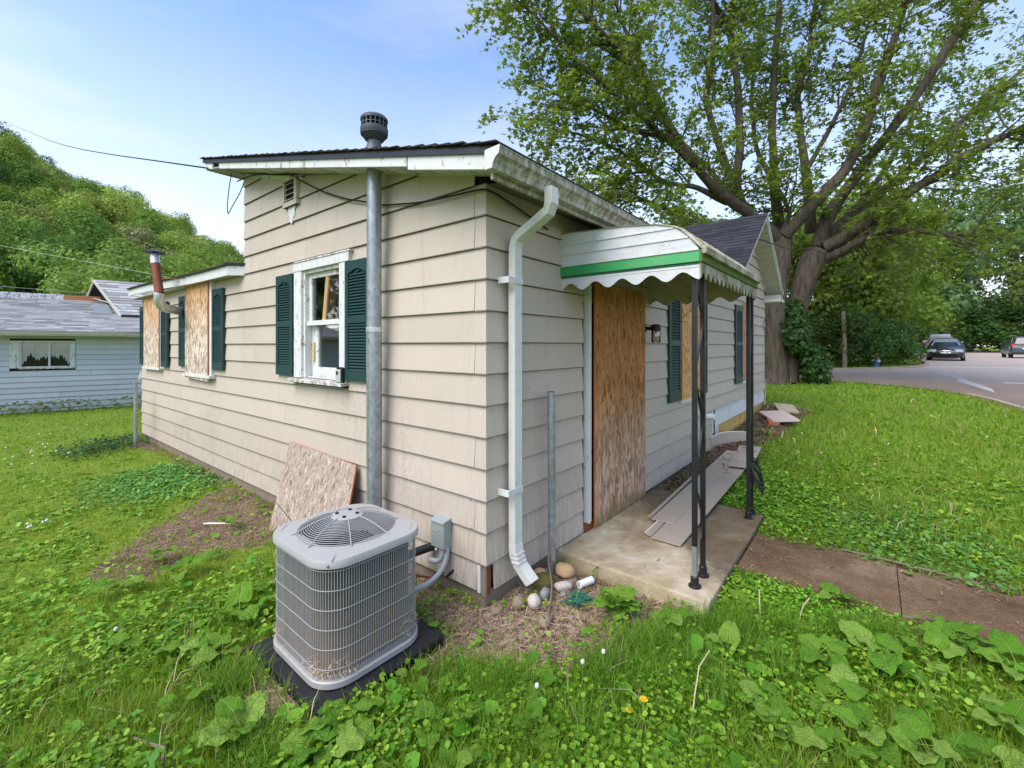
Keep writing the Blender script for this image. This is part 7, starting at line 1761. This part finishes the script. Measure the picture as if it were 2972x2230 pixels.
# dark bluish creeper beside the house foot on the left, strip along the path
def patchcover(name, n, poly, size, m, zhi, tm=WEED):
    xs = [p[0] for p in poly]; ys = [p[1] for p in poly]; x = rng.uniform(min(xs) - .2, max(xs) + .2, n); y = rng.uniform(min(ys) - .2, max(ys) + .2, n)
    k_ = region(x, y, [poly], .26, 6) & ~blocked(x, y) & ~in_poly(x, y, PATHP); x, y = x[k_], y[k_]; sc = size * rng.uniform(.6, 1.4, len(x))
    z = gz(x, y) + rng.uniform(.02, zhi, len(x))
    return stuff(scatter_mesh(name, tm[0], tm[1], (rand_rot(len(x), .45) * sc[:, None, None]).astype(np.float32), np.stack([x, y, z], -1).astype(np.float32), m))
patchcover('creeper', 6500, [(-1.3, 5.2), (-.9, 6.2), (-.15, 6.4), (-.15, 4.9), (-.7, 4.6)], .038, 'creeper', .05)
patchcover('creeper', 4000, [(-1.2, 7.9), (-.4, 8.6), (-.05, 9.4), (-.4, 9.6), (-1.1, 8.8)], .045, 'ivy', .12)
patchcover('creeper', 5000, [(2.55, -2.0), (3.6, -1.7), (4.2, -2.4), (3.4, -3.3), (2.6, -3.4)], .034, 'creeper', .07)
patchcover('clover_patch', 9000, [(3.0, -.75), (2.6, -1.25), (3.0, -1.7), (4.4, -1.6), (5.0, -.75), (4.2, -.78)], .034, 'clover', .10)
patchcover('clover_patch', 7000, [(.95, -1.32), (1.62, -1.28), (1.64, -2.4), (1.2, -2.2)], .022, 'clover', .09)
patchcover('foundation_weeds', 12000, [(-9, 16.9 + 1.5), (-1.7, 16.55), (1.2, 15.85), (3.2, 15.4), (3.1, 14.95), (1.1, 15.45), (-1.7, 16.0), (-9, 17.8)], .085, 'leaf_small', .34)
# white clover bloom in the lawn
x, y, d = sample(2600, 6.5, 14); k_ = (~blocked(x, y)) & (y > 4.5 + x) & (x < -.3) & (rng.uniform(0, 1, len(x)) < (vnoise(x, y, .7, 21) > .60) * .55); x, y = x[k_], y[k_]
stuff(scatter_mesh('clover_blooms', [(-.5, 0, 0), (.5, 0, 0), (0, .5, .0), (0, -.5, 0), (0, 0, .6), (0, 0, -.3)], [(0, 3, 4), (3, 1, 4), (1, 2, 4), (2, 0, 4), (3, 0, 5), (1, 3, 5), (2, 1, 5), (0, 2, 5)], (np.eye(3)[None] * rng.uniform(.02, .038, len(x))[:, None, None]).astype(np.float32), np.stack([x, y, gz(x, y) + .09], -1).astype(np.float32), 'clover_white'))
# dry stalks standing in the lawn
x, y, d = sample(2600, 2.0, 16); k_ = (~blocked(x, y)) & ~in_poly(x, y, PATHP) & (vnoise(x, y, .8, 81) > .5); x, y, d = x[k_], y[k_], d[k_]
stuff(blades('dry_stalks', x, y, d, rng.uniform(.08, .22, len(x)), .004 * np.maximum(1, d / 3), 'straw', .9))
# wood chips, straw and brown leaf litter
CHIP = ([(-.5, -.1, 0), (.5, -.08, .02), (.5, .09, .05), (-.5, .1, .02)], [(0, 1, 2, 3)])
def litter(name, n, polys, jit, size, m, tilt, zhi=.02, tm=CHIP, base=None):
    allx = [p[0] for q in polys for p in q]; ally = [p[1] for q in polys for p in q]
    x = rng.uniform(min(allx) - .1, max(allx) + .1, n); y = rng.uniform(min(ally) - .1, max(ally) + .1, n); k_ = region(x, y, polys, jit, 9)
    k_ &= ~(HOUSEBOX(x, y)); 
    if base is None: k_ &= ~in_poly(x, y, PADP) & ~in_poly(x, y, SLABP)
    x, y = x[k_], y[k_]; sc = size * rng.uniform(.5, 1.5, len(x)); z = (gz(x, y) if base is None else base) + rng.uniform(.002, zhi, len(x))
    return stuff(scatter_mesh(name, tm[0], tm[1], (rand_rot(len(x), tilt) * sc[:, None, None]).astype(np.float32), np.stack([x, y, z], -1).astype(np.float32), m))
litter('wood_chips', 9000, CHIPS[:1], .06, .035, 'mulch', .35, .03)
litter('straw', 12000, CHIPS, .10, .075, 'straw', .18, .03, ([(-.5, -.018, 0), (.5, -.018, .02), (.5, .018, .02), (-.5, .018, 0)], [(0, 1, 2, 3)]))
litter('wood_chips', 26000, MULCH, .08, .055, 'mulch', .45, .05)
litter('soil_crumbs', 5000, DIRT[:1], .12, .022, 'mulch', .5, .012)
litter('straw', 2600, DIRT[:1], .15, .07, 'straw', .15, .015, ([(-.5, -.014, 0), (.5, -.014, .02), (.5, .014, .02), (-.5, .014, 0)], [(0, 1, 2, 3)]))
litter('soil_crumbs', 1500, [PATHP], .01, .016, 'mulch', .4, .008, CHIP, .05)
litter('straw', 260, [PATHP], .01, .05, 'straw', .1, .01, ([(-.5, -.014, 0), (.5, -.014, .02), (.5, .014, .02), (-.5, .014, 0)], [(0, 1, 2, 3)]), .052)
litter('soil_crumbs', 700, [[(1.7, -.3), (1.6, -1.26), (3.0, -1.25), (3.1, -.6)]], .05, .016, 'mulch', .4, .008, CHIP, .09)
litter('leaf_litter', 420, [[(2.40, -1.3), (2.62, -1.35), (2.70, -3.6), (2.42, -3.6)]], .05, .050, 'dry', .3, .03)
litter('leaf_litter', 110, [PATHP], .01, .040, 'dry', .12, .012, CHIP, .055)
litter('leaf_litter', 26, [SLABP], .01, .036, 'dry', .12, .012, CHIP, .105)
litter('leaf_litter', 120, [[(2.6, -.42), (2.6, -.78), (5.3, -.72), (5.3, -.40)]], .01, .050, 'dry', .3, .06, CHIP, .19) if False else None
litter('leaf_litter', 150, [[(3.6, -.60), (3.6, -.68), (5.6, -.72), (5.6, -.52)]], .05, .085, 'dry', .3, .05, CHIP, .25)

# ------------------------------------------------------------------ burdock: big wavy leaves, each a part
def burdock_leaf(seed):
    r = random.Random(seed); nu, nv = 12, 9; v = []
    for i in range(nu):
        t = i / (nu - 1); wid = .47 * max(0, math.sin(math.pi * min(1, (t * .90 + .10)) ** .70)) ** .62 * (1 - .10 * t)
        for j in range(nv):
            s_ = (j - (nv - 1) / 2) / ((nv - 1) / 2)
            x = t * 1.0 - .14 * (abs(s_) ** 1.3) * (1 if t < .25 else 0) * (1 - t * 4)
            y = s_ * wid; edge = abs(s_) ** 2
            z = .10 * math.sin(t * 2.6) - .16 * t * t + .05 * abs(s_) ** 1.2 - .05 * edge * t + edge * .065 * math.sin(t * 13 + seed * 2 + (2 if s_ > 0 else 0)) + .03 * math.sin(8 * t + 4 * s_ + seed) - .02 * (abs(s_) < .1)
            v.append((x, y * (1 + .035 * math.sin(t * 14 + seed + (1 if s_ > 0 else 0))), z))
    f = [(i * nv + j, (i + 1) * nv + j, (i + 1) * nv + j + 1, i * nv + j + 1) for i in range(nu - 1) for j in range(nv - 1)]
    mb = MB(); mb.add(v, f); b = len(mb.v)
    mb.add([(-.75, -.018, -.35), (-.75, .018, -.35), (.02, .016, .0), (.02, -.016, .0)], [(0, 1, 2, 3)])
    o = mb.build('leaf', 'burdock', None, True, 0, False); return o
leaf_src = [burdock_leaf(k) for k in range(5)]
src_used = [False] * 5
def burdock(x, y, n, size, label, seed, spread=1.0, up=.5, cat='burdock plant'):
    r = random.Random(seed); z = float(gz(x, y)); E_ = empty('burdock_plant', (x, y, z)); tag(E_, label, cat, 'burdock plants in the grass')
    for k in range(n):
        i = r.randrange(5)
        if not src_used[i]: o = leaf_src[i]; src_used[i] = True
        else: o = bpy.data.objects.new('leaf', leaf_src[i].data); COL.objects.link(o)
        o.parent = E_; a = 6.283 * (k / n) + r.uniform(-.5, .5); el = r.uniform(.05, up); L_ = size * r.uniform(.55, 1.1); rad = L_ * .42 * spread * r.uniform(.5, 1.3)
        o.location = (rad * math.cos(a), rad * math.sin(a), .03 + r.uniform(.02, .12) * (size / .2) + rad * el * .5)
        o.rotation_euler = (r.uniform(-.35, .35), -el + r.uniform(-.15, .3), a + r.uniform(-.3, .3)); o.scale = (L_, L_ * r.uniform(.85, 1.15), L_)
    return E_
for q in (
 (.50, -.78, 15, .20, 'lush clump of broad burdock leaves in front of the porch slab edge', .9, .9), (.56, -1.10, 5, .17, 'low burdock plant at the foot of the lush clump by the slab', 1, .5),
 (-1.21, -.20, 7, .20, 'burdock plant overlapping the front corner of the black pad', 1, .7), (-.80, -.16, 3, .15, 'burdock with one round leaf right of the black pad edge', 1, .5),
 (-1.56, .16, 4, .24, 'dull bluish burdock leaf near the bottom left of the lawn', 1, .6), (-1.40, .86, 6, .19, 'burdock plant left of the air conditioner pad', 1, .8),
 (-1.20, 1.16, 6, .20, 'tall leaved burdock hugging the left side of the air conditioner', 1, .9), (-1.53, 1.02, 4, .18, 'burdock lying flat in the grass left of the pad plants', 1, .4),
 (-1.25, 2.20, 5, .19, 'pale burdock at the front of the bare soil patch', 1, .5), (-1.28, 2.66, 6, .17, 'grey green burdock in the middle of the bare soil patch', 1, .5),
 (-1.62, 2.30, 4, .18, 'burdock at the grassy left end of the bare soil patch', 1, .4), (-.62, 3.0, 4, .14, 'small upright burdock on the bare soil nearest the wall', 1, .9),
 (.80, -1.95, 6, .22, 'broad pale burdock in the weeds below the path', 1, .6), (1.02, -2.22, 6, .22, 'broad pale burdock beside the path edge at the right', 1, .6),
 (.47, -2.02, 6, .18, 'bright burdock plant in the middle of the right foreground weeds', 1, .7), (1.48, -2.58, 6, .20, 'burdock leaning over the path near the right picture edge', 1, .6),
 (1.36, -2.82, 6, .19, 'burdock against the right picture edge below the path', 1, .6), (.80, -2.68, 5, .20, 'burdock in the right foreground close to the picture edge', 1, .7),
 (.36, -2.36, 6, .18, 'burdock at the very bottom right of the weeds', 1, .7), (.30, -2.14, 5, .17, 'burdock just left of the bottom right one', 1, .6),
 (-.97, -.50, 6, .17, 'burdock below the air conditioner pad amid clover', 1, .6), (-.80, -.58, 5, .15, 'small burdock right of the one below the pad', 1, .6),
 (1.60, -1.95, 4, .15, 'small burdock right at the path edge midway along', 1, .6), (-.64, -.42, 4, .14, 'small burdock in the grass right of the pad', 1, .7),
 (.05, .34, 3, .12, 'tiny burdock sprouting against the corner foundation', .6, 1.0), (.07, -1.84, 5, .17, 'burdock between the yellow dandelions and the right weeds', 1, .6),
 (.52, -1.48, 4, .17, 'burdock in the tall grass below the slab corner', 1, .7), (-1.36, -.24, 5, .18, 'burdock at the bottom edge below the pad corner', 1, .6),
 (-.42, -.75, 4, .14, 'small burdock between the seed heads and the pad', 1, .6), (.25, -1.75, 4, .15, 'small burdock up from the yellow dandelions', 1, .6), (1.12, -1.50, 4, .13, 'small burdock close by the slab front right corner', 1, .6),
 (.65, -1.75, 4, .14, 'small burdock under the first dry leaning stalk', 1, .6), (1.20, -2.42, 4, .17, 'burdock between the two pale path side ones', 1, .5), (.12, -2.05, 4, .15, 'small burdock left of the bottom right group', 1, .6), (-1.05, -.75, 4, .14, 'small burdock at the bottom edge left of centre', 1, .6),
 (-1.70, .55, 3, .16, 'burdock at the bottom left above the curved stick', 1, .5), (-1.75, 1.35, 3, .13, 'small burdock by the ragged seed head in the left lawn', 1, .5), (-1.02, 1.45, 4, .15, 'burdock at the back left corner of the pad', 1, .7), (-.95, 2.35, 4, .12, 'small burdock at the near edge of the bare soil', 1, .5),
 (.46, -2.56, 5, .18, 'burdock cut by the bottom right picture edge', 1, .7), (-.67, -.92, 5, .16, 'burdock in the bottom middle of the grass', 1, .6)):
    burdock(q[0], q[1], int(q[2] * 1.3), q[3] * .78, q[4], int(abs(q[0] * 991 + q[1] * 577)) + 3, q[5], q[6])
for i, u in enumerate(src_used):
    if not u: bpy.data.objects.remove(leaf_src[i])
# ------------------------------------------------------------------ dandelions and other single flowers
def dandelion(x, y, hgt, kind, label):
    z = float(gz(x, y)); E_ = empty('dandelion', (x, y, z)); tag(E_, label, 'dandelion', 'dandelions in the lawn')
    lx = rnd.uniform(-.03, .03)
    mb = MB(); mb.tube([(x, y, z), (x + lx * .4, y, z + hgt * .6), (x + lx, y, z + hgt)], .0028, 5); mb.build('stem', 'stem', E_, True)
    if kind == 'y':
        mb = MB(); mb.lathe((x + lx, y, z + hgt), [(.004, -.008), (.016, .0), (.022, .008), (.012, .011), (0, .010)], 14); mb.build('flower_head', 'yellow', E_, True)
    else:
        me_ = MB(); me_.lathe((x + lx, y, z + hgt), [(.002, -.012), (.009, -.009), (.012, 0), (.009, .009), (.0, .012)], 10); me_.build('seed_head', 'puff', E_, True)
for a in ((-.26, -1.22, .07, 'y', 'yellow dandelion in the foreground grass, the left one of the close pair'), (-.18, -1.26, .085, 'y', 'yellow dandelion in the foreground grass, the right one of the close pair'),
          (6.95, -2.76, .07, 'y', 'yellow dandelion far out in the lawn right of the porch'), (8.49, -2.21, .07, 'y', 'yellow dandelion in the lawn nearest the road edge'), (4.32, -1.80, .07, 'y', 'yellow dandelion in the lawn just beyond the path'),
          (-1.74, 1.53, .12, 'p', 'whitish ragged seed head in the lawn left of the air conditioner'), (-.53, -.84, .17, 'p', 'tall dandelion seed head at the bottom middle of the grass'), (-.27, -.95, .19, 'p', 'dandelion seed head left of the tall grass tuft'),
          (-.12, -1.0, .19, 'p', 'dandelion seed head nearest the wood chips'), (7.35, -1.17, .12, 'p', 'dandelion clock in the lawn past the far post'), (5.99, -1.56, .12, 'p', 'dandelion clock in the lawn midway to the road'),
          (5.73, -2.20, .12, 'p', 'dandelion clock out in the open lawn'), (7.18, -2.38, .12, 'p', 'dandelion clock in the open lawn nearer the road'), (3.5, -1.0, .13, 'p', 'dandelion clock close to the cable coil')):
    dandelion(*a)
# strappy daylily leaves by the skirting
for i, (x0, y0, lab) in enumerate(((6.75, -.30, 'strappy daylily clump behind the sprung board'), (7.25, -.62, 'drooping daylily clump by the far post'))):
    z = float(gz(x0, y0)); E_ = empty('daylily', (x0, y0, z)); tag(E_, lab, 'daylily')
    for k in range(12):
        a = rnd.uniform(0, 6.28); L_ = rnd.uniform(.3, .5); w_ = .014; c_, s_ = math.cos(a), math.sin(a); v = []
        for t in np.linspace(0, 1, 6):
            r_ = L_ * t * .7; zz = z + .03 + L_ * (t - .95 * t * t) * 1.1; ww = w_ * (1 - t * .85)
            v += [(x0 + c_ * r_ - s_ * ww, y0 + s_ * r_ + c_ * ww, zz), (x0 + c_ * r_ + s_ * ww, y0 + s_ * r_ - c_ * ww, zz)]
        MB().add(v, [(2 * j, 2 * j + 1, 2 * j + 3, 2 * j + 2) for j in range(5)]).build('leaf', 'creeper', E_, True, 0, False)
# grassy weeds seeding against the blue wall
for o in list(bpy.data.objects):
    if o.type == 'MESH' and o.data and not o.data.materials: o.data.materials.append(MT['dark'])
